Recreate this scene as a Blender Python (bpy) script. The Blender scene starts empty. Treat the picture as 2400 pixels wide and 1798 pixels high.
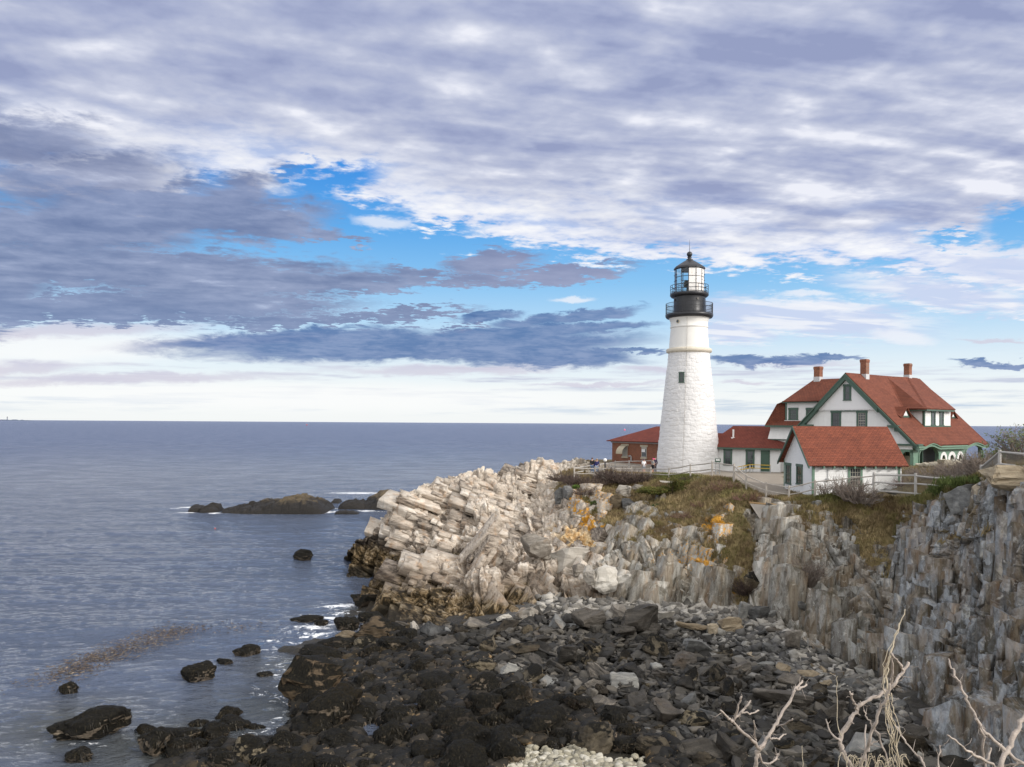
EXPOSURE = 0.0; SUN_E = 2.4
import bpy, bmesh, math, random
import numpy as np
from mathutils import Vector, Matrix, Euler
random.seed(7); RNG = np.random.default_rng(11)
SC = bpy.context.scene; COL = SC.collection
# ---------------------------------------------------------------- camera frame (used to survey real positions)
F = 1867.0; H = 14.5; CX = 1200.0; CY = 991.5; RO = 0.00625
CR, SR = math.cos(RO), math.sin(RO)
def ray(px, py):
    u = (px-CX)/F; v = (CY-py)/F
    return Vector((u*CR-v*SR, 1.0, u*SR+v*CR))
def P(px, py, Y):
    d = ray(px, py); return Vector((d.x*Y, Y, H+d.z*Y))
def PZ(px, py, z):
    d = ray(px, py); Y = (z-H)/d.z; return Vector((d.x*Y, Y, z))
def onplane(px, py, p0, n):
    d = ray(px, py); o = Vector((0, 0, H)); t = (p0-o).dot(n)/d.dot(n); return o+d*t
def proj(p):
    """world points (n,3) -> photo coordinates (n,2)"""
    X = p[:, 0]/p[:, 1]; Z = (p[:, 2]-H)/p[:, 1]
    u = X*CR+Z*SR; v = -X*SR+Z*CR
    return np.stack([CX+F*u, CY-F*v], 1)
# ---------------------------------------------------------------- object helpers
def wmat(o):
    M = o.matrix_basis.copy()
    return M if o.parent is None else wmat(o.parent) @ o.matrix_parent_inverse @ M
def link(o, parent=None):
    """link; a parented mesh keeps its world-space coordinates"""
    COL.objects.link(o)
    if parent is not None:
        o.parent = parent; o.matrix_parent_inverse = wmat(parent).inverted()
    return o
def tag(o, label=None, cat=None, group=None, kind=None):
    if label: o['label'] = label
    if cat: o['category'] = cat
    if group: o['group'] = group
    if kind: o['kind'] = kind
    return o
def empty(name, loc=(0, 0, 0), rz=0, label=None, cat=None, group=None):
    o = bpy.data.objects.new(name, None); link(o); o.location = loc; o.rotation_euler = (0, 0, rz)
    o.empty_display_size = 0.3
    return tag(o, label, cat, group)
def mesh_obj(name, verts, faces, mat, parent=None, smooth=False):
    me = bpy.data.meshes.new(name)
    me.from_pydata([tuple(v) for v in verts], [], faces)
    me.materials.append(mat)
    if smooth:
        me.polygons.foreach_set('use_smooth', [True]*len(me.polygons))
    me.update()
    return link(bpy.data.objects.new(name, me), parent)
def np_mesh(name, V, Fq, mat, parent=None, smooth=False):
    """fast mesh from numpy arrays, Fq (n,3) or (n,4)"""
    me = bpy.data.meshes.new(name); n = len(V); k = Fq.shape[1]; m = len(Fq)
    me.vertices.add(n); me.vertices.foreach_set('co', np.ascontiguousarray(V, dtype=np.float32).ravel())
    me.loops.add(m*k); me.loops.foreach_set('vertex_index', np.ascontiguousarray(Fq, dtype=np.int32).ravel())
    me.polygons.add(m); me.polygons.foreach_set('loop_start', np.arange(0, m*k, k, dtype=np.int32))
    me.polygons.foreach_set('loop_total', np.full(m, k, dtype=np.int32))
    if smooth: me.polygons.foreach_set('use_smooth', np.ones(m, dtype=bool))
    me.update(calc_edges=True)
    me.materials.append(mat)
    return link(bpy.data.objects.new(name, me), parent)
def add_attr(o, name, arr):
    a = o.data.attributes.new(name, 'FLOAT_COLOR', 'POINT')
    arr = np.asarray(arr, dtype=np.float32)
    if arr.shape[1] == 3: arr = np.concatenate([arr, np.ones((len(arr), 1), np.float32)], 1)
    a.data.foreach_set('color', arr.ravel())
class MB:
    """collects boxes, prisms, tubes and lathes into one mesh"""
    def __init__(s): s.v = []; s.f = []
    def add(s, vs, fs):
        b = len(s.v); s.v += [Vector(v) for v in vs]; s.f += [tuple(b+i for i in f) for f in fs]; return s
    def box(s, x0, y0, z0, x1, y1, z1):
        vs = [(x, y, z) for z in (z0, z1) for y in (y0, y1) for x in (x0, x1)]
        return s.add(vs, [(0, 2, 3, 1), (4, 5, 7, 6), (0, 1, 5, 4), (2, 6, 7, 3), (0, 4, 6, 2), (1, 3, 7, 5)])
    def hexa(s, p):
        return s.add(p, [(0, 3, 2, 1), (4, 5, 6, 7), (0, 1, 5, 4), (1, 2, 6, 5), (2, 3, 7, 6), (3, 0, 4, 7)])
    def prism(s, poly, d):
        """closed polygon (3d points, counter-clockwise seen from -d side outwards) extruded by vector d"""
        n = len(poly); d = Vector(d); a = [Vector(p) for p in poly]; b = [p+d for p in a]
        fs = [tuple(range(n))[::-1], tuple(range(n, 2*n))] + [(i, (i+1) % n, n+(i+1) % n, n+i) for i in range(n)]
        return s.add(a+b, fs)
    def bar(s, a, b, r, r2=None, n=6, cap=True):
        a = Vector(a); b = Vector(b); r2 = r if r2 is None else r2
        d = (b-a)
        if d.length < 1e-6: return s
        d.normalize(); t = Vector((0, 0, 1)) if abs(d.z) < .9 else Vector((1, 0, 0))
        u = d.cross(t).normalized(); w = d.cross(u)
        vs = []
        for c, rr in ((a, r), (b, r2)):
            for i in range(n):
                q = 2*math.pi*i/n; vs.append(c+u*(rr*math.cos(q))+w*(rr*math.sin(q)))
        fs = [(i, (i+1) % n, n+(i+1) % n, n+i) for i in range(n)]
        if cap: fs += [tuple(range(n))[::-1], tuple(range(n, 2*n))]
        return s.add(vs, fs)
    def tube(s, pts, rs, n=6):
        pts = [Vector(p) for p in pts]; m = len(pts); vs = []; fs = []
        u = None
        for i, p in enumerate(pts):
            d = (pts[min(i+1, m-1)]-pts[max(i-1, 0)]).normalized()
            if u is None:
                t = Vector((0, 0, 1)) if abs(d.z) < .9 else Vector((1, 0, 0)); u = d.cross(t).normalized()
            else:
                u = (u-d*u.dot(d))
                u = u.normalized() if u.length > 1e-6 else d.orthogonal().normalized()
            w = d.cross(u); r = rs[i] if hasattr(rs, '__len__') else rs
            for k in range(n):
                q = 2*math.pi*k/n; vs.append(p+u*(r*math.cos(q))+w*(r*math.sin(q)))
        for i in range(m-1):
            for k in range(n):
                fs.append((i*n+k, i*n+(k+1) % n, (i+1)*n+(k+1) % n, (i+1)*n+k))
        fs += [tuple(range(n))[::-1], tuple(range((m-1)*n, m*n))]
        return s.add(vs, fs)
    def lathe(s, prof, n=48, c=(0, 0, 0), a0=0., a1=2*math.pi, jit=None):
        full = abs(a1-a0-2*math.pi) < 1e-6; m = n if full else n+1; c = Vector(c); vs = []; fs = []
        for (r, z) in prof:
            for k in range(m):
                q = a0+(a1-a0)*k/n; vs.append(c+Vector((r*math.cos(q), r*math.sin(q), z)))
        for i in range(len(prof)-1):
            for k in range(n):
                k2 = (k+1) % m; fs.append((i*m+k, i*m+k2, (i+1)*m+k2, (i+1)*m+k))
        return s.add(vs, fs)
    def ring(s, c, R, r, n=48, m=6, a0=0., a1=2*math.pi):
        pts = [Vector(c)+Vector((R*math.cos(a0+(a1-a0)*k/n), R*math.sin(a0+(a1-a0)*k/n), 0)) for k in range(n+1)]
        return s.tube(pts, r, m)
    def ball(s, c, r, n=16, m=10, sc=(1, 1, 1)):
        c = Vector(c); vs = [c+Vector((0, 0, -r*sc[2]))]; fs = []
        for i in range(1, m):
            q = -math.pi/2+math.pi*i/m
            for k in range(n):
                a = 2*math.pi*k/n; vs.append(c+Vector((r*sc[0]*math.cos(q)*math.cos(a), r*sc[1]*math.cos(q)*math.sin(a), r*sc[2]*math.sin(q))))
        vs.append(c+Vector((0, 0, r*sc[2]))); L = len(vs)-1
        for k in range(n): fs.append((0, 1+(k+1) % n, 1+k)); fs.append((L, 1+(m-2)*n+k, 1+(m-2)*n+(k+1) % n))
        for i in range(m-2):
            for k in range(n): fs.append((1+i*n+k, 1+i*n+(k+1) % n, 1+(i+1)*n+(k+1) % n, 1+(i+1)*n+k))
        return s.add(vs, fs)
    def xf(s, M):
        s.v = [M @ v for v in s.v]; return s
    def build(s, name, mat, parent=None, smooth=False):
        return mesh_obj(name, s.v, s.f, mat, parent, smooth)
def srgb(r, g, b):
    f = lambda c: (c/255/12.92) if c/255 <= .04045 else ((c/255+.055)/1.055)**2.4
    return (f(r), f(g), f(b), 1)
# ---------------------------------------------------------------- node helpers
class NT:
    def __init__(s, tree): s.t = tree; s.n = tree.nodes; s.l = tree.links
    def new(s, typ, **kw):
        n = s.n.new(typ)
        for k, v in kw.items(): setattr(n, k, v)
        return n
    def put(s, sock, v):
        if isinstance(v, bpy.types.NodeSocket): s.l.new(v, sock)
        elif v is not None:
            try: sock.default_value = v
            except Exception: sock.default_value = tuple(v)[:3] if hasattr(v, '__len__') else (v, v, v)
    def m(s, op, a, b=None, c=None, clamp=False):
        n = s.new('ShaderNodeMath', operation=op, use_clamp=clamp)
        for i, v in enumerate((a, b, c)):
            if v is not None: s.put(n.inputs[i], v)
        return n.outputs[0]
    def vm(s, op, a, b=None, scale=None):
        n = s.new('ShaderNodeVectorMath', operation=op); s.put(n.inputs[0], a)
        if b is not None: s.put(n.inputs[1], b)
        if scale is not None: s.put(n.inputs['Scale'], scale)
        return n.outputs['Value'] if op in ('LENGTH', 'DOT_PRODUCT', 'DISTANCE') else n.outputs[0]
    def noise(s, vec, scale=1., detail=4., rough=.5, dist=0., out='Fac', lac=2.0, dim='3D'):
        n = s.new('ShaderNodeTexNoise', noise_dimensions=dim)
        if vec is not None: s.put(n.inputs['Vector'], vec)
        for k, v in (('Scale', scale), ('Detail', detail), ('Roughness', rough), ('Distortion', dist), ('Lacunarity', lac)): s.put(n.inputs[k], v)
        return n.outputs['Fac' if out == 'Fac' else 'Color']
    def voro(s, vec, scale=1., feature='F1', out='Distance', rnd=1.):
        n = s.new('ShaderNodeTexVoronoi', feature=feature); s.put(n.inputs['Vector'], vec); s.put(n.inputs['Scale'], scale); s.put(n.inputs['Randomness'], rnd)
        return n.outputs[out]
    def ss(s, x, lo, hi, a=0., b=1.):
        n = s.new('ShaderNodeMapRange', interpolation_type='SMOOTHSTEP', clamp=True)
        s.put(n.inputs['Value'], x)
        for k, v in (('From Min', lo), ('From Max', hi), ('To Min', a), ('To Max', b)): s.put(n.inputs[k], v)
        return n.outputs[0]
    def lin(s, x, lo, hi, a=0., b=1., clamp=True):
        n = s.new('ShaderNodeMapRange', clamp=clamp); s.put(n.inputs['Value'], x)
        for k, v in (('From Min', lo), ('From Max', hi), ('To Min', a), ('To Max', b)): s.put(n.inputs[k], v)
        return n.outputs[0]
    def mix(s, f, a, b, mode='MIX'):
        n = s.new('ShaderNodeMix', data_type='RGBA', blend_type=mode); n.clamp_factor = True
        s.put(n.inputs[0], f); s.put(n.inputs[6], a); s.put(n.inputs[7], b); return n.outputs[2]
    def ramp(s, x, stops, interp='LINEAR'):
        n = s.new('ShaderNodeValToRGB'); s.put(n.inputs[0], x); r = n.color_ramp; r.interpolation = interp
        while len(r.elements) > 1: r.elements.remove(r.elements[-1])
        for i, (p, c) in enumerate(stops):
            e = r.elements[0] if i == 0 else r.elements.new(p)
            e.position = p; e.color = c if hasattr(c, '__len__') else (c, c, c, 1)
        return n.outputs[0]
    def mapping(s, vec, loc=(0, 0, 0), rot=(0, 0, 0), scale=(1, 1, 1), typ='POINT'):
        n = s.new('ShaderNodeMapping', vector_type=typ); s.put(n.inputs['Vector'], vec)
        n.inputs['Location'].default_value = loc; n.inputs['Rotation'].default_value = rot; n.inputs['Scale'].default_value = scale
        return n.outputs[0]
    def sep(s, v):
        n = s.new('ShaderNodeSeparateXYZ'); s.put(n.inputs[0], v); return n.outputs
    def comb(s, x, y, z):
        n = s.new('ShaderNodeCombineXYZ')
        for i, v in enumerate((x, y, z)): s.put(n.inputs[i], v)
        return n.outputs[0]
    def attr(s, name):
        return s.new('ShaderNodeAttribute', attribute_name=name).outputs
    def bump(s, h, strength=.5, dist=.05, normal=None):
        n = s.new('ShaderNodeBump'); s.put(n.inputs['Height'], h); s.put(n.inputs['Strength'], strength); s.put(n.inputs['Distance'], dist)
        if normal is not None: s.put(n.inputs['Normal'], normal)
        return n.outputs[0]
def new_mat(name):
    m = bpy.data.materials.new(name); m.use_nodes = True; t = NT(m.node_tree); b = t.n['Principled BSDF']
    return m, t, b
def obj_co(t): return t.new('ShaderNodeTexCoord').outputs['Object']
def geo_pos(t): return t.new('ShaderNodeNewGeometry').outputs['Position']
def simple_mat(name, col, rough=.6, var=.12, scale=3., metal=0., bump=0., bscale=20., spec=None):
    m, t, b = new_mat(name); co = obj_co(t)
    n = t.noise(co, scale, 5, .6); n2 = t.noise(co, scale*9, 3, .6)
    f = t.m('ADD', t.m('MULTIPLY', n, .7), t.m('MULTIPLY', n2, .3))
    k = t.lin(f, .25, .75, 1-var, 1+var)
    c = t.mix(1, col, t.comb(k, k, k), 'MULTIPLY'); t.put(b.inputs['Base Color'], c)
    b.inputs['Roughness'].default_value = rough; b.inputs['Metallic'].default_value = metal
    if spec is not None: b.inputs['Specular IOR Level'].default_value = spec
    if bump: t.put(b.inputs['Normal'], t.bump(t.noise(co, bscale, 4, .6), bump, .02))
    return m
# ================================================================ camera
cam = bpy.data.cameras.new('camera'); camo = bpy.data.objects.new('camera', cam); COL.objects.link(camo)
cam.sensor_fit = 'HORIZONTAL'; cam.sensor_width = 36.0; cam.lens = 36.0*F/2400.0
cam.shift_y = (CY-899.0)/2400.0; cam.clip_start = .1; cam.clip_end = 200000.0
camo.matrix_world = Matrix(((CR, -SR, 0, 0), (0, 0, -1, 0), (SR, CR, 0, H), (0, 0, 0, 1)))
SC.camera = camo
SC.view_settings.view_transform = 'Standard'; SC.view_settings.look = 'None'
SC.view_settings.exposure = EXPOSURE; SC.view_settings.gamma = 1.0; SC.view_settings.use_curve_mapping = False
# ================================================================ sun
TOSUN = Vector((.80, -.52, .46)).normalized()
sl = bpy.data.lights.new('sun', 'SUN'); sl.energy = SUN_E; sl.angle = math.radians(10); sl.color = (1, .95, .90)
so = bpy.data.objects.new('sun', sl); COL.objects.link(so)
so.rotation_euler = (-TOSUN).to_track_quat('-Z', 'Y').to_euler()
# ================================================================ sky
def ae(px, py):
    d = ray(px, py).normalized(); return math.degrees(math.atan2(d.x, d.y)), math.degrees(math.asin(d.z))
w = bpy.data.worlds.new('World'); SC.world = w; w.cycles.sampling_method = 'NONE'; w.use_nodes = True
t = NT(w.node_tree); bg = t.n['Background']; bg.inputs['Strength'].default_value = .1
sky = t.new('ShaderNodeTexSky', sky_type='NISHITA'); sky.sun_disc = False
sky.sun_elevation = math.asin(TOSUN.z); sky.sun_rotation = math.atan2(TOSUN.x, TOSUN.y)
d = t.new('ShaderNodeTexCoord').outputs['Generated']; dx, dy, dz = t.sep(d)
az = t.m('MULTIPLY', t.m('ARCTAN2', dx, dy), 57.29578)
el = t.m('MULTIPLY', t.m('ARCSINE', t.m('MAXIMUM', dz, 0.0)), 57.29578)
AE = t.comb(az, el, 0)
den = t.m('ADD', t.m('MAXIMUM', dz, 0.), .07)
pc = t.comb(t.m('DIVIDE', dx, den), t.m('DIVIDE', dy, den), 0)
pcr = t.mapping(pc, rot=(0, 0, math.radians(-12)))
def puff(loc, sc, scale, det=6, rough=.55, dist=.2): return t.noise(t.mapping(pcr, loc=loc, scale=sc), scale, det, rough, dist)
n1 = puff((0, 0, 0), (.85, 1., 1), 1.1, 5, .55, .3)
n2 = puff((7, 3, 1), (.9, 1.1, 1), 7.5, 6, .58, .3)
n3 = puff((1, 9, 4), (.55, 1.2, 1), 4.6, 3, .45, .5)
n4 = puff((3, 1, 8), (1., 1.1, 1), 13., 5, .60, .2)
# rounded cells: each is a small puff, brightest at its centre
vw = t.vm('ADD', t.mapping(pcr, loc=(2, 5, 0), scale=(.62, 1.1, 1)), t.vm('SCALE', t.noise(pcr, 2.6, 4, .6, out='Color'), scale=.42))
vn = t.new('ShaderNodeTexVoronoi', feature='SMOOTH_F1'); t.put(vn.inputs['Vector'], vw); vn.inputs['Scale'].default_value = 5.2; vn.inputs['Smoothness'].default_value = .55
cel = t.m('SUBTRACT', 1., t.m('MULTIPLY', vn.outputs['Distance'], 1.25))
# wispy warp in angle space for streak clouds
wc = t.noise(t.mapping(AE, scale=(.10, .42, 1)), 1.0, 7, .62, .3)
wf = t.noise(t.mapping(AE, loc=(4, 2, 0), scale=(.32, 1.0, 1)), 1.0, 6, .65, .4)
w0 = t.m('SUBTRACT', wc, .5); w1 = t.m('SUBTRACT', wf, .5)
# ---- clear air
clear = t.ramp(t.lin(el, 0, 30), [(0, srgb(250, 253, 253)), (.07, srgb(248, 253, 254)), (.15, srgb(226, 242, 253)), (.24, srgb(182, 221, 251)),
     (.33, srgb(140, 200, 247)), (.45, srgb(95, 173, 240)), (.58, srgb(62, 148, 232)), (1, srgb(50, 125, 215))])
clear = t.mix(.93, t.mix(1, sky.outputs[0], (.1, .1, .1, 1), 'MULTIPLY'), clear)
# ---- helper: fields of soft ellipses given in photo survey coordinates
def blobs(lst, warp_a, warp_e, k=.25):
    vec = t.vm('ADD', AE, t.comb(warp_a, warp_e, 0)); out = None
    for (x, y, rx, ry, rot) in lst:
        a, e = ae(x, y); a1, _ = ae(x+rx, y); _, e1 = ae(x, y-ry)
        q = t.mapping(vec, (a, e, 0), (0, 0, math.radians(-rot)), (a1-a, e1-e, 1), 'TEXTURE')
        L = t.vm('LENGTH', q)
        out = L if out is None else t.m('SMOOTH_MIN', out, L, k)
    return out
def fcurve(x, pts, lo, hi, vlo, vhi):
    return t.lin(t.ramp(t.lin(x, lo, hi), [((p-lo)/(hi-lo), (v-vlo)/(vhi-vlo)) for p, v in pts], 'B_SPLINE' if False else 'LINEAR'), 0, 1, vlo, vhi)
# ---- high deck with an uneven lower edge
edge = [(-1500, 340), (0, 430), (350, 470), (560, 450), (700, 470), (850, 500), (960, 520), (1080, 560), (1300, 605), (1500, 632), (1700, 640), (1900, 645), (2080, 655), (2300, 690), (2400, 705), (3600, 760)]
eb = fcurve(az, [ae(x, y) for x, y in edge], -62, 62, 0, 30)
de = t.m('SUBTRACT', el, eb)
tt = t.m('ADD', t.m('MULTIPLY', de, .36), t.m('ADD', t.m('MULTIPLY', t.m('SUBTRACT', n2, .5), 1.5), t.m('ADD', t.m('MULTIPLY', t.m('SUBTRACT', n4, .5), 1.5), t.m('MULTIPLY', t.m('SUBTRACT', cel, .45), .8))))
deck = t.ss(tt, -.12, .34)
gap = blobs([(770, 428, 150, 40, -16), (690, 400, 60, 20, -25), (850, 510, 120, 40, -8), (1000, 560, 150, 26, -14), (2375, 535, 95, 60, 10), (2230, 560, 90, 22, 10)], t.m('MULTIPLY', w1, 3.), t.m('MULTIPLY', t.m('SUBTRACT', n4, .5), 3.2))
deck = t.m('MULTIPLY', deck, t.ss(gap, .45, 1.25))
thick = t.ss(t.m('ADD', de, t.m('MULTIPLY', t.m('SUBTRACT', n1, .5), 9)), .6, 6.5)
rip = t.m('ADD', t.m('MULTIPLY', n3, .38), t.m('ADD', t.m('MULTIPLY', n1, .24), t.m('ADD', t.m('MULTIPLY', n4, .09), t.m('ADD', t.m('MULTIPLY', n2, .16), t.m('MULTIPLY', cel, .17)))))
row = t.noise(t.mapping(pcr, loc=(4, 4, 2), rot=(0, 0, math.radians(8)), scale=(.42, 2.1, 1)), 2.6, 4, .5, .35)
rip = t.m('ADD', rip, t.m('MULTIPLY', t.m('SUBTRACT', row, .5), t.m('MULTIPLY', t.ss(az, -14, 8), .42)))
rip = t.m('ADD', rip, t.m('MULTIPLY', t.ss(el, 24, 12), .02))
lit = t.ramp(t.lin(rip, .405, .635), [(0, srgb(150, 160, 196)), (.25, srgb(168, 177, 208)), (.5, srgb(186, 193, 217)), (.75, srgb(208, 213, 231)), (1, srgb(238, 240, 250))])
edgec = t.ramp(t.lin(t.m('ADD', t.m('MULTIPLY', n2, .45), t.m('ADD', t.m('MULTIPLY', n4, .3), t.m('MULTIPLY', cel, .25))), .36, .60), [(0, srgb(186, 204, 240)), (.5, srgb(230, 235, 249)), (1, srgb(250, 251, 254))])
deckc = t.mix(thick, edgec, lit)
col = t.mix(deck, clear, deckc)
# ---- white wedge low on the right, and small flecks
wed = blobs([(1900, 745, 330, 48, 8), (2180, 690, 300, 42, 12), (1730, 775, 110, 32, 3), (2390, 640, 220, 60, 14)], t.m('MULTIPLY', w0, 7), t.m('ADD', t.m('MULTIPLY', w1, 1.5), t.m('MULTIPLY', t.m('SUBTRACT', n4, .5), 1.9)))
wm = t.m('MULTIPLY', t.ss(wed, 1.25, .45), .92)
col = t.mix(wm, col, t.mix(t.ss(n3, .42, .6), srgb(205, 216, 242), srgb(240, 242, 250)))
fle = blobs([(1940, 718, 110, 12, 4), (2110, 790, 90, 16, 8), (1880, 688, 60, 8, 4), (1340, 702, 50, 7, 0), (900, 522, 70, 14, 6)], t.m('MULTIPLY', w0, 3), t.m('MULTIPLY', w1, 1.2))
col = t.mix(t.m('MULTIPLY', t.ss(fle, 1.3, .5), .7), col, srgb(244, 246, 252))
# ---- horizon glow streaks
n5 = t.noise(t.mapping(AE, loc=(2, 5, 0), scale=(.07, 1.1, 1)), 1.2, 6, .62)
hs = t.m('MULTIPLY', t.ss(n5, .47, .66), t.m('MULTIPLY', t.ss(el, .3, 1.2), t.ss(el, 5.2, 3.2)))
col = t.mix(t.m('MULTIPLY', hs, .85), col, t.mix(t.ss(el, 1.2, 3.5), srgb(186, 205, 226), srgb(196, 199, 220)))
glow = blobs([(120, 815, 520, 48, -3), (700, 930, 900, 40, 0)], t.m('MULTIPLY', w0, 6), t.m('MULTIPLY', w1, .8))
col = t.mix(t.m('MULTIPLY', t.ss(glow, 1.3, .3), .8), col, srgb(252, 253, 253))
# ---- lilac thin streaks
lil = blobs([(160, 775, 330, 18, -5), (560, 800, 260, 15, -5), (1050, 868, 330, 13, -2), (1500, 872, 70, 9, 2), (300, 888, 420, 14, -3), (60, 862, 160, 16, -4), (1860, 852, 190, 9, 0), (1400, 902, 160, 6, 0), (2350, 795, 90, 7, 5), (1740, 897, 60, 5, 0)],
     t.m('MULTIPLY', w0, 6), t.m('ADD', t.m('MULTIPLY', w1, 1.3), t.m('MULTIPLY', w0, 1.0)))
col = t.mix(t.m('MULTIPLY', t.ss(lil, 1.35, .35), .75), col, t.mix(wf, srgb(196, 198, 222), srgb(222, 214, 224)))
# ---- dark stratocumulus on the left
dk = blobs([(-300, 300, 420, 110, -6), (60, 330, 190, 60, -12), (190, 420, 260, 80, -12), (330, 500, 330, 78, -12), (560, 470, 110, 60, -30), (600, 520, 190, 52, -8), (740, 545, 80, 20, -4), (150, 540, 330, 60, -4), (250, 628, 620, 52, -3), (560, 660, 430, 40, -3), (880, 665, 150, 20, -2), (960, 640, 90, 14, 6), (1150, 618, 130, 26, -4), (1310, 645, 180, 22, -5), (1080, 655, 130, 16, 0),
            (250, 720, 620, 40, -4), (800, 748, 330, 18, -5), (1090, 768, 70, 8, -8), (-300, 620, 420, 200, 0), (820, 560, 60, 10, 0)], t.m('MULTIPLY', w0, 7), t.m('ADD', t.m('MULTIPLY', w1, 2.2), t.m('ADD', t.m('MULTIPLY', t.m('SUBTRACT', n4, .5), 1.8), t.m('MULTIPLY', t.m('SUBTRACT', n2, .5), 2.2))), .15)
dm = t.ss(dk, t.lin(el, 8, 15, 1.12, 1.32), t.lin(el, 8, 15, .78, .52))
dtone = t.m('ADD', t.m('ADD', t.m('MULTIPLY', n3, .32), t.m('MULTIPLY', wc, .35)), t.m('ADD', t.m('MULTIPLY', n2, .28), t.m('MULTIPLY', wf, .25)))
dcol = t.ramp(t.lin(dtone, .42, .80), [(0, srgb(106, 119, 158)), (.35, srgb(126, 138, 173)), (.7, srgb(153, 163, 194)), (1, srgb(196, 205, 230))])
low = t.ss(el, 9.5, 5.5)
dcol = t.mix(t.m('MULTIPLY', low, .55), dcol, t.mix(wf, srgb(92, 120, 168), srgb(128, 146, 186)))
pur = t.ss(az, -9, 2)
dcol = t.mix(t.m('MULTIPLY', pur, .6), dcol, t.mix(n3, srgb(138, 142, 174), srgb(168, 171, 200)))
col = t.mix(t.m('MULTIPLY', dm, .93), col, dcol)
# ---- lowest dark blue streaks
st = blobs([(980, 812, 560, 38, -2), (1250, 832, 260, 30, 2), (1280, 775, 270, 15, -3), (1150, 742, 90, 12, -6), (1470, 822, 110, 6, 0), (1330, 745, 190, 15, -6), (1800, 846, 160, 14, 0), (1960, 838, 70, 8, -2), (2320, 855, 150, 8, 4), (700, 795, 330, 26, -5)],
     t.m('MULTIPLY', w0, 8), t.m('ADD', t.m('MULTIPLY', w1, 1.7), t.m('MULTIPLY', w0, 1.0)))
sm = t.ss(st, 1.15, .70)
scol = t.mix(t.ss(t.m('ADD', t.m('MULTIPLY', wf, .6), t.m('MULTIPLY', n2, .4)), .36, .64), srgb(84, 118, 170), srgb(132, 152, 192))
col = t.mix(t.m('MULTIPLY', sm, .92), col, scol)
# unseen sky overhead and behind: bright overcast added as fill light, strongest towards the sun
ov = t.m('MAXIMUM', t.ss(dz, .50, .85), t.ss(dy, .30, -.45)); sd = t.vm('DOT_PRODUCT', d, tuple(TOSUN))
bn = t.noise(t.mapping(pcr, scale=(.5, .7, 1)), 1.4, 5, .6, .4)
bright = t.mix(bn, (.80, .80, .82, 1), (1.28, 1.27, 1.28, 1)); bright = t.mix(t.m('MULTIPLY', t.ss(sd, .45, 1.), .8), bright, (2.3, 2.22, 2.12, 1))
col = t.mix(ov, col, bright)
col = t.mix(1, col, (10, 10, 10, 1), 'MULTIPLY')
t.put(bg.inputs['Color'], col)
# ================================================================ sea
def hash1(a, b, c=0, seed=0):
    h = (a.astype(np.int64)*374761393+b.astype(np.int64)*668265263+np.int64(seed)*974634777+(np.asarray(c).astype(np.int64))*2147483647) & 0x7fffffff
    h = ((h ^ (h >> 13))*1274126177) & 0x7fffffff
    h = ((h ^ (h >> 15))*1103515245+12345) & 0x7fffffff
    h = h ^ (h >> 16)
    return (h & 0xffffff)/float(0xffffff)
def vnoise(p, seed=0):
    """value noise for (n,3) points"""
    i = np.floor(p).astype(np.int64); f = p-i; f = f*f*(3-2*f); out = 0
    for dx_ in (0, 1):
        for dy_ in (0, 1):
            for dz_ in (0, 1):
                wgt = (f[:, 0] if dx_ else 1-f[:, 0])*(f[:, 1] if dy_ else 1-f[:, 1])*(f[:, 2] if dz_ else 1-f[:, 2])
                out = out+wgt*hash1(i[:, 0]+dx_, i[:, 1]+dy_, i[:, 2]+dz_, seed)
    return out
def fbm(p, o=4, seed=0, gain=.5, lac=2.03):
    a = 1.; s = 0; tot = 0; q = p.copy()
    for k in range(o):
        s = s+a*vnoise(q, seed+k*17); tot += a; a *= gain; q = q*lac+3.7
    return s/tot
def grid_faces(nr, nc):
    i = np.arange(nr*nc).reshape(nr, nc)
    return np.stack([i[:-1, :-1].ravel(), i[:-1, 1:].ravel(), i[1:, 1:].ravel(), i[1:, :-1].ravel()], 1)
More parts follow.
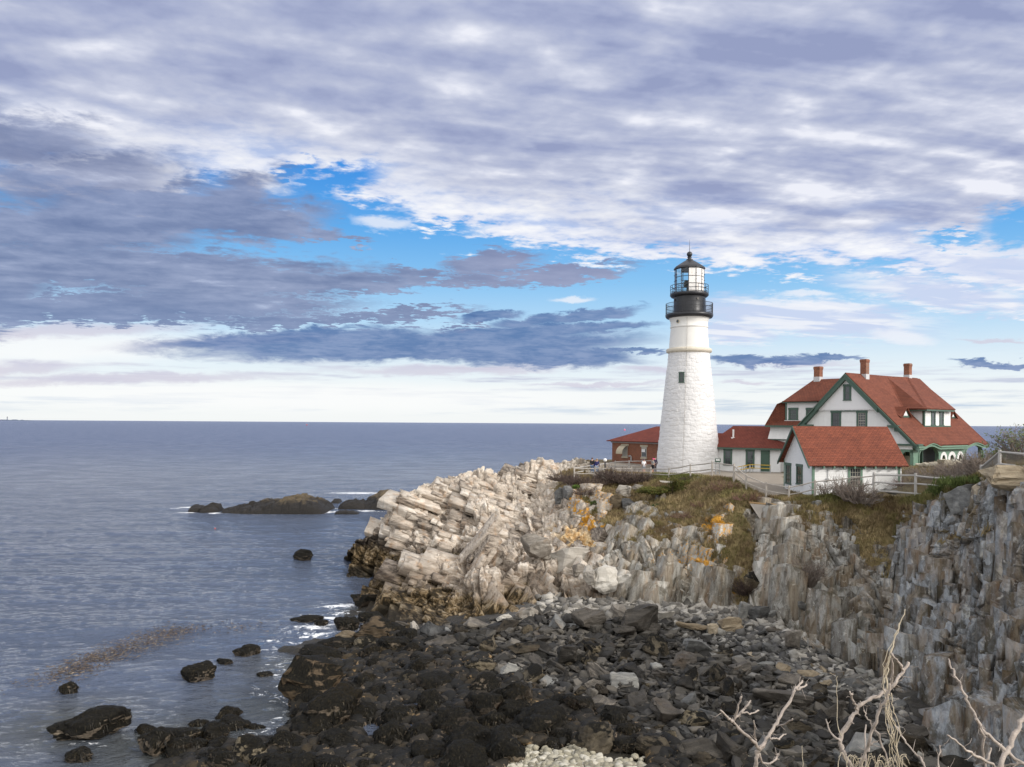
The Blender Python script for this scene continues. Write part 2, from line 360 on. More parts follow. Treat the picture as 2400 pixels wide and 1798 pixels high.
def water_material():
    m, t, b = new_mat('sea_water')
    pos = geo_pos(t)
    dist = t.vm('LENGTH', pos)
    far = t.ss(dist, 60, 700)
    A = t.attr('foam'); fo = t.sep(A['Vector'])
    p1 = t.mapping(pos, rot=(0, 0, .25), scale=(.55, 1., 1))
    h1 = t.noise(p1, 1.5, 5, .58, .35); h2 = t.noise(p1, .35, 4, .55, .3); h3 = t.noise(t.mapping(pos, scale=(.10, .17, 1)), 1., 6, .62)
    hf = t.noise(p1, 6., 4, .6, .3)
    nb = t.bump(h3, t.lin(far, 0, 1, .10, .8), 3.5)
    nb = t.bump(h2, .32, .9, nb); nb = t.bump(h1, t.lin(far, 0, 1, .95, .5), .34, nb); nb = t.bump(hf, t.lin(far, 0, 1, .8, .0), .09, nb)
    shal = fo[1]
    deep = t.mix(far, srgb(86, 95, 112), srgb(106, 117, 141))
    deep = t.mix(shal, deep, srgb(72, 72, 62))
    vr = t.noise(t.mapping(pos, scale=(.03, .05, 1)), 1., 4, .6)
    deep = t.mix(t.ss(vr, .3, .7), deep, t.mix(1, deep, (.75, .8, .85, 1), 'MULTIPLY'))
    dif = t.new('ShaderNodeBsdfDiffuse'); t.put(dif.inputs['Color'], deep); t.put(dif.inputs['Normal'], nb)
    gl = t.new('ShaderNodeBsdfGlossy'); gl.distribution = 'GGX'
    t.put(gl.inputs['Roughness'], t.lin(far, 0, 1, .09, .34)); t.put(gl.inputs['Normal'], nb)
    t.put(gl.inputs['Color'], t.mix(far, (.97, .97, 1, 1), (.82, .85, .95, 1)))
    fr = t.new('ShaderNodeFresnel'); fr.inputs['IOR'].default_value = 1.33; t.put(fr.inputs['Normal'], nb)
    fac = t.m('MULTIPLY', t.m('MULTIPLY', fr.outputs[0], t.lin(far, 0, 1, 1., .52)), t.lin(h3, .36, .64, t.lin(far, 0, 1, .80, .42), t.lin(far, 0, 1, 1.12, 1.3)))
    ms = t.new('ShaderNodeMixShader'); t.put(ms.inputs[0], fac); t.put(ms.inputs[1], dif.outputs[0]); t.put(ms.inputs[2], gl.outputs[0])
    # foam: broken lace where the mesh says the water breaks
    fn = t.noise(t.mapping(pos, rot=(0, 0, .3), scale=(.8, 1.2, 1)), 1.7, 8, .72, 1.4)
    fm = t.ss(t.m('ADD', fo[0], t.m('MULTIPLY', t.m('SUBTRACT', fn, .5), 2.6)), .62, .86)
    fd = t.new('ShaderNodeBsdfDiffuse'); fd.inputs['Color'].default_value = (.86, .88, .9, 1)
    m2 = t.new('ShaderNodeMixShader'); t.put(m2.inputs[0], fm); t.put(m2.inputs[1], ms.outputs[0]); t.put(m2.inputs[2], fd.outputs[0])
    t.l.new(m2.outputs[0], t.n['Material Output'].inputs['Surface'])
    return m
M_SEA = water_material()
def seg_d(x, y, ax, ay, bx, by):
    t_ = np.clip(((x-ax)*(bx-ax)+(y-ay)*(by-ay))/((bx-ax)**2+(by-ay)**2+1e-9), 0, 1)
    return np.hypot(x-ax-t_*(bx-ax), y-ay-t_*(by-ay))
def build_sea():
    ys = [22.]
    while ys[-1] < 60000: ys.append(ys[-1]*1.0045 + (.02 if ys[-1] < 200 else ys[-1]*.012))
    ys = np.array(ys); us = np.linspace(-2.2, 1.9, 900)
    us = np.concatenate([np.linspace(-2.6, -.72, 60)[:-1], np.linspace(-.72, .25, 620)[:-1], np.linspace(.25, .8, 120)[:-1], np.linspace(.8, 2.4, 50)])
    Y, U = np.meshgrid(ys, us, indexing='ij'); X = U*Y
    x = X.ravel(); y = Y.ravel(); r = np.hypot(x, y)
    z = np.zeros_like(x); amp = np.clip((260-r)/200, 0, 1)
    for (lam, ang, a, ph) in ((9., .15, .045, 0), (5.2, -.25, .035, 1.3), (3.1, .5, .022, 2.1), (2.0, -.1, .018, .4), (1.25, .35, .012, 3.), (.8, -.45, .008, 5.), (14., .05, .06, 4)):
        k = 2*math.pi/lam; wv = vnoise(np.stack([x/lam*.4, y/lam*.4, 0*x+ph], 1), 5)*5
        z += a*np.sin(k*(x*math.sin(ang)+y*math.cos(ang))+wv+ph)
    z *= amp
    # calmer in the cove
    V = np.stack([x, y, z], 1)
    foam = np.zeros_like(x)
    def spot(px, py, rx, ry, s=1.0, rot=0):
        nonlocal foam
        c = PZ(px, py, 0); dx_ = x-c.x; dy_ = y-c.y; cs, sn = math.cos(rot), math.sin(rot)
        u = (dx_*cs+dy_*sn)/rx; v = (-dx_*sn+dy_*cs)/ry
        foam = np.maximum(foam, s*np.clip(1.15-np.hypot(u, v)*.9, 0, .95))
    for a in FOAM_SPOTS: spot(*a)
    q = PZ(700, 1600, 0)
    sh = np.zeros_like(x)
    for (px, py, R) in SHALLOWS:
        c = PZ(px, py, 0); sh = np.maximum(sh, np.clip(1-np.hypot(x-c.x, y-c.y)/R, 0, 1))
    near = np.nonzero((r < 110) & (y > 24))[0]
    bz = np.concatenate([bed_z(x[q], y[q]) for q in np.array_split(near, 24)]); foam[near] = np.maximum(foam[near], .50*np.exp(-((bz+.12)/.22)**2)*np.clip((x[near]+30)/10, 0, 1))
    o = np_mesh('sea', V, grid_faces(len(ys), len(us)), M_SEA, smooth=True); tag(o, kind='structure')
    add_attr(o, 'foam', np.stack([foam, sh, 0*x], 1))
    return o
FOAM_SPOTS = [(440, 1190, 2.6, 1.0, 1.), (500, 1190, 1.6, 1.8, .95), (765, 1200, 2.6, 2.4, 1.), (800, 1192, 2., 2., 1.), (505, 1203, 1.6, 1.6, 1.), (440, 1201, 2.4, 1., 1.), (860, 1198, 2.4, 1.4, 1.), (850, 1187, 2.0, 1.2, .8), (410, 1192, 2.2, .7, .8),
    (840, 1156, 11, 3., .95), (960, 1158, 9, 3.5, .95), (720, 1160, 6, 1.4, .7), (620, 1207, 6, .6, .7), (700, 1206, 4, .5, .7), (545, 1204, 3, .5, .7), (800, 1198, 2.5, .6, .75), (890, 1200, 4, .6, .7), (900, 1232, 2, .8, .6),
    (800, 1420, 2.6, 1.2, .95, .4), (770, 1450, 2.2, .9, .9), (740, 1475, 2.0, 1.0, .85), (845, 1440, 1.4, .8, .9), (700, 1440, 2.0, .5, .62), (630, 1500, 1.5, .5, .75), (650, 1515, 1.2, .4, .7), (560, 1530, 1.4, .4, .62), (690, 1500, 2.2, .5, .62),
    (640, 1450, 2.5, .4, .55), (860, 1290, 2, .6, .55), (840, 1455, .9, .6, .9), (815, 1435, 2.5, .8, .9, .3), (760, 1465, 2.6, .9, .85, .3), (715, 1470, 2.5, .6, .8, .3), (680, 1515, 2.6, .7, .8, .4), (730, 1490, 2., .5, .8, .3), (610, 1520, 2.0, .5, .72, .3), (660, 1560, 1.6, .4, .7), (520, 1555, 1.5, .4, .7), (640, 1640, 1.2, .5, .6), (200, 1745, 2.2, .4, .6)]
SHALLOWS = [(690, 1650, 7), (400, 1740, 7), (150, 1700, 6), (700, 1560, 5), (560, 1770, 6), (860, 1430, 4)]
# ================================================================ rock headland and cliff: a lofted net of surveyed points
NET_COLS = [
 # R0 back, R1 crest, R2, R3, R4 upper foot, R5 channel, R6 lower crest, R7 lower mid, R8 foot
 [(790,1300,88),(838,1264,76.5),(827,1290,75.8),(819,1318,75.2),(811,1352,74.6),(850,1405,66),(887,1390,63.6),(887,1407,62.4),(886,1430,61)],
 [(870,1290,90),(890,1238,77.5),(878,1275,75.8),(868,1310,74.8),(862,1352,74.2),(905,1368,70),(922,1330,66.8),(905,1390,63),(893,1442,59.5)],
 [(925,1230,92),(930,1164,79),(928,1215,76.8),(922,1262,75),(938,1330,73),(950,1342,70),(976,1305,67.5),(950,1378,62),(920,1470,57)],
 [(990,1200,95),(992,1145,81.5),(1000,1200,77.5),(1000,1250,75),(1004,1292,72.5),(1012,1312,70),(1031,1314,66.5),(1010,1395,60.5),(992,1492,53.5)],
 [(1060,1190,98),(1055,1129,85),(1060,1185,79.5),(1065,1240,75.5),(1075,1293,72),(1080,1314,69.5),(1074,1325,66),(1075,1400,59.5),(1080,1484,53.5)],
 [(1120,1180,102),(1118,1111,88),(1125,1170,80.5),(1130,1225,75.5),(1125,1262,72.5),(1120,1280,70),(1118,1272,68),(1135,1370,60),(1150,1468,54)],
 [(1182,1190,104),(1182,1130,89),(1185,1180,81),(1190,1240,75),(1195,1285,71),(1195,1302,69),(1191,1300,67),(1200,1370,60.5),(1215,1452,55)],
 [(1250,1160,108),(1248,1086,93),(1250,1150,84.5),(1250,1220,76),(1250,1268,70.5),(1250,1300,67.5),(1255,1313,65.5),(1265,1360,61),(1280,1418,57.5)],
 [(1316,1140,112),(1316,1099,95),(1310,1128,86),(1305,1195,76),(1300,1250,70.5),(1310,1285,67.5),(1320,1310,65),(1335,1360,60.5),(1345,1424,56.5)],
 [(1378,1130,116),(1378,1087,97),(1378,1112,85),(1377,1165,74.5),(1375,1222,69.5),(1380,1268,66.5),(1390,1300,63.5),(1400,1350,60),(1410,1428,56.3)],
 [(1460,1115,92),(1460,1112,87),(1455,1150,77.5),(1450,1190,71.5),(1450,1222,68),(1448,1243,65.8),(1450,1265,63.5),(1455,1340,59.5),(1465,1430,56)],
 [(1540,1118,86),(1540,1114,81),(1535,1145,73.5),(1530,1180,68.5),(1530,1208,65.5),(1530,1228,63.5),(1540,1246,62),(1535,1340,58.2),(1545,1432,55)],
 [(1620,1122,79),(1620,1117,74),(1620,1145,68.5),(1615,1185,64.5),(1615,1218,62.5),(1615,1243,61),(1615,1272,59.5),(1615,1360,57),(1625,1438,54.8)],
 [(1712,1130,70),(1710,1126,65.5),(1700,1150,63),(1695,1185,61.2),(1690,1222,59.8),(1685,1262,58.4),(1685,1302,57.3),(1685,1370,55.8),(1690,1438,54.2)],
 [(1778,1162,68),(1775,1158,63),(1775,1173,61),(1772,1200,59.8),(1770,1237,58.5),(1765,1282,57.4),(1762,1332,56.3),(1765,1390,54.8),(1775,1444,53.2)],
 [(1832,1174,65),(1830,1170,60.5),(1835,1177,58.5),(1830,1197,57.3),(1825,1240,56.3),(1820,1290,55.2),(1815,1345,53.8),(1815,1400,52.3),(1820,1468,50.2)],
 [(1902,1174,64),(1900,1168,59.5),(1900,1175,57.5),(1900,1197,56.3),(1897,1250,55.3),(1893,1310,54),(1888,1380,52),(1880,1450,49.5),(1875,1530,46.8)],
 [(1972,1170,63),(1970,1162,58.5),(1968,1180,57),(1965,1215,56),(1962,1265,54.7),(1960,1320,53.2),(1955,1390,51.2),(1945,1480,48),(1940,1578,44.2)],
 [(2047,1172,61),(2045,1166,57),(2045,1190,55.5),(2040,1230,54.5),(2035,1280,53.4),(2030,1330,52),(2025,1400,50),(2020,1500,46.6),(2010,1604,42.8)],
 [(2107,1175,59),(2105,1171,55.5),(2105,1200,54.2),(2100,1240,53.5),(2095,1290,52.3),(2090,1340,50.8),(2083,1410,48.9),(2072,1510,45.7),(2050,1628,42)],
 [(2152,1172,57),(2150,1168,52.5),(2145,1182,50.8),(2140,1215,49.6),(2135,1265,48.6),(2128,1330,47.4),(2120,1420,45.2),(2110,1540,42.3),(2100,1685,38.3)],
 [(2217,1152,54),(2215,1150,49.5),(2210,1168,47.6),(2205,1210,46.5),(2200,1270,45.5),(2195,1340,44.4),(2185,1440,42.3),(2175,1580,39.2),(2160,1780,34.3)],
 [(2282,1128,51),(2280,1126,46.5),(2275,1150,45),(2270,1200,44),(2265,1270,43),(2262,1350,41.9),(2255,1460,39.7),(2245,1620,36.3),(2235,1850,31.6)],
 [(2347,1100,46),(2345,1099,41.5),(2340,1130,40),(2335,1190,39),(2335,1270,38),(2330,1370,36.9),(2325,1490,35.2),(2320,1660,32.6),(2310,1920,28.8)],
 [(2430,1100,42),(2425,1097,37.5),(2425,1140,36),(2425,1200,35),(2425,1290,34),(2425,1390,32.9),(2425,1520,31.3),(2425,1700,28.8),(2425,2000,25.2)],
 [(2640,1090,37),(2640,1085,33),(2640,1140,32),(2640,1200,31.2),(2640,1290,30.4),(2640,1390,29.5),(2640,1520,28.2),(2640,1720,26.2),(2640,2060,23)],
 [(3000,1070,30),(3000,1060,27),(3000,1120,26),(3000,1200,25.2),(3000,1290,24.6),(3000,1400,24),(3000,1540,23),(3000,1760,21.4),(3000,2150,19)],
]
def net_points():
    N = np.array([[P(*q) for q in c] for c in NET_COLS])          # cols x rows x 3
    N[:10, 0, 2] = -2.0                                           # behind the point: sea bed
    N[10:, 0, 2] -= .5
    N[0, 5, 2] = -1.2; N[1, 5, 2] = -.5; N[0, 4, 2] = -.2; N[1, 4, 2] = 0.; N[0, 8, 2] = -.1
    last = N[:, 8:9].copy(); last[:, :, 2] = -1.8; last[:, :, 1] -= 1.2
    return np.concatenate([N, last], 1)
def catmull(Pn, idx, tt):
    n = Pn.shape[0]; i0 = np.clip(idx-1, 0, n-1); i2 = np.clip(idx+1, 0, n-1); i3 = np.clip(idx+2, 0, n-1)
    p0, p1, p2, p3 = Pn[i0], Pn[idx], Pn[i2], Pn[i3]; t_ = tt.reshape((-1,)+(1,)*(Pn.ndim-1)); ten = .38
    m1 = (p2-p0)*ten; m2 = (p3-p1)*ten; t2 = t_*t_; t3 = t2*t_
    return (2*t3-3*t2+1)*p1+(t3-2*t2+t_)*m1+(-2*t3+3*t2)*p2+(t3-t2)*m2
def loft(N, res):
    """N cols x rows x 3 -> fine grid; res(seg lengths)->samples"""
    def params(A, mult):
        idx = []; tt = []
        for i in range(A.shape[0]-1):
            L = np.linalg.norm(A[i+1]-A[i], axis=-1); L = np.percentile(L, 75)
            d_ = np.linalg.norm((A[i]+A[i+1])*.5-np.array([0, 0, H]), axis=-1).min()
            k = max(3, int(L/(res*d_*mult)))
            idx += [i]*k; tt += list(np.arange(k)/k)
        idx.append(A.shape[0]-2); tt.append(1.0)
        return np.array(idx), np.array(tt)
    ci, ct = params(N, 1.0); ri, rt = params(np.swapaxes(N, 0, 1), 1.0)
    G = catmull(N, ci, ct)                       # C x rows x 3
    G = np.swapaxes(catmull(np.swapaxes(G, 0, 1), ri, rt), 0, 1)
    return G, ci+ct, ri+rt
def grid_normals(G):
    du = np.gradient(G, axis=0); dv = np.gradient(G, axis=1)
    n = np.cross(dv, du); n /= np.linalg.norm(n, axis=-1, keepdims=True)+1e-9
    return n
def bricks(p, axes, sizes, seed, warp=.25, wscale=.3):
    """fractured bedrock: staggered random blocks along three axes -> offset, random tone, crack distance"""
    q = p if warp == 0 else p+(np.stack([vnoise(p*wscale, seed+1), vnoise(p*wscale, seed+2), vnoise(p*wscale, seed+3)], 1)-.5)*2*warp*np.array(sizes).max()
    u = q@axes[0]/sizes[0]; v = q@axes[1]/sizes[1]; w_ = q@axes[2]/sizes[2]
    v = v+.45*np.sin(v*2.399+seed)                      # uneven bed thickness
    k = np.floor(v); u = u+hash1(k, k*0+seed, seed=seed)*9; m_ = np.floor(u+.3*np.sin(u*1.7+k)); w_ = w_+hash1(k, m_, seed=seed+5)*7; n_ = np.floor(w_)
    r = hash1(k, m_, n_, seed+9); fu = u-np.floor(u)-.5; fv = v-k-.5; fw = w_-n_-.5
    g = [(hash1(k, m_, n_, seed+20+i)-.5) for i in range(3)]
    off = (r-.5)+.75*(g[0]*fu+g[1]*fv+g[2]*fw)
    cr = np.minimum(np.minimum((.5-abs(fu))*sizes[0], (.5-abs(fv))*sizes[1]), (.5-abs(fw))*sizes[2])
    return off, r, cr
def axes_lean(deg, back=.25):
    a = math.radians(deg); lo = np.array([math.sin(a), back, math.cos(a)]); lo /= np.linalg.norm(lo)
    th = np.array([math.cos(a), .25, -math.sin(a)]); th -= lo*(th@lo); th /= np.linalg.norm(th)
    return np.array([lo, th, np.cross(lo, th)])
def ell(px, py, lst, soft=.5):
    out = np.zeros_like(px)
    for (x, y, rx, ry, s) in lst:
        d_ = np.hypot((px-x)/rx, (py-y)/ry); out = np.maximum(out, s*np.clip((1+soft-d_)/(2*soft), 0, 1))
    return out
GRASS = [(1545,1150,175,42,1.),(1690,1165,85,50,1.),(1470,1240,55,34,.9),(1590,1222,95,26,.85),(1665,1280,46,40,.72),(1735,1300,38,115,.95),(1360,1140,60,34,.95),
   (1420,1195,46,36,.8),(1990,1205,130,32,1.),(2075,1225,52,50,1.),(2030,1270,50,36,.85),(1925,1172,90,16,1.),(1870,1240,38,14,.8),(2110,1185,60,22,1.),(2235,1140,52,26,1.),(2050,1300,40,40,.6),(1900,1350,38,70,.35),(1820,1420,40,60,.4),
   (1740,1400,30,30,.6),(2180,1170,30,14,1.),(2360,1112,80,14,.9),(1560,1255,60,14,.8), (2080,1330,18,50,.55),(2230,1260,60,26,.62),(2270,1180,30,14,.6),(2150,1300,30,50,.5),(2330,1240,40,20,.6),(1840,1320,22,30,.5)]
LICH = [(1400,1180,60,40,.62),(1640,1330,70,60,.62),(1560,1340,60,50,.55),(1690,1290,50,50,.6),(1480,1230,50,30,.5),(1352,1165,28,26,1.),(1385,1213,44,24,1.),(1330,1150,20,22,.9),(1690,1240,44,26,1.),(1655,1320,28,40,.85),(1610,1320,40,30,.6),(1575,1340,30,30,.55),(1680,1360,22,26,.8),(1545,1225,36,18,.6),
   (1500,1225,20,12,.7),(1590,1375,26,20,.4),(1530,1290,22,16,.5),(1705,1375,14,24,.6),(1445,1175,20,12,.3)]
CHIP = [(1350,1262,48,26,1.)]
GR_DISP = {}
def build_cliff():
    N = net_points(); G, cu, rv = loft(N, .0014)
    shp = G.shape[:2]; n = grid_normals(G); p = G.reshape(-1, 3); nn = n.reshape(-1, 3)
    if nn[:, 1].mean() > 0: nn = -nn
    C = np.repeat(cu[:, None], shp[1], 1).ravel(); R = np.repeat(rv[None], shp[0], 0).ravel()
    pp = proj(p); px, py = pp[:, 0], pp[:, 1]
    edge = fbm(p*.55, 4, 3)-.5; edge2 = fbm(p*2.2, 3, 8)-.5
    jx = px+edge*70+edge2*40; jy = py+edge*55+edge2*30
    grass = ell(jx, jy, GRASS); lich = ell(px+edge*60+edge2*60, py+edge*50+edge2*50, LICH); chip = ell(jx, jy, CHIP)
    flatg = np.clip((nn[:, 2]-.45)/.3, 0, 1)
    back = np.clip(1.6-R, 0, 1)*np.clip((C-8)/1.0, 0, 1)
    grass = np.maximum(grass, back)
    wH = np.clip((9.3-C)/1.6, 0, 1); wR = np.clip((C-18.8)/1.2, 0, 1)
    AH = axes_lean(112, .12); AC = axes_lean(17, .3); AC2 = axes_lean(7, .3); AR = axes_lean(9, .2)
    AHb = axes_lean(108, .1)
    wE = np.clip((C-13.2)/1.2, 0, 1)*(1-wR); wC = np.clip(1-wH-wE-wR, 0, 1)
    zone = np.argmax(np.stack([wH, wC, wE, wR], 1), 1)
    W3 = np.stack([vnoise(p*.3, 101+i) for i in range(3)], 1)-.5
    SPEC = [[(AHb, (6.5, 1.5, 5.), 3, .12, .95), (AH, (1.9, .45, 1.6), 5, .14, .40), (AH, (.6, .17, .6), 7, .15, .12), (axes_lean(38, .1), (3.0, 1.1, 3.), 11, .1, .28)],
            [(AC, (4.2, 1.15, 2.6), 13, .07, .85), (AC, (1.7, .48, 1.2), 15, .08, .42), (AC, (.5, .15, .45), 17, .12, .11)],
            [(AC2, (4.6, .95, 2.4), 19, .07, .95), (AC2, (1.6, .38, 1.1), 21, .09, .42), (AC2, (.6, .13, .4), 23, .12, .11)],
            [(AR, (5.2, 1.1, 2.6), 25, .08, 1.25), (AR, (1.7, .36, 1.0), 27, .13, .5), (AR, (.6, .12, .4), 29, .15, .12)]]
    disp = np.zeros(len(p)); tone = np.zeros(len(p)); crk = np.ones(len(p)); crs = np.ones(len(p))
    for zi, spec in enumerate(SPEC):
        mk = np.nonzero(zone == zi)[0]; q = p[mk]; ww = W3[mk]
        for li, (A, sz, seed, warp, amp) in enumerate(spec):
            o_, r_, c_ = bricks(q+ww*warp*max(sz), A, sz, seed, 0)
            disp[mk] += amp*o_; tone[mk] += (.3, .5, .2, 0)[li]*r_
            if li == 0: crs[mk] = c_
            if li == 1: crk[mk] = np.minimum(c_, crs[mk])
    GR0 = np.clip(grass*1.3-.25, 0, 1)
    disp = disp-(.13*np.clip(1-crk/.05, 0, 1)+.38*np.clip(1-crs/.10, 0, 1))*(1-GR0)**3
    rough = (fbm(p*5, 4, 31)-.5)*.13+(fbm(p*1.1, 3, 33)-.5)*.4
    g0 = GR0
    cp = .5*np.clip(chip*1.5, 0, 1)*(bricks(p, axes_lean(70), (.5, .2, .4), 41, .2)[0])*.6
    disp = disp*(1-.93*np.maximum(g0, chip))+rough*(1-.3*g0)+cp
    # keep the rim steady so that the fence and the paths stand on it
    disp = disp*1.0-.15*(1-g0)*np.clip((R-1.2)/.5, 0, 1)
    rim = np.clip(1.9-R, 0, 1)*np.clip((C-8.3)/1.0, 0, 1)
    disp = disp*(1-.85*rim)
    foot = np.clip((R-8.2)/.8, 0, 1); disp = disp*(1-.6*foot)
    V = p+nn*disp[:, None]
    o = np_mesh('headland_cliff', V, grid_faces(*shp)[:, ::-1], M_CLIFF); tag(o, kind='structure')
    tid = np.clip((11.0-C)/2., 0, 1)
    add_attr(o, 'mask', np.stack([tone, tid, grass, lich], 1))
    add_attr(o, 'zone', np.stack([wH, wR+.55*wE*np.clip((C-15)/3, 0, 1), chip, np.maximum(np.clip((2.4-C)/1.2, 0, 1), np.clip((6.0-C)/1., 0, 1)*np.clip((R-3.6)/.4, 0, 1)*np.clip((5.3-R)/.4, 0, 1))], 1))
    return o, p, V, grass, chip, lich, px, py, nn, C, R, shp
def cellrock(t, pos, axes, sizes):
    A = [tuple(float(v) for v in r) for r in axes]
    q = t.comb(*[t.m('DIVIDE', t.vm('DOT_PRODUCT', pos, A[i]), sizes[i]) for i in range(3)])
    q = t.vm('ADD', q, t.vm('SCALE', t.noise(pos, .8, 3, .6, out='Color'), scale=.6))
    n = t.new('ShaderNodeTexVoronoi', feature='F1', distance='MANHATTAN'); t.put(n.inputs['Vector'], q); n.inputs['Scale'].default_value = 1.
    return t.sep(n.outputs['Color'])[0], n.outputs['Distance']
def cliff_material():
    m, t, b = new_mat('cliff_rock'); pos = geo_pos(t)
    A = t.attr('mask'); tone, tid, grass = t.sep(A['Vector']); lich = A['Alpha']
    Z = t.attr('zone'); hw, rw, chip = t.sep(Z['Vector']); blkw = Z['Alpha']
    z = t.sep(pos)[2]
    g = t.noise(pos, 1.1, 7, .64, .3); f = t.noise(pos, 11., 6, .7)
    hA, hD = cellrock(t, pos, axes_lean(110, .1), (1.1, .13, .7)); cA, cD = cellrock(t, pos, axes_lean(13, .2), (1.2, .16, .6))
    st1 = t.noise(t.mapping(pos, rot=(.0, .35, .0), scale=(.8, .8, 9.)), 1.0, 5, .66, .5); st2 = t.noise(t.mapping(pos, rot=(0, -.2, 0), scale=(8., 1.2, .6)), 1.0, 5, .66, .5)
    hb = t.ss(hw, .35, .65)
    cel = t.sep(t.mix(hb, cA, hA))[0]; ced = t.sep(t.mix(hb, cD, hD))[0]; st = t.sep(t.mix(hb, st2, st1))[0]
    v = t.m('ADD', t.m('ADD', t.m('MULTIPLY', tone, t.lin(rw, 0, 1, .30, .17)), t.lin(rw, 0, 1, .02, .075)), t.m('ADD', t.m('MULTIPLY', cel, .14), t.m('ADD', t.m('MULTIPLY', st, .34), t.m('ADD', t.m('MULTIPLY', g, .30), t.m('MULTIPLY', f, .20)))))
    v = t.lin(v, .44, .86)
    pale = t.ramp(v, [(0, (.085, .068, .054, 1)), (.22, (.245, .205, .165, 1)), (.48, (.45, .385, .315, 1)), (.78, (.60, .53, .445, 1)), (1, (.74, .685, .605, 1))])
    mid = t.ramp(v, [(0, (.05, .044, .036, 1)), (.22, (.16, .145, .12, 1)), (.48, (.30, .285, .25, 1)), (.75, (.43, .415, .37, 1)), (1, (.62, .59, .53, 1))])
    blue = t.ramp(v, [(0, (.018, .016, .014, 1)), (.2, (.075, .067, .055, 1)), (.42, (.17, .168, .16, 1)), (.62, (.30, .315, .325, 1)), (.8, (.42, .435, .44, 1)), (1, (.62, .59, .51, 1))])
    c = t.mix(hw, mid, pale); c = t.mix(rw, c, blue)
    sv = t.noise(t.mapping(pos, rot=(0, -.14, 0), scale=(3.2, 1.6, .28)), 1.0, 6, .7, .5); svl = t.noise(t.mapping(pos, loc=(5, 2, 1), rot=(0, -.14, 0), scale=(1.1, .7, .22)), 1.0, 4, .6, .4)
    c = t.mix(t.m('MULTIPLY', t.ss(svl, .47, .57), t.m('MULTIPLY', t.lin(hw, 0, 1, 1, 0), .46)), c, t.ramp(sv, [(.3, (.075, .05, .030, 1)), (.46, (.22, .15, .085, 1)), (.58, (.33, .26, .17, 1)), (.72, (.50, .42, .30, 1))]))
    c = t.mix(t.m('MULTIPLY', t.ss(sv, .56, .66), t.lin(rw, 0, 1, .25, .6)), c, (.035, .031, .026, 1))
    rn = t.noise(t.mapping(pos, scale=(1.3, 1.3, .35)), 1.0, 5, .6, .4)
    c = t.mix(t.m('MULTIPLY', t.ss(rn, .52, .70), .6), c, t.mix(1, c, (.86, .62, .42, 1), 'MULTIPLY'))
    mn = t.noise(pos, .55, 6, .68, .5)
    c = t.mix(t.m('MULTIPLY', t.m('MULTIPLY', t.ss(mn, .53, .63), t.lin(hw, 0, 1, 1, .12)), .7), c, (.075, .062, .036, 1))
    wn = t.noise(pos, 1.9, 7, .72, .8)
    c = t.mix(t.m('MULTIPLY', t.ss(wn, .58, .66), t.lin(hw, 0, 1, .55, .15)), c, (.66, .63, .55, 1))
    c = t.mix(t.m('MULTIPLY', chip, .92), c, t.ramp(t.lin(t.m('ADD', f, t.m('MULTIPLY', cel, .4)), .4, .95), [(0, (.22, .10, .03, 1)), (.4, (.60, .36, .14, 1)), (1, (.82, .66, .40, 1))]))
    ln = t.noise(pos, 4.2, 7, .72, .8)
    lm = t.ss(t.m('ADD', t.m('MULTIPLY', lich, .55), t.m('SUBTRACT', ln, .5)), .33, .43)
    c = t.mix(lm, c, t.mix(f, (.42, .17, .02, 1), (.72, .40, .06, 1)))
    tn = t.m('MULTIPLY', t.m('SUBTRACT', t.noise(pos, .7, 6, .65, .5), .5), 2.2)
    zz = t.m('ADD', z, tn)
    blk = t.m('MULTIPLY', t.m('MULTIPLY', t.ss(zz, 4.0, 3.3), t.ss(zz, 2.1, 2.6)), t.m('MULTIPLY', blkw, .92))
    c = t.mix(blk, c, t.mix(f, (.022, .019, .017, 1), (.075, .065, .055, 1)))
    lim = t.m('ADD', t.m('MULTIPLY', blkw, .9), 0.)
    zb_ = t.m('SUBTRACT', zz, lim)
    gryb = t.m('MULTIPLY', t.m('MULTIPLY', t.ss(zb_, 3.3, 2.4), tid), .75)
    c = t.mix(gryb, c, t.mix(1, c, (.42, .38, .34, 1), 'MULTIPLY'))
    brn = t.m('MULTIPLY', t.ss(zb_, 2.15, 1.5), tid)
    wd = t.noise(t.mapping(pos, scale=(1.6, 1.6, .7)), 1.0, 7, .72, .7)
    weed = t.ramp(t.lin(wd, .32, .68), [(0, (.012, .009, .006, 1)), (.4, (.04, .028, .012, 1)), (.55, (.16, .11, .055, 1)), (.75, (.30, .235, .15, 1)), (1, (.42, .35, .25, 1))])
    c = t.mix(brn, c, weed)
    low = t.m('MULTIPLY', t.ss(zz, 1.15, .5), .92)
    c = t.mix(low, c, t.mix(f, (.010, .009, .007, 1), (.045, .036, .022, 1)))
    gn = t.noise(pos, 1.6, 5, .65); gf = t.noise(pos, 22, 3, .7)
    turf = t.ramp(t.lin(t.m('ADD', t.m('MULTIPLY', gn, .6), t.m('MULTIPLY', gf, .4)), .3, .7), [(0, (.06, .045, .022, 1)), (.4, (.155, .118, .055, 1)), (.75, (.25, .195, .095, 1)), (1, (.18, .17, .06, 1))])
    gm = t.ss(t.m('ADD', grass, t.m('MULTIPLY', t.m('SUBTRACT', gn, .5), .8)), .42, .6)
    c = t.mix(gm, c, turf)
    t.put(b.inputs['Base Color'], c)
    t.put(b.inputs['Roughness'], t.lin(low, 0, 1, .88, .6)); b.inputs['Specular IOR Level'].default_value = .2
    hgt = t.m('ADD', t.m('MULTIPLY', cel, .55), t.m('ADD', t.m('MULTIPLY', st, .35), t.m('ADD', t.m('MULTIPLY', f, .35), t.m('MULTIPLY', g, .2))))
    hgt = t.m('ADD', hgt, t.m('MULTIPLY', t.m('MULTIPLY', wd, brn), 1.2))
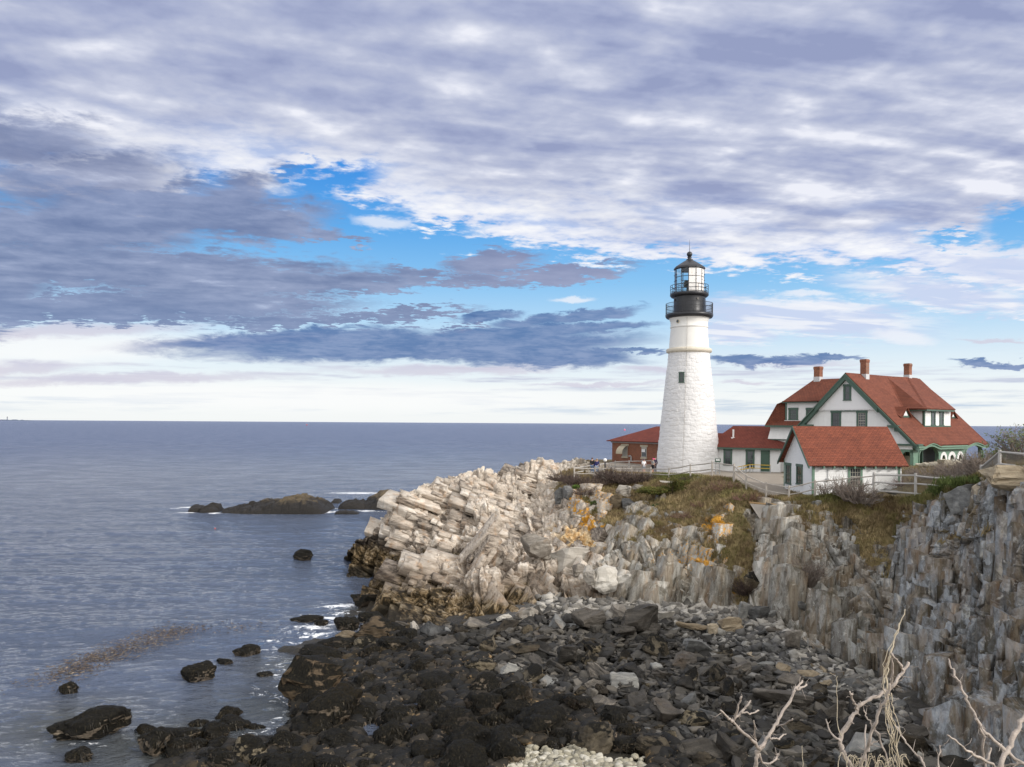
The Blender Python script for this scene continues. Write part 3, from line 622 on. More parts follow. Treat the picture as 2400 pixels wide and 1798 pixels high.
    t.put(b.inputs['Normal'], t.bump(hgt, 1., .10))
    return m
M_CLIFF = cliff_material()
CL_O, CL_P, CL_V, CL_G, CL_CH, CL_LI, CL_PX, CL_PY, CL_N, CL_C, CL_R, CL_S = build_cliff()
def box_template(k=3):
    """unit box with k x k faces on every side"""
    vs = {}; fs = []
    def vid(p):
        key = tuple(int(round(c*k)) for c in p)
        if key not in vs: vs[key] = len(vs)
        return vs[key]
    L = [i/k for i in range(k+1)]
    for ax in range(3):
        for side in (0, 1):
            for i in range(k):
                for j in range(k):
                    q = []
                    for (a, b) in ((0, 0), (1, 0), (1, 1), (0, 1)):
                        p = [0, 0, 0]; p[ax] = side; p[(ax+1) % 3] = L[i+a]; p[(ax+2) % 3] = L[j+b]; q.append(vid(p))
                    fs.append(q if side else q[::-1])
    V = np.zeros((len(vs), 3))
    for key, i in vs.items(): V[i] = np.array(key)/k-.5
    return V, np.array(fs)
def build_ledges():
    """bedrock slabs and columns standing proud of the cliff"""
    rng = np.random.default_rng(5)
    RIM = net_points()[:, 1, 2]; RIM2 = net_points()[:, 2, 2]; RIM = np.where(np.arange(len(RIM)) > 8.5, np.minimum(RIM, RIM2+.35), RIM)
    nr, nc = CL_S; G = CL_P.reshape(nr, nc, 3); ar = np.linalg.norm(np.cross(np.gradient(G, axis=0), np.gradient(G, axis=1)), axis=-1).ravel()
    C, R = CL_C, CL_R
    ok = (R > 1.0) & (R < 8.25) & (CL_G < .42) & (CL_CH < .35) & (C < 24.6)
    ok &= ~((C > 8.8) & (R < 1.75)); ok &= ~((C > 18.6) & (R < 2.3)); ok &= ~((C < 5.6) & (R > 3.9) & (R < 5.0)); ok &= ~((C < .9) & (R < 4.2))
    w = np.where(ok, ar, 0.); dist = CL_P[:, 1]
    TV, TF = box_template(4); TC = np.sign(TV)
    Vs, Fs, Ms, Zs = [], [], [], []; base = 0
    def batch(n, sel, axf, size, out, wob, tap=.15):
        nonlocal base
        ww = w*sel; idx = rng.choice(len(ww), n, p=ww/ww.sum())
        for i in idx:
            p = CL_P[i]; nn = CL_N[i]; A = axf(C[i], R[i], rng)
            A = A @ np.array(Euler(tuple(rng.normal(0, wob, 3))).to_matrix()).T
            sz = np.array([rng.uniform(*size[0]), rng.uniform(*size[1]), rng.uniform(*size[2])])
            if C[i] < 5.8 and 3.1 < R[i] < 5.2: sz[0] = min(sz[0], 1.3); sz[2] = min(sz[2], 1.2)
            lay = (.5 if C[i] < 9 else .62) if sz[1] > .5 else .25
            sz[1] = max(1, round(sz[1]/lay))*lay*.97; h = np.abs(A@nn)@sz*.5; c = p+nn*(rng.uniform(*out)-h)
            vq = c@A[1]; c = c+A[1]*((np.floor(vq/lay)+.5*(round(sz[1]/lay) % 2))*lay-vq)*(1 if C[i] < 19 else .5)
            tq = TV[:, :1]+.5; tk = rng.uniform(0, tap); tk = tq if rng.random() < .5 else 1-tq; tk = 1-tk*rng.uniform(0, tap)
            V = TV*sz; V[:, 1:] *= tk; V[:, 0] += (V[:, 1]*rng.normal(0, .40)+V[:, 2]*rng.normal(0, .25))*(1 if tap > .16 else .3)
            cj = rng.normal(0, 1, (2, 2, 2, 3))*np.minimum(sz*.05, .11)          # uneven corners
            t_ = TV+.5
            J = np.zeros_like(V)
            for a in (0, 1):
                for b in (0, 1):
                    for d in (0, 1):
                        wgt = (t_[:, 0] if a else 1-t_[:, 0])*(t_[:, 1] if b else 1-t_[:, 1])*(t_[:, 2] if d else 1-t_[:, 2]); J += wgt[:, None]*cj[a, b, d]
            V = (V+J)@A+c
            if V[:, 2].max() > np.interp(C[i], np.arange(len(RIM)), RIM)+(.35 if C[i] < 8.8 else (.0 if C[i] < 19.5 else .25)): continue
            Vs.append(V); Fs.append(TF+base); base += len(V)
            tn = rng.random(); Ms.append((i, tn))
    wH = np.clip((9.6-C)/1.2, 0, 1); wR = np.clip((C-18.8)/1.2, 0, 1); wC = (1-wH)*(1-wR)
    def axH(c, r, g):
        if r < 4.6: a = 110+g.normal(0, .6) if c < 7.5 else 20+g.normal(0, 2)
        else: a = 110+g.normal(0, .8) if c < 4.3 else np.interp(c, [4.3, 9], [38, 28])+g.normal(0, 1.5)
        if g.random() < .012: a = 38+g.normal(0, 4)
        return axes_lean(a, .1)
    def axC(c, r, g): return axes_lean(np.interp(c, [8, 10, 13, 16, 19], [30, 21, 14, 7, 6])+g.normal(0, .8), .26)
    def axR(c, r, g): return axes_lean(g.normal(7, 4), .18)
    up = (R < 4.7).astype(float)
    batch(210, wH, axH, ((4.0, 9.0), (.5, 1.5), (2.0, 4.0)), (.05, .38), .012)
    batch(360, wH, axH, ((1.6, 5.0), (.25, .7), (.9, 2.2)), (.0, .36), .015)
    batch(150, wH, axH, ((.5, 1.6), (.2, .3), (.4, 1.0)), (.05, .42), .03)
    batch(190, wC, axC, ((5.0, 9.5), (.7, 1.5), (1.3, 2.2)), (.05, .36), .010, .14)
    batch(230, wC, axC, ((2.6, 6.0), (.35, .8), (.8, 1.5)), (.05, .38), .016, .2)
    batch(160, wC, axC, ((.7, 1.8), (.2, .45), (.4, .9)), (.1, .50), .04, .2)
    batch(150, wR, axR, ((5.0, 10.), (.8, 2.3), (1.4, 2.6)), (.0, .55), .02, .30)
    batch(240, wR, axR, ((2.5, 6.0), (.25, .75), (.6, 1.4)), (.05, .46), .04, .45)
    batch(150, wR, axR, ((.6, 2.0), (.12, .35), (.3, .8)), (.1, .55), .09, .5)
    V = np.concatenate(Vs); k = len(TV); I = np.repeat([m[0] for m in Ms], k); T = np.repeat([m[1] for m in Ms], k)
    d_ = np.stack([fbm(V*2.4+s_*9.1, 3, 80+s_)-.5 for s_ in range(3)], 1)*.13; d2 = np.stack([fbm(V*9+s_*5.1, 2, 90+s_)-.5 for s_ in range(3)], 1)*.05; V = V+d_+d2
    o = np_mesh('rock_ledges', V, np.concatenate(Fs), M_CLIFF); tag(o, kind='structure')
    Cc = C[I]; tid = np.clip((11.0-Cc)/2., 0, 1); wE = np.clip((Cc-13.2)/1.2, 0, 1)*(1-wR[I])
    add_attr(o, 'mask', np.stack([T, tid, 0*T, np.minimum(CL_LI[I], .68)*.95], 1)); add_attr(o, 'zone', np.stack([wH[I], wR[I]+.55*wE*np.clip((Cc-15)/3, 0, 1), 0*T, np.maximum(np.clip((2.4-Cc)/1.2, 0, 1), .0)], 1))
build_ledges()
# ================================================================ beach bed
BC = [  # surveyed heights of the shore bed: photo x, y, height
 (890,1430,.1),(850,1450,-.05),(790,1470,-.12),(740,1500,-.15),(700,1530,.1),(690,1600,.0),(700,1660,.1),(690,1730,.05),(640,1770,.0),(540,1798,.05),(420,1820,.0),(330,1900,.0),
 (1000,1500,.75),(1080,1490,1.2),(1210,1460,1.6),(1345,1430,1.9),(1470,1435,1.9),(1620,1445,1.95),(1770,1450,1.9),(1870,1535,1.7),(1940,1585,1.5),(2010,1612,1.4),(2060,1640,1.3),(2110,1700,1.2),(2165,1790,1.1),(2240,1870,1.0),
 (850,1560,.35),(900,1640,.35),(960,1660,.3),(880,1720,.12),(1000,1580,.7),(1150,1560,1.1),(1300,1520,1.45),(1300,1620,1.),(1100,1660,.65),(1000,1740,.45),(820,1790,.15),(1200,1790,.75),(1400,1780,.95),(1500,1600,1.3),(1700,1560,1.55),(1700,1680,1.2),(1600,1790,1.1),(1850,1650,1.35),(1900,1780,1.15),(2050,1800,1.1),(1300,2000,.9),(1900,2100,1.),(800,2000,.1),(2300,2100,1.2),
 (560,1600,-1.),(600,1700,-.6),(400,1760,-.8),(300,1820,-.8),(600,1480,-1.6),(700,1430,-1.4),(780,1400,-1.2),(850,1400,-1.),(300,2000,-.6),(200,1500,-3),(500,1350,-4),(0,1700,-2.5)]
BPT = np.array([PZ(x, y, z) for x, y, z in BC])
def bed_z(x, y):
    x = np.asarray(x, float); y = np.asarray(y, float)
    d2 = (x[..., None]-BPT[:, 0])**2+((y[..., None]-BPT[:, 1])*.75)**2+1.2
    w_ = d2**-1.7; return (w_*BPT[:, 2]).sum(-1)/w_.sum(-1)
def build_bed():
    xs = np.arange(-34, 30, .16); ys = np.concatenate([np.arange(19, 40, .14), np.arange(40, 72, .2)])
    Y, X = np.meshgrid(ys, xs, indexing='ij'); p = np.stack([X.ravel(), Y.ravel(), 0*X.ravel()], 1)
    z = bed_z(p[:, 0], p[:, 1]); z += (fbm(p*.9, 4, 61)-.55)*.55+(fbm(p*3.5, 3, 62)-.5)*.2
    for (px, py, rx, ry) in POOLS:
        c = PZ(px, py, .2); q = np.hypot((p[:, 0]-c.x)/rx, (p[:, 1]-c.y)/ry); z -= .45*np.clip(1.4-q, 0, 1)
    p[:, 2] = z
    o = np_mesh('shore_bed', p, grid_faces(len(ys), len(xs)), M_BED, smooth=True); tag(o, kind='structure')
POOLS = [(878,1712,.9,.75),(965,1703,.55,.3),(970,1655,.7,.25),(1205,1750,.9,.3),(800,1545,.5,.4),(850,1545,.4,.3),(1017,1695,.4,.2)]
def bed_material():
    m, t, b = new_mat('wet_shore_weed'); pos = geo_pos(t); z = t.sep(pos)[2]
    n = t.noise(pos, 1.6, 6, .65, .4); f = t.noise(t.mapping(pos, scale=(1, 1.6, 1)), 16, 5, .7, 1.)
    c = t.ramp(t.lin(t.m('ADD', t.m('MULTIPLY', n, .5), t.m('MULTIPLY', f, .5)), .3, .7), [(0, (.010, .009, .007, 1)), (.5, (.030, .026, .018, 1)), (.8, (.070, .058, .040, 1)), (1, (.17, .14, .10, 1))])
    gr = t.ramp(t.lin(t.m('ADD', t.m('MULTIPLY', n, .4), t.m('MULTIPLY', f, .6)), .3, .7), [(0, (.03, .029, .027, 1)), (.6, (.10, .095, .085, 1)), (1, (.26, .24, .20, 1))])
    c = t.mix(t.ss(z, 1.05, 1.6), c, gr)
    t.put(b.inputs['Base Color'], c); t.put(b.inputs['Roughness'], t.lin(f, .3, .7, .3, .75)); b.inputs['Specular IOR Level'].default_value = .4
    t.put(b.inputs['Normal'], t.bump(t.m('ADD', f, n), .9, .12)); return m
build_sea(); M_BED = bed_material(); build_bed()
for i_, (px_, py_, rx_, ry_) in enumerate(POOLS):
    q_ = PZ(px_, py_, .3); zq = float(bed_z(np.array(q_.x), np.array(q_.y)))+.10; n_ = 40; vs_ = [(q_.x, q_.y, zq)]
    for k_ in range(n_):
        a_ = 2*math.pi*k_/n_; e_ = .9+.7*(vnoise(np.array([[math.cos(a_)*1.6+i_*7, math.sin(a_)*1.6, 0]]), 3)[0]-.5); vs_.append((q_.x+rx_*e_*math.cos(a_), q_.y+ry_*1.5*e_*math.sin(a_), zq))
    o_ = mesh_obj('tide_pool', vs_, [(0, 1+k_, 1+(k_+1) % n_) for k_ in range(n_)], M_SEA); tag(o_, kind='structure')

# ================================================================ grounds on top of the headland
GC = [(1250,1088,94),(1316,1100,96),(1378,1112,85.5),(1460,1112,87.5),(1540,1114,82),(1620,1117,75),(1712,1126,66),(1775,1158,63.5),(1832,1170,61),(1900,1168,60),(1970,1162,59),(2045,1166,57.5),(2105,1171,56),(2150,1168,53),(2215,1150,50),(2280,1126,47),(2345,1099,42),(2425,1097,38),(2640,1085,33.5),(3000,1060,27.5),
   (1435,1082,106),(1388,1112,88),(1520,1104,92),(1560,1106,90),(1640,1112,86),(1720,1108,86),(1800,1112,80),(1824,1152,62),(1904,1158,60.5),(2110,1150,62),(2000,1140,70),(1780,1130,74),(1700,1118,78),(2147,1092,74),(2318,1098,84),(2400,1100,84),(2250,1096,96),(2500,1100,84),(2250,1085,66),(2200,1095,60),(2330,1075,55),(2420,1072,48),(2300,1085,66),(1300,1085,110),(1420,1080,112),(2500,1095,110),(2300,1095,110),(2000,1085,110),(1700,1080,110),(2900,1050,60)]
GPT = np.array([P(*q) for q in GC])
def ground_z(x, y):
    x = np.asarray(x, float); y = np.asarray(y, float)
    d2 = (x[..., None]-GPT[:, 0])**2+(y[..., None]-GPT[:, 1])**2+.6
    w_ = d2**-1.8; return (w_*GPT[:, 2]).sum(-1)/w_.sum(-1)
def gz(x, y): return float(ground_z(np.array(x), np.array(y)))
def build_grounds():
    r1 = np.array([[c[1][0], c[1][2]] for c in NET_COLS[7:]], float)
    pxs = np.linspace(1236, 3000, 520); y0 = np.interp(pxs, r1[:, 0], r1[:, 1])+.15
    yb = np.interp(pxs, [1236, 1330, 1500, 2400, 3000], [100, 114, 122, 128, 90])
    nt = 150; tt = np.linspace(0, 1, nt)**1.3
    Y = y0[:, None]+(yb-y0)[:, None]*tt[None]; X = (pxs[:, None]-CX)/F*Y
    x = X.ravel(); y = Y.ravel(); p = np.stack([x, y, 0*x], 1)
    z = np.concatenate([ground_z(a, b_) for a, b_ in zip(np.array_split(x, 20), np.array_split(y, 20))])
    z = z+(fbm(p*.8, 4, 71)-.5)*.18
    T = np.repeat(tt[None], len(pxs), 0).ravel(); z = z-np.clip((T-.93)/.07, 0, 1)*12
    z = z-.10*np.clip(1-T/.02, 0, 1)
    p[:, 2] = z; pp = proj(p); px, py = pp[:, 0], pp[:, 1]
    edge = fbm(p*.6, 4, 72)-.5
    path = ell(px+edge*30, py+edge*8, [(1480,1100,190,16,1.),(1640,1108,120,14,1.),(1770,1132,70,26,1.),(1800,1145,50,16,1.),(1750,1112,90,10,1.)], .3)
    o = np_mesh('grounds', p, grid_faces(len(pxs), nt), M_GROUNDS, smooth=True); tag(o, kind='structure')
    add_attr(o, 'mask', np.stack([path, 0*path, 0*path], 1))
    return p, path
def grounds_material():
    m, t, b = new_mat('turf_and_gravel'); pos = geo_pos(t); A = t.attr('mask'); path = t.sep(A['Vector'])[0]
    gn = t.noise(pos, 1.3, 6, .65); gf = t.noise(pos, 20, 3, .7)
    turf = t.ramp(t.lin(t.m('ADD', t.m('MULTIPLY', gn, .6), t.m('MULTIPLY', gf, .4)), .3, .7), [(0, (.06, .045, .025, 1)), (.4, (.125, .095, .05, 1)), (.7, (.19, .15, .075, 1)), (1, (.12, .13, .045, 1))])
    gv = t.mix(gf, (.22, .19, .155, 1), (.42, .37, .31, 1))
    c = t.mix(t.ss(t.m('ADD', path, t.m('MULTIPLY', t.m('SUBTRACT', gn, .5), .6)), .35, .55), turf, gv)
    t.put(b.inputs['Base Color'], c); b.inputs['Roughness'].default_value = .9; b.inputs['Specular IOR Level'].default_value = .2
    t.put(b.inputs['Normal'], t.bump(t.m('ADD', gf, gn), .7, .08)); return m
M_GROUNDS = grounds_material(); GR_P, GR_PATH = build_grounds()
# ================================================================ building materials
def clap_mat(name, base=(.80, .80, .79, 1), pitch=.125):
    m, t, b = new_mat(name); pos = geo_pos(t); x, y, z = t.sep(pos)
    saw = t.m('FRACT', t.m('DIVIDE', z, pitch)); n = t.noise(pos, .8, 5, .65); n2 = t.noise(t.mapping(pos, scale=(2, 2, .4)), 2., 5, .7)
    k = t.lin(t.m('ADD', t.m('MULTIPLY', n, .5), t.m('MULTIPLY', n2, .5)), .3, .7, .88, 1.04)
    t.put(b.inputs['Base Color'], t.mix(1, base, t.comb(k, k, t.m('MULTIPLY', k, .99)), 'MULTIPLY'))
    b.inputs['Roughness'].default_value = .55
    t.put(b.inputs['Normal'], t.bump(t.m('SUBTRACT', 1., saw), 1., .055)); return m
def roof_mat(name, dirv, c1, c2, course=.2, wid=.32):
    m, t, b = new_mat(name); pos = geo_pos(t)
    u = t.vm('DOT_PRODUCT', pos, dirv); z = t.sep(pos)[2]
    br = t.new('ShaderNodeTexBrick'); t.put(br.inputs['Vector'], t.comb(u, t.m('MULTIPLY', z, 1.42), 0))
    br.inputs['Scale'].default_value = 1.; br.inputs['Brick Width'].default_value = wid; br.inputs['Row Height'].default_value = course
    br.inputs['Mortar Size'].default_value = .016; br.inputs['Mortar Smooth'].default_value = .3; br.inputs['Bias'].default_value = -.1
    br.inputs['Color1'].default_value = c1; br.inputs['Color2'].default_value = c2; br.inputs['Mortar'].default_value = tuple(v*.35 for v in c1[:3])+(1,)
    n = t.noise(pos, .55, 6, .68, .4); n2 = t.noise(t.mapping(pos, scale=(3, 3, .5)), 1., 5, .65)
    k = t.lin(t.m('ADD', t.m('MULTIPLY', n, .6), t.m('MULTIPLY', n2, .4)), .32, .68, .72, 1.18)
    c = t.mix(1, br.outputs['Color'], t.comb(k, t.m('MULTIPLY', k, .98), t.m('MULTIPLY', k, .96)), 'MULTIPLY')
    ln = t.noise(pos, 3., 5, .7)
    c = t.mix(t.m('MULTIPLY', t.ss(ln, .62, .72), .35), c, (.20, .15, .11, 1))
    t.put(b.inputs['Base Color'], c); b.inputs['Roughness'].default_value = .85; b.inputs['Specular IOR Level'].default_value = .25
    t.put(b.inputs['Normal'], t.bump(t.m('ADD', t.m('SUBTRACT', 1., br.outputs['Fac']), t.m('MULTIPLY', t.noise(pos, 30, 3), .4)), .7, .03)); return m
def brick_mat(name, dirv):
    m, t, b = new_mat(name); pos = geo_pos(t); u = t.vm('DOT_PRODUCT', pos, dirv); z = t.sep(pos)[2]
    br = t.new('ShaderNodeTexBrick'); t.put(br.inputs['Vector'], t.comb(u, z, 0)); br.inputs['Scale'].default_value = 1.
    br.inputs['Brick Width'].default_value = .24; br.inputs['Row Height'].default_value = .08; br.inputs['Mortar Size'].default_value = .009
    br.inputs['Color1'].default_value = (.30, .11, .055, 1); br.inputs['Color2'].default_value = (.22, .075, .042, 1); br.inputs['Mortar'].default_value = (.22, .15, .11, 1)
    n = t.noise(pos, .9, 5, .6); k = t.lin(n, .3, .7, .8, 1.15)
    t.put(b.inputs['Base Color'], t.mix(1, br.outputs['Color'], t.comb(k, k, k), 'MULTIPLY')); b.inputs['Roughness'].default_value = .85
    t.put(b.inputs['Normal'], t.bump(t.m('SUBTRACT', 1., br.outputs['Fac']), .6, .015)); return m
def glass_mat(name, tint, refl):
    m, t, b = new_mat(name); pos = geo_pos(t); n = t.noise(pos, 2.2, 3, .5)
    t.put(b.inputs['Base Color'], t.mix(n, tint, tuple(v*1.8 for v in tint[:3])+(1,))); b.inputs['Roughness'].default_value = .06
    b.inputs['Specular IOR Level'].default_value = refl
    t.put(b.inputs['Normal'], t.bump(t.noise(pos, 3., 2), .15, .03)); return m
M_CLAP = clap_mat('white_clapboard'); M_WHITE = simple_mat('white_painted_wood', (.80, .80, .79, 1), .5, .06)
M_GREEN = simple_mat('dark_green_trim', (.055, .105, .078, 1), .5, .12); M_LGREEN = simple_mat('sage_green_board', (.15, .255, .185, 1), .55, .10)
M_DOOR = simple_mat('green_door_paint', (.05, .10, .07, 1), .5, .12); M_PANE = glass_mat('dark_window_glass', (.03, .035, .04, 1), .8)
M_CURT = simple_mat('pale_blind', (.42, .40, .34, 1), .8, .12); M_BLACK = simple_mat('black_iron_paint', (.022, .023, .027, 1), .38, .22, 1.5, bump=.15, bscale=6)
M_STONE = simple_mat('pale_lintel_stone', (.46, .40, .29, 1), .8, .12); M_METAL = simple_mat('galvanised_metal', (.48, .49, .49, 1), .45, .12, metal=.4)
M_GRY = simple_mat('grey_painted_board', (.30, .31, .31, 1), .7, .1); M_YEL = simple_mat('yellow_rail_paint', (.62, .40, .03, 1), .5, .08)
M_CONC = simple_mat('rough_concrete', (.33, .30, .26, 1), .9, .25, 1.4, bump=.5, bscale=9)
# ================================================================ framing helpers
class Fr:
    """vertical wall frame: origin o, horizontal direction x, outward normal n"""
    def __init__(s, o, x):
        s.o = Vector(o); s.x = Vector((x[0], x[1], 0)).normalized(); s.n = Vector((s.x.y, -s.x.x, 0))
    def uz(s, px, py):
        p = onplane(px, py, s.o, s.n); return ((p-s.o).dot(s.x), p.z)
    def pt(s, u, z, d=0.): 
        q = s.o+s.x*u+s.n*d; return Vector((q.x, q.y, z))
    def box(s, mb, u0, z0, u1, z1, d0, d1):
        mb.hexa([s.pt(u0, z0, d0), s.pt(u1, z0, d0), s.pt(u1, z0, d1), s.pt(u0, z0, d1), s.pt(u0, z1, d0), s.pt(u1, z1, d0), s.pt(u1, z1, d1), s.pt(u0, z1, d1)]); return mb
    def rect(s, a, b_):
        u0, z1 = s.uz(*a); u1, z0 = s.uz(*b_); return min(u0, u1), min(z0, z1), max(u0, u1), max(z0, z1)
from mathutils.geometry import tessellate_polygon
def plate(mb, fr, outer, holes, d0, d1):
    """flat wall with holes, between depths d0 (inner) and d1 (outer)"""
    loops = [[Vector((u, z, 0)) for u, z in outer]]+[[Vector((u, z, 0)) for u, z in h] for h in holes]
    flat = [q for l in loops for q in l]; tri = tessellate_polygon(loops); n = len(flat)
    vs = [fr.pt(q.x, q.y, d1) for q in flat]+[fr.pt(q.x, q.y, d0) for q in flat]
    fs = [tuple(t_) for t_ in tri]+[tuple(i+n for i in t_[::-1]) for t_ in tri]; b = 0
    for l in loops:
        k = len(l)
        for i in range(k): fs.append((b+i, b+(i+1) % k, n+b+(i+1) % k, n+b+i))
        b += k
    mb.add(vs, fs); return mb
def slab(pts, th=.12):
    """roof slab: polygon with thickness below"""
    pts = [Vector(p) for p in pts]; n = (pts[1]-pts[0]).cross(pts[2]-pts[0]).normalized()
    if n.z < 0: pts = pts[::-1]; n = -n
    return MB().prism([p-n*th for p in pts], n*th)
def window(parent, fr, u0, z0, u1, z1, trim=.10, mt=None, sash=None, cols=2, rows=2, sill=True, d=.0, pane=None, muntin=True):
    mt = mt or M_GREEN; sash = sash or mt
    f = MB(); fr.box(f, u0, z0, u0+trim, z1, d-.02, d+.05); fr.box(f, u1-trim, z0, u1, z1, d-.02, d+.05)
    fr.box(f, u0-.03, z1-trim, u1+.03, z1+.02, d-.021, d+.07); fr.box(f, u0-.04, z0-.03, u1+.04, z0+.05, d-.019, d+.09)
    o = f.build('window', mt, parent)
    a0, a1, b0, b1 = u0+trim, u1-trim, z0+.05, z1-trim; g = MB(); fr.box(g, a0, b0, a1, b1, d-.015, d+.008); g.build('pane', pane or M_PANE, o)
    s = MB(); w_ = .035
    mid = (b0+b1)/2; fr.box(s, a0, mid-.03, a1, mid+.03, d, d+.03)
    fr.box(s, a0, b0, a0+w_, b1, d, d+.028); fr.box(s, a1-w_, b0, a1, b1, d, d+.028); fr.box(s, a0, b1-w_, a1, b1, d, d+.026); fr.box(s, a0, b0, a1, b0+w_, d, d+.026)
    if muntin:
        for i in range(1, cols): x = a0+(a1-a0)*i/cols; fr.box(s, x-.012, b0, x+.012, b1, d, d+.022)
        for k in range(2):
            lo, hi = (b0, mid) if k == 0 else (mid, b1)
            for i in range(1, rows): zz = lo+(hi-lo)*i/rows; fr.box(s, a0, zz-.012, a1, zz+.012, d, d+.024)
    s.build('sash', sash, o); return o
# ================================================================ lighthouse
def build_lighthouse():
    L = P(1613, 1095, 92); cx, cy = L.x, L.y
    zz = lambda z1: 36.87-.017248*z1
    rr = lambda hw: hw*.35*92/F
    root = empty('lighthouse', (cx, cy, zz(1612)), 0, 'tall white stone lighthouse tower with a black lantern on the headland', 'lighthouse')
    c = (cx, cy, 0)
    # rubble tower
    prof = [(1640, 222), (1600, 218), (1500, 205.5), (1310, 185), (1150, 168.5), (1000, 154), (900, 142), (830, 135), (822, 134)]
    zs = np.linspace(zz(1640), zz(822), 300); pr = np.array([[zz(a), rr(b)] for a, b in prof]); R = np.interp(zs, pr[:, 0], pr[:, 1])
    nA = 300; A = np.linspace(0, 2*math.pi, nA+1)[:-1]
    Zg, Ag = np.meshgrid(zs, A, indexing='ij'); Rg = np.repeat(R[:, None], nA, 1)
    arc = np.stack([(Ag*3).ravel(), 0*Ag.ravel(), Zg.ravel()], 1)
    q = arc+ (np.stack([fbm(np.stack([np.cos(Ag).ravel()*3, np.sin(Ag).ravel()*3, Zg.ravel()], 1)*1.3, 3, s_) for s_ in (5, 6, 7)], 1)-.5)*.5
    k = np.floor(q[:, 2]/.42); uu = q[:, 0]/.62+hash1(k.astype(int), k.astype(int)*0)*7; m_ = np.floor(uu); r_ = hash1(k.astype(int), m_.astype(int), 3)
    fu = np.abs(uu-m_-.5); fz = np.abs(q[:, 2]/.42-k-.5); e_ = np.minimum((.5-fu)*.62, (.5-fz)*.42)
    g1 = hash1(k.astype(int), m_.astype(int), 9)-.5
    dsp = (r_-.5)*.045+.11*g1*(q[:, 2]/.42-k-.5)*.6-.03*np.clip(1-e_/.06, 0, 1)+(fbm(arc*3.0, 3, 9)-.5)*.05
    Rg = Rg+dsp.reshape(Rg.shape)*np.clip((zs[-1]-Zg)/.4, 0, 1)
    V = np.stack([cx+Rg*np.cos(Ag), cy+Rg*np.sin(Ag), Zg], -1).reshape(-1, 3)
    i = np.arange(300*nA).reshape(300, nA); j = np.roll(i, -1, 1)
    Fq = np.stack([i[:-1].ravel(), j[:-1].ravel(), j[1:].ravel(), i[1:].ravel()], 1)
    m, t, b = new_mat('whitewashed_rubble'); pos = geo_pos(t)
    n = t.noise(t.mapping(pos, scale=(1.2, 1.2, .5)), .8, 6, .65, .3); f = t.noise(pos, 9, 4, .6); vr = t.noise(t.mapping(pos, scale=(3, 3, .25)), 1., 5, .6)
    kf = t.lin(t.m('ADD', t.m('MULTIPLY', n, .6), t.m('MULTIPLY', f, .4)), .3, .7, .86, 1.02)
    cc = t.mix(1, (.755, .75, .745, 1), t.comb(kf, kf, kf), 'MULTIPLY')
    cc = t.mix(t.m('MULTIPLY', t.ss(vr, .58, .74), .25), cc, (.62, .58, .50, 1)); t.put(b.inputs['Base Color'], cc); b.inputs['Roughness'].default_value = .7
    t.put(b.inputs['Normal'], t.bump(f, .5, .05))
    np_mesh('tower', V, Fq, m, root, True)
    pl = simple_mat('cream_painted_render', (.745, .735, .70, 1), .6, .05, 1.2, bump=.1)
    MB().lathe([(rr(134), zz(824)), (rr(149), zz(818)), (rr(150), zz(800)), (rr(146), zz(795)), (rr(131), zz(790))], 96, c).build('string_course', simple_mat('weathered_cornice', (.62, .57, .47, 1), .7, .15), root, True)
    MB().lathe([(rr(131.5), zz(790)), (rr(126), zz(720)), (rr(121.5), zz(662)), (rr(121.5), zz(656)), (rr(125), zz(654)), (rr(125), zz(646)), (rr(122), zz(644)), (rr(123), zz(612)), (rr(128), zz(604)), (rr(128), zz(598)), (rr(132), zz(594)), (rr(136), zz(580)), (rr(136), zz(572))], 96, c).build('upper_tower', pl, root, True)
    # cable down the front
    toward = math.atan2(-cy, -cx)
    def on(r, z, a): return (cx+r*math.cos(a), cy+r*math.sin(a), z)
    pts = [on(rr(138), zz(560), toward-.10), on(rr(124), zz(640), toward-.10), on(rr(133), zz(780), toward-.10), on(rr(152), zz(800), toward-.10), on(rr(137), zz(830), toward-.10), on(rr(157), zz(1000), toward-.12), on(rr(188), zz(1310), toward-.15), on(rr(222), zz(1590), toward-.16)]
    MB().tube(pts, .022, 5).build('lightning_cable', simple_mat('grey_cable', (.42, .40, .37, 1), .6, .1), root)
    # window and round vent
    def small(a, z1a, z1b, w_, name):
        za, zb = zz(z1b), zz(z1a); r = np.interp((za+zb)/2, pr[:, 0], pr[:, 1]) if za < zz(822) else rr(124)
        fr = Fr(Vector(on(r, 0, a)), (-math.sin(a), math.cos(a)))
        if fr.n.dot(Vector((math.cos(a), math.sin(a), 0))) < 0: fr = Fr(fr.o, -fr.x)
        return window(root, fr, -w_/2, za, w_/2, zb, .07, cols=2, rows=2, d=.06)
    small(toward-.30, 958, 1026, .62, 'window')
    a = toward-.62; q0 = Vector(on(rr(121), zz(620), a)); dv = Vector((math.cos(a), math.sin(a), 0))
    o = MB().bar(q0, q0+dv*.12, .21, n=16).build('porthole', M_STONE, root); MB().bar(q0+dv*.1, q0+dv*.125, .15, n=16).build('pane', M_PANE, o)
    # lower gallery
    gal = MB().lathe([(rr(130), zz(592)), (rr(150), zz(588)), (rr(157), zz(576)), (rr(157), zz(566)), (rr(150), zz(561)), (rr(90), zz(561))], 96, c).build('lower_gallery', M_BLACK, root, True)
    def railing(R, z0, z1, n, rails, rad, name, par, rpost=.03, nball=0):
        mb = MB()
        for i in range(n):
            a = 2*math.pi*(i+.5)/n; mb.bar(on(R, z0, a), on(R, z1+.05 if nball and i % nball == 0 else z1, a), rpost*(1.6 if nball and i % nball == 0 else 1), n=5)
        for z in rails: mb.ring((cx, cy, z), R, rad, 72, 6)
        return mb.build(name, M_BLACK, par)
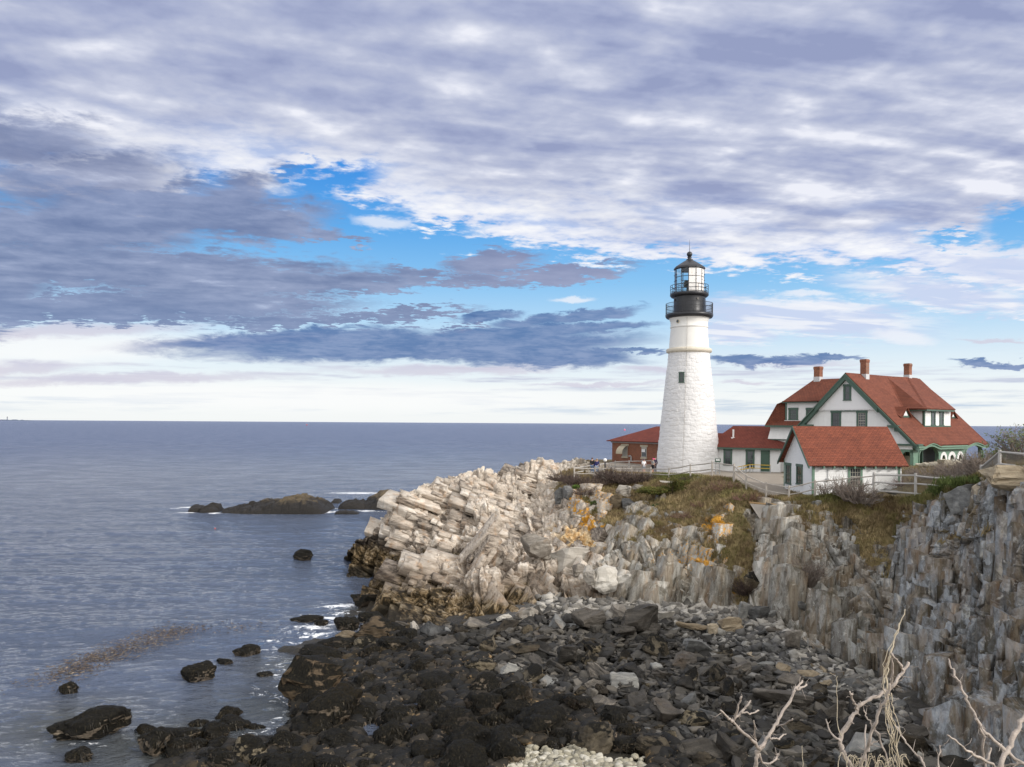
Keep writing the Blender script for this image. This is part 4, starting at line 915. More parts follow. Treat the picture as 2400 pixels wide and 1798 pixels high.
    railing(rr(154), zz(562), zz(494), 84, [zz(494), zz(520), zz(557)], .026, 'railing', gal, .013, 7)
    wr = MB().lathe([(rr(103), zz(563)), (rr(103), zz(555)), (rr(102), zz(553)), (rr(102), zz(448)), (rr(104), zz(440)), (rr(104), zz(436))], 96, c).build('watch_room', M_BLACK, root, True)
    for aa in (toward+.55, toward-1.15, toward+2.4):
        q0 = Vector(on(rr(101), zz(470), aa)); dv = Vector((math.cos(aa), math.sin(aa), 0)); MB().bar(q0, q0+dv*.10, .13, n=14).build('porthole', simple_mat('dull_bronze', (.07, .065, .06, 1), .4, .2, metal=.6), wr)
    aa = toward+1.33; mbd = MB()
    for k in range(9):
        a2 = aa-.2+.4*k/8; zt = zz(470-12*math.sin(math.pi*k/8)); mbd.bar(on(rr(103.5), zz(552), a2), on(rr(103.5), zt, a2), .075, n=5)
    mbd.build('door', simple_mat('dark_blue_iron', (.03, .045, .075, 1), .4, .2), wr)
    ug = MB().lathe([(rr(104), zz(450)), (rr(118), zz(448)), (rr(127), zz(438)), (rr(127), zz(428)), (rr(124), zz(424)), (rr(80), zz(424))], 96, c).build('upper_gallery', M_BLACK, root, True)
    railing(rr(124), zz(426), zz(372), 12, [zz(372), zz(398), zz(420)], .03, 'railing', ug, .03)
    # lantern
    lan = MB(); NP = 12; R = rr(95); a0 = toward-math.radians(3)
    zb, zt = zz(424), zz(262)
    for i in range(NP): a = a0+i*math.pi/6; lan.bar(on(R, zb, a), on(R, zt, a), .045, n=6)
    for z in (zz(318), zz(367), zb+.04, zt-.03):
        for i in range(NP): lan.bar(on(R, z, a0+i*math.pi/6), on(R, z, a0+(i+1)*math.pi/6), .035, n=5)
    for i in range(NP):
        for z in (zz(300), zz(340), zz(390)):
            a = a0+i*math.pi/6; lan.bar(on(R, z, a), on(R+.12, z, a), .035, n=6)
    lo = lan.build('lantern', M_BLACK, root)
    mg, t2, b2 = new_mat('clear_lantern_glass'); tr = t2.new('ShaderNodeBsdfTransparent'); tr.inputs['Color'].default_value = (.93, .96, .97, 1)
    g2 = t2.new('ShaderNodeBsdfGlossy'); g2.inputs['Roughness'].default_value = .03; lw = t2.new('ShaderNodeFresnel'); lw.inputs['IOR'].default_value = 1.35
    wv = t2.noise(geo_pos(t2), 3., 2); fac = t2.m('MULTIPLY', lw.outputs[0], t2.lin(wv, .3, .7, .7, 1.))
    mx = t2.new('ShaderNodeMixShader'); t2.put(mx.inputs[0], fac); t2.put(mx.inputs[1], tr.outputs[0]); t2.put(mx.inputs[2], g2.outputs[0]); t2.l.new(mx.outputs[0], t2.n['Material Output'].inputs['Surface'])
    mp, t3, b3 = new_mat('white_blanking_panel'); pos = geo_pos(t3); rn = t3.noise(t3.mapping(pos, scale=(5, 5, .8)), 1., 5, .65)
    t3.put(b3.inputs['Base Color'], t3.mix(t3.m('MULTIPLY', t3.ss(rn, .58, .72), .6), (.78, .76, .73, 1), (.50, .30, .14, 1))); b3.inputs['Roughness'].default_value = .5
    for i in range(NP):
        a = a0+i*math.pi/6; b_ = a+math.pi/6; white = i in (0, 1, 2, 3)
        p0, p1 = Vector(on(R-.01, 0, a)), Vector(on(R-.01, 0, b_)); fr = Fr(p0, (p1-p0)); W = (p1-p0).length
        mb = MB(); fr.box(mb, .03, zb+.05, W-.03, zt-.05, -.012, .012); mb.build('panel' if white else 'glass_pane', mp if white else mg, lo)
    bx, by = cx+.35*math.cos(toward-.6), cy+.35*math.sin(toward-.6)
    dk = simple_mat('dark_green_lamp_housing', (.035, .05, .042, 1), .4, .15)
    la = MB(); la.bar((bx, by, zb), (bx, by, zz(385)), .16, .12, 10); dv = Vector((math.cos(toward-1.4), math.sin(toward-1.4), .05)).normalized(); cen = Vector((bx, by, zz(362)))
    la.bar(cen-dv*.25, cen+dv*.30, .42, .42, 20); la.bar(cen+dv*.30, cen+dv*.42, .42, .30, 20); la.bar(cen-dv*.5, cen-dv*.25, .28, .42, 20)
    la.build('beacon_lamp', dk, lo)
    ro = MB().lathe([(rr(97), zz(266)), (rr(104), zz(262)), (rr(104), zz(256)), (rr(98), zz(247)), (rr(60), zz(222)), (rr(22), zz(199)), (rr(21), zz(194)), (rr(13), zz(192)), (rr(12), zz(183)), (rr(15), zz(181)), (rr(15), zz(178)), (rr(8), zz(177)), (.02, zz(176))], 12, c, a0, a0+2*math.pi).build('roof', M_BLACK, root)
    MB().lathe([(rr(96), zz(262)), (.1, zz(262)+.02)], 24, c).build('ceiling', simple_mat('grey_lantern_ceiling', (.33, .33, .33, 1), .6, .1), ro)
    MB().ball((cx, cy, zz(160)), rr(18.5), 24, 14).build('ventilator_ball', M_BLACK, ro, True)
    MB().bar((cx, cy, zz(150)), (cx, cy, zz(62)), .035, .012, 6).build('lightning_rod', M_BLACK, ro)
    return root
build_lighthouse()
# ================================================================ hipped and gabled roofs
def rot2(x, a): return Vector((x[0]*math.cos(a)-x[1]*math.sin(a), x[0]*math.sin(a)+x[1]*math.cos(a), 0))
RED1, RED2 = (.215, .072, .044, 1), (.160, .055, .036, 1)
HB = math.radians(52); HG = Vector((math.cos(HB), -math.sin(HB), 0)); HR = Vector((math.sin(HB), math.cos(HB), 0))
def z2(x, y): return (1780+x*.25316, 820+y*.25316)
def z3(x, y): return (1300+x*.22604, 960+y*.22604)
def build_brick():
    o = P(1434.5, 1082, 106); fr = Fr(o, HG); zb = o.z; ze = fr.uz(*z3(600, 322))[1]
    W = 11.0; D = 8.0
    root = empty('brick_house', (o.x, o.y, zb), 0, 'low red brick building with hipped red roof behind the lighthouse', 'building')
    mbk = brick_mat('red_brick', tuple(HG)); w_ = MB(); fr.box(w_, 0, zb-.6, W, ze, -D, 0); w_.build('wall', mbk, root)
    e = .55; fa = MB(); fr.box(fa, -.12, ze-.26, W+.12, ze+.02, -D-.1, .12); fa.build('cornice', M_GRY, root)
    zr = P(*z3(950, 175), 101).z; A, B, C, D_ = fr.pt(-e, ze, e), fr.pt(W+e, ze, e), fr.pt(W+e, ze, -D-e), fr.pt(-e, ze, -D-e)
    h = D/2+.2; R1, R2 = fr.pt(h, zr, -D/2), fr.pt(W-h, zr, -D/2)
    mb = MB()
    for q in ([A, B, R2, R1], [B, C, R2], [C, D_, R1, R2], [D_, A, R1]): s = slab(q, .1); mb.add(s.v, s.f)
    mb.build('roof', roof_mat('brown_red_shingle', tuple(HG), (.215, .055, .038, 1), (.165, .044, .032, 1)), root)
    for i, (xa, ya, xb, yb) in enumerate(((705, 378, 757, 485), (903, 388, 955, 495))):
        u0, z0, u1, z1 = fr.rect(z3(xa, ya), z3(xb, yb)); wo = window(root, fr, u0, z0, u1, z1, .07, M_CURT, M_GRY, 3, 3, pane=M_CURT if i == 0 else M_PANE)
        mb = MB(); fr.box(mb, u0-.22, z1+.02, u1+.22, z1+.26, -.02, .09); mb.build('lintel', M_STONE, wo)
        mb = MB(); fr.box(mb, u0-.1, z0-.24, u1+.1, z0-.04, -.02, .14); mb.build('sill', M_STONE, wo)
        if i == 1:
            mb = MB(); hgt = (z1-z0); fr.box(mb, u0+.02, z0+hgt*.50, u0+(u1-u0)*.72, z0+hgt*.78, .05, .062); mb.build('paper_notice', M_WHITE, wo)
            mb = MB(); fr.box(mb, u0+.08, z0+hgt*.78, u1-.08, z1-.07, .012, .05); mb.build('blind', M_CURT, wo)
        else:
            mb = MB(); n = 8; pts = []
            for k in range(n+1):
                q = math.pi/2*k/n; pts.append((1.15*math.sin(q), z1+.05-1.05*(1-math.cos(q))))
            for k in range(n):
                (d0, a0), (d1, a1) = pts[k], pts[k+1]
                mb.hexa([fr.pt(u0-.1, a0, d0), fr.pt(u1+.1, a0, d0), fr.pt(u1+.1, a1, d1), fr.pt(u0-.1, a1, d1), fr.pt(u0-.1, a0+.05, d0+.03), fr.pt(u1+.1, a0+.05, d0+.03), fr.pt(u1+.1, a1+.05, d1+.03), fr.pt(u0-.1, a1+.05, d1+.03)])
            mb.build('awning_hood', M_STONE, wo)
    u, z = fr.uz(*z3(800, 485)); mb = MB(); mb.tube([fr.pt(u, zb+.2, .12), fr.pt(u, z-.1, .12), fr.pt(u-.05, z+.05, .16), fr.pt(u-.3, z, .28)], .09, 8); mb.build('vent_pipe', M_METAL, root)
build_brick()
def build_annex():
    a = P(1660, 1047.2, 91); b = P(1812, 1050.6, 86.9); fr = Fr(a, (b-a)); W = (b-a).length; ze = (a.z+b.z)/2; zb = ze-2.85
    root = empty('service_wing', (a.x, a.y, zb), 0, 'low white clapboard wing joining lighthouse to house', 'building')
    D = 5.6; w_ = MB(); fr.box(w_, 0, zb-.5, W+.8, ze, -D, 0); w_.build('wall', M_CLAP, root)
    fd = MB(); fr.box(fd, -.03, zb-.5, W+.83, zb+.12, -D-.03, .03); fd.build('foundation', M_CONC, root)
    zr = ze+2.40; e = .4
    A, B, C, E = fr.pt(-e, ze, e), fr.pt(W+3, ze, e), fr.pt(W+3, ze, -D-e), fr.pt(-e, ze, -D-e); r1, r2 = fr.pt(1.95, zr, -D/2), fr.pt(W+3, zr, -D/2)
    mr = roof_mat('brown_red_shingle_wing', tuple(fr.x), (.205, .056, .040, 1), (.16, .046, .034, 1)); mb = MB()
    for q in ([A, B, r2, r1], [C, E, r1, r2], [E, A, r1]): s = slab(q, .1); mb.add(s.v, s.f)
    ro = mb.build('roof', mr, root)
    g = MB(); fr.box(g, -e, ze-.20, W+1, ze-.02, e-.1, e+.02); fr.box(g, -e, ze-.2, -e+.1, ze-.02, -D, e-.1); g.build('gutter', M_GREEN, root)
    u, _ = fr.uz(*z3(1785, 250)); vp = MB(); q = fr.pt(u+.35, ze+1.0, -1.2); vp.bar(q, q+Vector((0, 0, 1.0)), .10, n=10); vp.box(q.x-.28, q.y-.25, q.z-.02, q.x+.14, q.y+.15, q.z+.12); vp.build('vent_pipe', M_WHITE, ro)
    # connecting passage to the tower
    u0 = -2.5; zp = ze-.02
    pw = MB(); fr.box(pw, u0, zb-.5, -.01, zp, -3.2, -.35); pw.build('passage_wall', M_WHITE, root)
    A, B, C, E = fr.pt(u0-.5, zp, .1), fr.pt(.3, zp, .1), fr.pt(.3, zp, -3.6), fr.pt(u0-.5, zp, -3.6); r1, r2 = fr.pt(-.6, zr-.85, -1.7), fr.pt(1.2, zr-.85, -1.7); mb = MB()
    for q in ([A, B, r2, r1], [E, A, r1]): s = slab(q, .1); mb.add(s.v, s.f)
    mb.build('passage_roof', mr, root)
    g = MB(); fr.box(g, u0-.5, zp-.2, -.42, zp-.03, -.0, .12); g.build('gutter', M_GREEN, root)
    f2 = Fr(fr.pt(0, 0, -.35), fr.x); a_, b_, c_, d_ = f2.rect(z3(1490, 475), z3(1520, 505)); mb = MB(); f2.box(mb, a_, b_, c_, d_, -.02, .04); mb.build('vent_grille', M_BLACK, root)
    mb = MB(); f2.box(mb, -.42, zb+.1, -.08, ze-.3, -.02, .05); mb.build('side_door', M_GREEN, root)
    tr = MB(); fr.box(tr, -.03, zb, .14, ze-.2, -.05, .04); tr.build('corner_board', M_GREEN, root)
    for (xa, ya, xb, yb) in ((1752, 408, 1840, 578), (1982, 415, 2072, 606)):
        q = fr.rect(z3(xa, ya), z3(xb, yb)); window(root, fr, *q, .17, M_GREEN, M_GREEN, 2, 2)
    u0_, _, u1_, _ = fr.rect(z2(14, 930), z2(96, 1100)); mb = MB(); fr.box(mb, u0_, zb+.1, u1_, ze-.25, -.02, .06); dr = mb.build('door', M_DOOR, root)
    mb = MB(); fr.box(mb, u0_+.12, zb+1.2, u1_-.12, zb+2.1, .055, .075); mb.build('door_panel', M_GREEN, dr)
    return fr, zb
ANX, ANX_ZB = build_annex()
# ================================================================ keeper's house
def arc_pts(cx_, w_, zs, zt, n=14, p=2.0):
    """arch outline from spring height zs to top zt, left to right"""
    return [(cx_+w_*math.cos(math.pi-math.pi*i/n), zs+(zt-zs)*math.sin(math.pi*i/n)) for i in range(n+1)]
def build_house():
    YA = 80.0; A = P(*z2(795, 210), YA); o = Vector((A.x, A.y, 0))
    hp = lambda s, t_, z: Vector((o.x+HG.x*s+HR.x*t_, o.y+HG.y*s+HR.y*t_, z))
    G = Fr(o, HG)                                        # gable plane, faces the camera side
    s1, z1 = G.uz(*z2(1465, 885)); kk = (A.z-z1)/s1
    s0 = -s1*.70; zl = lambda s: A.z-kk*abs(s)
    nS = HR.cross((hp(s1, 0, z1)-A)).normalized()
    def onS(x, y): 
        q = onplane(*z2(x, y), A, nS); d = q-o; return d.dot(HG), d.dot(HR), q.z
    Lr = onS(2125, 870)[1]; zb = 10.0
    root = empty('keepers_house', (o.x, o.y, zb), 0, 'large white two-storey house with red roofs, green trim and three brick chimneys', 'house')
    mS = roof_mat('red_shingle_side', tuple(HR), RED1, RED2); mF = roof_mat('red_shingle_front', tuple(HG), RED1, RED2)
    # right slope with two eyebrow curves over the porch arches
    b1 = [(1520, 886), (1545, 872), (1570, 858), (1600, 850), (1630, 857), (1657, 872), (1680, 886)]
    b2 = [(1925, 879), (1950, 861), (1983, 847), (2015, 845), (2045, 854), (2072, 868), (2092, 871)]
    FE = Fr(hp(s1, 0, 0), HR)
    def onE(x, y): t_, z = FE.uz(*z2(x, y)); return (s1, t_, max(z, z1))
    brow = [onE(*q) for q in b1], [onE(*q) for q in b2]
    for q in brow:                                       # ends exactly on the eave line
        q[0] = (s1, q[0][1], z1); q[-1] = (s1, q[-1][1], z1)
    eave = [(s1, 0, z1)]+list(brow[0])+list(brow[1])+[(s1, Lr, z1)]
    onr = lambda e: ((A.z-e[2])/kk, e[1], e[2])
    right = [hp(0, 0, A.z), hp(0, Lr, A.z)]+[hp(*onr(e)) for e in eave[::-1]]
    n = nS if nS.z > 0 else -nS
    mb = MB().prism([p-n*.14 for p in (right if (right[1]-right[0]).cross(right[2]-right[1]).dot(n) > 0 else right[::-1])], n*.14)
    for q in brow:                                       # eyebrow barrels over the arches
        for a_, b_ in zip(q[:-1], q[1:]):
            A0, B0, A1, B1 = hp(s1+.12, a_[1], a_[2]-.02), hp(s1+.12, b_[1], b_[2]-.02), hp(onr(a_)[0]-.05, a_[1], a_[2]+.02), hp(onr(b_)[0]-.05, b_[1], b_[2]+.02); dn = Vector((0, 0, -.12))
            mb.hexa([A0+dn, B0+dn, B1+dn, A1+dn, A0, B0, B1, A1])
    ro = mb.build('roof', mS, root)
    lf = [hp(0, 0, A.z), hp(s0-.45, 0, zl(s0-.45)), hp(s0-.45, Lr, zl(s0-.45)), hp(0, Lr, A.z)]
    s_ = slab(lf, .14); s_.build('roof', mS, root)
    # fascia following the eave
    fa = MB()
    for (a, b) in zip(eave[:-1], eave[1:]):
        for hh, off, dd in ((.36, -.02, .10), (.14, .10, .10)):
            p0, p1 = (s1+off, a[1], a[2]-.10), (s1+off, b[1], b[2]-.10)
            fa.hexa([hp(p0[0]-dd, p0[1], p0[2]-hh), hp(p1[0]-dd, p1[1], p1[2]-hh), hp(p1[0], p1[1], p1[2]-hh), hp(p0[0], p0[1], p0[2]-hh),
                     hp(p0[0]-dd, p0[1], p0[2]), hp(p1[0]-dd, p1[1], p1[2]), hp(p1[0], p1[1], p1[2]), hp(p0[0], p0[1], p0[2])])
    fa.build('fascia', M_LGREEN, root)
    # porch arcade wall
    sp = s1-.55; W = Fr(hp(sp, 0, 0), HR)
    def tz(x, y): return W.uz(*z2(x, y))
    t1a, zs1 = tz(1473, 985); t1b, _ = tz(1655, 985); _, zt1 = tz(1565, 893); t2a, zs2 = tz(1903, 965); t2b, _ = tz(2066, 960); _, zt2 = tz(1985, 878)
    fl = zb+.02
    h1 = [(t1a, fl)]+arc_pts((t1a+t1b)/2, (t1b-t1a)/2, zs1, zt1)+[(t1b, fl)]
    h2 = [(t2a, fl)]+arc_pts((t2a+t2b)/2, (t2b-t2a)/2, zs2, zt2)+[(t2b, fl)]
    small = []
    for (xa, xb, yt) in ((1672, 1733, 944), (1744, 1814, 940), (1825, 1886, 937)):
        ta, za = tz(xa, 1010); tb, _ = tz(xb, 1010); _, zt = tz((xa+xb)/2, yt); small.append(((ta+tb)/2, (tb-ta)/2, za, zt))
    sh = [[(c-w_*.56, zsp-.5)]+arc_pts(c, w_*.56, zsp-.1, zsp+(zt-zsp)*.56)+[(c+w_*.56, zsp-.5)] for c, w_, zsp, zt in small]
    top = [(0.3, z1-.1)]+[(e[1], e[2]-.22) for e in brow[0]]+[(e[1], e[2]-.22) for e in brow[1]]+[(Lr-.4, z1-.1)]
    outer = [(0.3, zb-.6), (Lr-.4, zb-.6)]+top[::-1]
    pw = MB(); plate(pw, W, outer, [h1, h2]+sh, -.30, 0); pwo = pw.build('porch_arcade', M_LGREEN, root)
    for hole in (h1, h2):                                # moulded arch rims
        rim = MB()
        for (a, b) in zip(hole[:-1], hole[1:]):
            p0, p1 = W.pt(a[0], a[1], .03), W.pt(b[0], b[1], .03); rim.bar(p0, p1, .07, n=6)
        rim.build('arch_rim', M_LGREEN, pwo)
    for c, w_, zsp, zt in small:
        ring = MB(); zo = zsp-.75
        out = [(c-w_, zo)]+arc_pts(c, w_, zsp, zt)+[(c+w_, zo)]; inn = [(c-w_*.55, zo+.02)]+arc_pts(c, w_*.55, zsp-.1, zsp+(zt-zsp)*.55)+[(c+w_*.55, zo+.02)]
        plate(ring, W, out, [inn], .004, .05); wo = ring.build('arched_window', M_WHITE, pwo)
        g = MB(); W.box(g, c-w_*.6, zo, c+w_*.6, zt, -.2, -.16); g.build('pane', M_PANE, wo)
        g = MB(); W.box(g, c-.035, zo, c+.035, zt-.1, -.15, -.10); W.box(g, c-w_*.56, zo, c-w_*.42, zsp+.1, -.15, -.1); W.box(g, c+w_*.42, zo, c+w_*.56, zsp+.1, -.15, -.1); g.build('sash', M_STONE, wo)
    pf = MB(); pf.prism([hp(sp-2.6, .3, zb-.3), hp(sp+.25, .3, zb-.3), hp(sp+.25, Lr-.3, zb-.3), hp(sp-2.6, Lr-.3, zb-.3)], (0, 0, .3)); pf.build('porch_floor', M_GRY, root)
    bk = MB(); B = Fr(hp(sp-1.9, 0, 0), HR)
    for k in range(int((t2a-.5)/.16)): B.box(bk, .4+k*.16, zb, .4+k*.16+.145, zs1+1.2, -.12, -.02+.006*(k % 2))
    bk.build('plank_wall', simple_mat('porch_green_plank', (.085, .17, .12, 1), .55, .15), root)
    jm = MB(); W.box(jm, t1a-.30, zb, t1a+.02, zs1, -1.8, -.31); jm.build('porch_jamb', M_STONE, root)
    # end walls, body and gable front
    gw = MB(); G2 = Fr(hp(0, .45, 0), HG); se = s1-2.4
    zfit = lambda s: zl(s)-.16
    zp = G.uz(*z2(1300, 872))[1]
    plate(gw, G2, [(s0, zb-.8), (se, zb-.8), (se, zp), (s1-.75, zp), (s1-.75, zfit(s1-.75)), (0, zfit(0)), (s0, zfit(s0))], [], -.2, 0); gw.build('wall', M_CLAP, root)
    bw = MB(); G3 = Fr(hp(0, Lr-.5, 0), HG); plate(bw, G3, [(s0, zb-.8), (se, zb-.8), (se, zfit(se)), (0, zfit(0)), (s0, zfit(s0))], [], -.2, 0); bw.build('wall', M_CLAP, root)
    for s in (s0+.1, se):
        sw = MB(); sw.hexa([hp(s-.1, .66, zb-.8), hp(s+.1, .66, zb-.8), hp(s+.1, Lr-.51, zb-.8), hp(s-.1, Lr-.51, zb-.8), hp(s-.1, .66, zfit(s)-.1), hp(s+.1, .66, zfit(s)-.1), hp(s+.1, Lr-.51, zfit(s)-.1), hp(s-.1, Lr-.51, zfit(s)-.1)]); sw.build('wall', M_CLAP, root)
    # jettied top of the gable with a scalloped lower edge
    zsc = G.uz(*z2(820, 548))[1]; sl_ = -(A.z-zsc)/kk+.62; sr_ = (A.z-zsc)/kk-.62
    ns = 44; bot = []
    for i in range(ns+1):
        s = sl_+(sr_-sl_)*i/ns; bot.append((s, zsc-.0)); 
        if i < ns: bot.append((s+(sr_-sl_)/ns*.3, zsc-.14)); bot.append((s+(sr_-sl_)/ns*.7, zsc-.14))
    tg = MB(); plate(tg, Fr(hp(0, .30, 0), HG), bot+[(0, zfit(0)-.35)], [], -.13, 0)
    mvb = simple_mat('white_vertical_board', (.79, .79, .80, 1), .55, .04); tg.build('gable_board', mvb, root)
    # rake boards
    rk = MB()
    def rake(sa, sb, wd, d0, d1):
        sg = 1 if sb+sa > 0 else -1
        za, zb_ = A.z-kk*abs(sa)-.10, A.z-kk*abs(sb)-.10; q = lambda s, z, d: hp(s, d, z)
        rk.hexa([q(sa, za-wd, d0), q(sb, zb_-wd, d0), q(sb, zb_-wd, d1), q(sa, za-wd, d1), q(sa, za, d0), q(sb, zb_, d0), q(sb, zb_, d1), q(sa, za, d1)])
    sm = G.uz(*z2(1095, 525))[0]; sml = G.uz(*z2(515, 530))[0]
    rake(0, sm, .62, -.10, .22); rake(0, sml, .62, -.10, .22); rake(sm-.25, s1, .50, .02, .42); rake(sml+.25, s0-.45, .62, .02, .42)
    rake(0, s1, .16, -.14, .03); rake(0, s0-.45, .16, -.14, .03)
    rk.build('rake_board', M_GREEN, root)
    for (xa, xb, yt, yb) in ((1185, 1285, 698, 722), (378, 480, 690, 712)):
        u0, za, u1, zb2 = G.rect(z2(xa, yt), z2(xb, yb)); br = MB(); G.box(br, u0, za, u1, zb2, -.45, .12); G.box(br, u0+.6 if xa > 1000 else u0+.2, za-.35, u1-.1, za-.003, -.45, -.1); br.build('eave_return', M_GREEN, root)
    # windows of the gable
    q = G.rect(z2(778, 322), z2(850, 468)); G4 = Fr(hp(0, .30, 0), HG); q = G4.rect(z2(778, 322), z2(850, 468)); wo = window(root, G4, *q, .17, cols=1, rows=1, muntin=False)
    q1 = G2.rect(z2(664, 568), z2(756, 735)); q2 = G2.rect(z2(900, 568), z2(998, 735))
    window(root, G2, *q1, .17, rows=3, cols=3, sash=M_BLACK); window(root, G2, *q2, .18, rows=3, cols=3, sash=M_CURT)
    hb_ = MB(); G2.box(hb_, q1[0]-.05, q1[3]-.05, q2[2]+.05, q1[3]+.22, .072, .10); hb_.build('window_header', M_GREEN, root)
    # porch front on the gable side
    t0 = .3; FP = Fr(hp(0, t0, 0), HG); ua, za = FP.uz(*z2(1235, 1085)); ub = s1-.56; _, zt = FP.uz(*z2(1350, 922)); a0, zs = FP.uz(*z2(1316, 1000)); a1, _ = FP.uz(*z2(1426, 1000)); _, zta = FP.uz(*z2(1370, 943))
    pm = MB(); plate(pm, FP, [(ua-1, zb-.6), (ub, zb-.6), (ub, zt), (ua-1, zt)], [[(a0, zb)]+arc_pts((a0+a1)/2, (a1-a0)/2, zs, zta)+[(a1, zb)]], -.28, 0); pm.build('porch_arch_front', M_LGREEN, root)
    wb = MB(); FP.box(wb, ua-1, zt+.005, s1-.6, zp-.16, -.3, .06); wb.build('porch_frieze', M_WHITE, root)
    cb = MB(); FP.box(cb, ua-1.2, zp-.15, s1+.1, zp+.02, -.6, .35); cb.build('porch_cornice', M_GREEN, root)
    wi = MB(); FB = Fr(hp(0, 2.0, 0), HG); FB.box(wi, a0-1, zb, a1+.05, zp, -.1, 0); wio = wi.build('porch_inner_wall', M_DOOR, root)
    wi = MB()
    for k in range(4): FB.box(wi, a0-.5+k*.42, zb, a0-.40+k*.42, zs+.6, .01, .05)
    wi.build('glazing_bar', M_STONE, wio)
    # ---- big hipped dormer
    D = onS(1345, 241); Ld = onS(1190, 250); R2 = (0, Lr, A.z)
    sC, tC, zC = onS(1525, 708)                           # front corner foot, on the roof
    DF = Fr(hp(sC, 0, 0), HR); tE, _ = DF.uz(*z2(1768, 710)); _, zt = DF.uz(*z2(1530, 556))
    DFe = Fr(hp(sC+.5, 0, 0), HR); tc1, ze = DFe.uz(*z2(1538, 541)); tc2, _ = DFe.uz(*z2(1815, 548)); tc1 = tC-.45
    sr = (A.z-ze)/kk                                      # where the dormer eave meets the main roof
    dw = MB(); DF.box(dw, tC, zC-.1, tE, ze-.02, -.15, 0)
    dw.prism([hp(sr-.3, tC, zl(sr-.3)), hp(sC-.15, tC, zC-.05), hp(sC-.15, tC, ze-.02), hp(sr-.3, tC, ze-.02)], HR*.15); dw.prism([hp(sr-.3, tE-.15, zl(sr-.3)), hp(sC-.15, tE-.15, zC-.05), hp(sC-.15, tE-.15, ze-.02), hp(sr-.3, tE-.15, ze-.02)], HR*.15)
    do = dw.build('dormer', M_CLAP, root)
    rd = MB(); Dp, Lp = hp(.02, D[1]+.3, A.z+.05), hp(.05, Ld[1], A.z-.02)
    C1, C2 = hp(sC+.5, tc1, ze), hp(sC+.5, tc2, ze); M1 = hp(sr+.02, tc1-.2, ze+.05); Rp = hp(.02, Lr-.6, A.z+.04)
    for q in ([Lp, Dp, C1, M1], [Dp, Rp, C2, C1], [Rp, hp(sr, tc2, ze), C2]): s_ = slab(q, .12); rd.add(s_.v, s_.f)
    rd.build('dormer_roof', mS, do)
    tr = MB(); DF.box(tr, tC-.03, zC, tC+.17, ze-.12, -.17, .03); DFe.box(tr, tc1, ze-.26, tc2-.1, ze-.10, -.16, -.04); DF.box(tr, tC-.05, zC-.1, tE+.05, zC+.08, -.15, .05)
    tr.prism([hp(sr, tc1+.03, ze-.26), hp(sC+.45, tc1+.03, ze-.26), hp(sC+.45, tc1+.03, ze-.12), hp(sr, tc1+.03, ze-.12)], HR*.12); tr.build('dormer_trim', M_GREEN, do)
    for (xa, xb) in ((1588, 1627), (1665, 1703)):
        u0, za, u1, zb2 = DF.rect(z2(xa, 568), z2(xb, 700)); window(do, DF, u0, za, u1, zb2, .14, cols=1, rows=2, muntin=False)
    # ---- triangular roof vents
    for (xa, xb, yt, yb, xm) in ((1305, 1392, 530, 625, 1342), (1755, 1815, 562, 634, 1768)):
        sA, tA, zA = onS(xa, yb); V = Fr(hp(sA+.02, 0, 0), HR); ta, zz_ = V.uz(*z2(xa, yb)); tb, _ = V.uz(*z2(xb, yb)); _, zt_ = V.uz(*z2(xm, yt)); tm = (ta+tb)/2
        bk_ = (zt_-zz_)/kk
        e = MB(); 
        for q in ([hp(sA+.25, ta-.12, zz_-.03), hp(sA+.25, tm, zt_+.05), hp(sA-bk_-.2, tm, zt_+.05), hp(sA-.1, ta-.12, zz_+.2)], [hp(sA+.25, tm, zt_+.05), hp(sA+.25, tb+.12, zz_-.03), hp(sA-.1, tb+.12, zz_+.2), hp(sA-bk_-.2, tm, zt_+.05)]):
            s_ = slab(q, .07); e.add(s_.v, s_.f)
        vo = e.build('roof_vent', mS, ro)
        f = MB(); V.n; plate(f, V, [(ta, zz_), (tb, zz_), (tm, zt_-.02)], [], -.1, .03); f.build('vent_frame', M_GREEN, vo)
        f = MB(); plate(f, V, [(ta+.28*(tb-ta), zz_+.18), (tb-.28*(tb-ta), zz_+.18), (tm, zt_-.35)], [], .031, .06); f.build('vent_louvre', M_WHITE, vo)
    # ---- chimneys
    mbr = brick_mat('chimney_brick', tuple(HG)); mfl = simple_mat('lead_flashing', (.52, .53, .54, 1), .5, .15)
    def chimney(xa, xb, yt, yb, dep, base, par):
        pa = P(*z2(xa, yt), dep); pb = P(*z2(xb, yt), dep); w_ = (pb.x-pa.x)/(math.cos(HB)+math.sin(HB)); cxy = (pa+pb)/2; h = w_/2
        def bx(mb, k, za, zb_): 
            c = [cxy+HG*(a*h*k)+HR*(b*h*k) for a, b in ((-1, -1), (1, -1), (1, 1), (-1, 1))]; mb.hexa([Vector((p.x, p.y, za)) for p in c]+[Vector((p.x, p.y, zb_)) for p in c]); return mb
        m_ = MB(); zt_ = pa.z; bx(m_, 1, base-1.5, zt_-.35); bx(m_, 1.08, zt_-.35, zt_-.22); bx(m_, 1.15, zt_-.22, zt_-.08); bx(m_, 1.03, zt_-.08, zt_); co_ = m_.build('chimney', mbr, par)
        fm = MB(); bx(fm, 1.06, base-1.4, base+.42); fm.build('flashing', mfl, co_)
    q = onplane(*z2(975, 245), A, nS); chimney(935, 1015, 88, 250, q.y, q.z-.2, ro)
    q = hp(-.1, onS(1375, 247)[1], A.z); chimney(1338, 1410, 127, 250, q.y, A.z-.1, ro)
    # ---- left wing with its long shed dormer
    def TT(t_): return Fr(hp(0, t_, 0), HG)
    tr_ = 4.6; zr = TT(tr_).uz(*z2(640, 269))[1]; sR = TT(tr_).uz(*z2(505, 275))[0]; te = .75
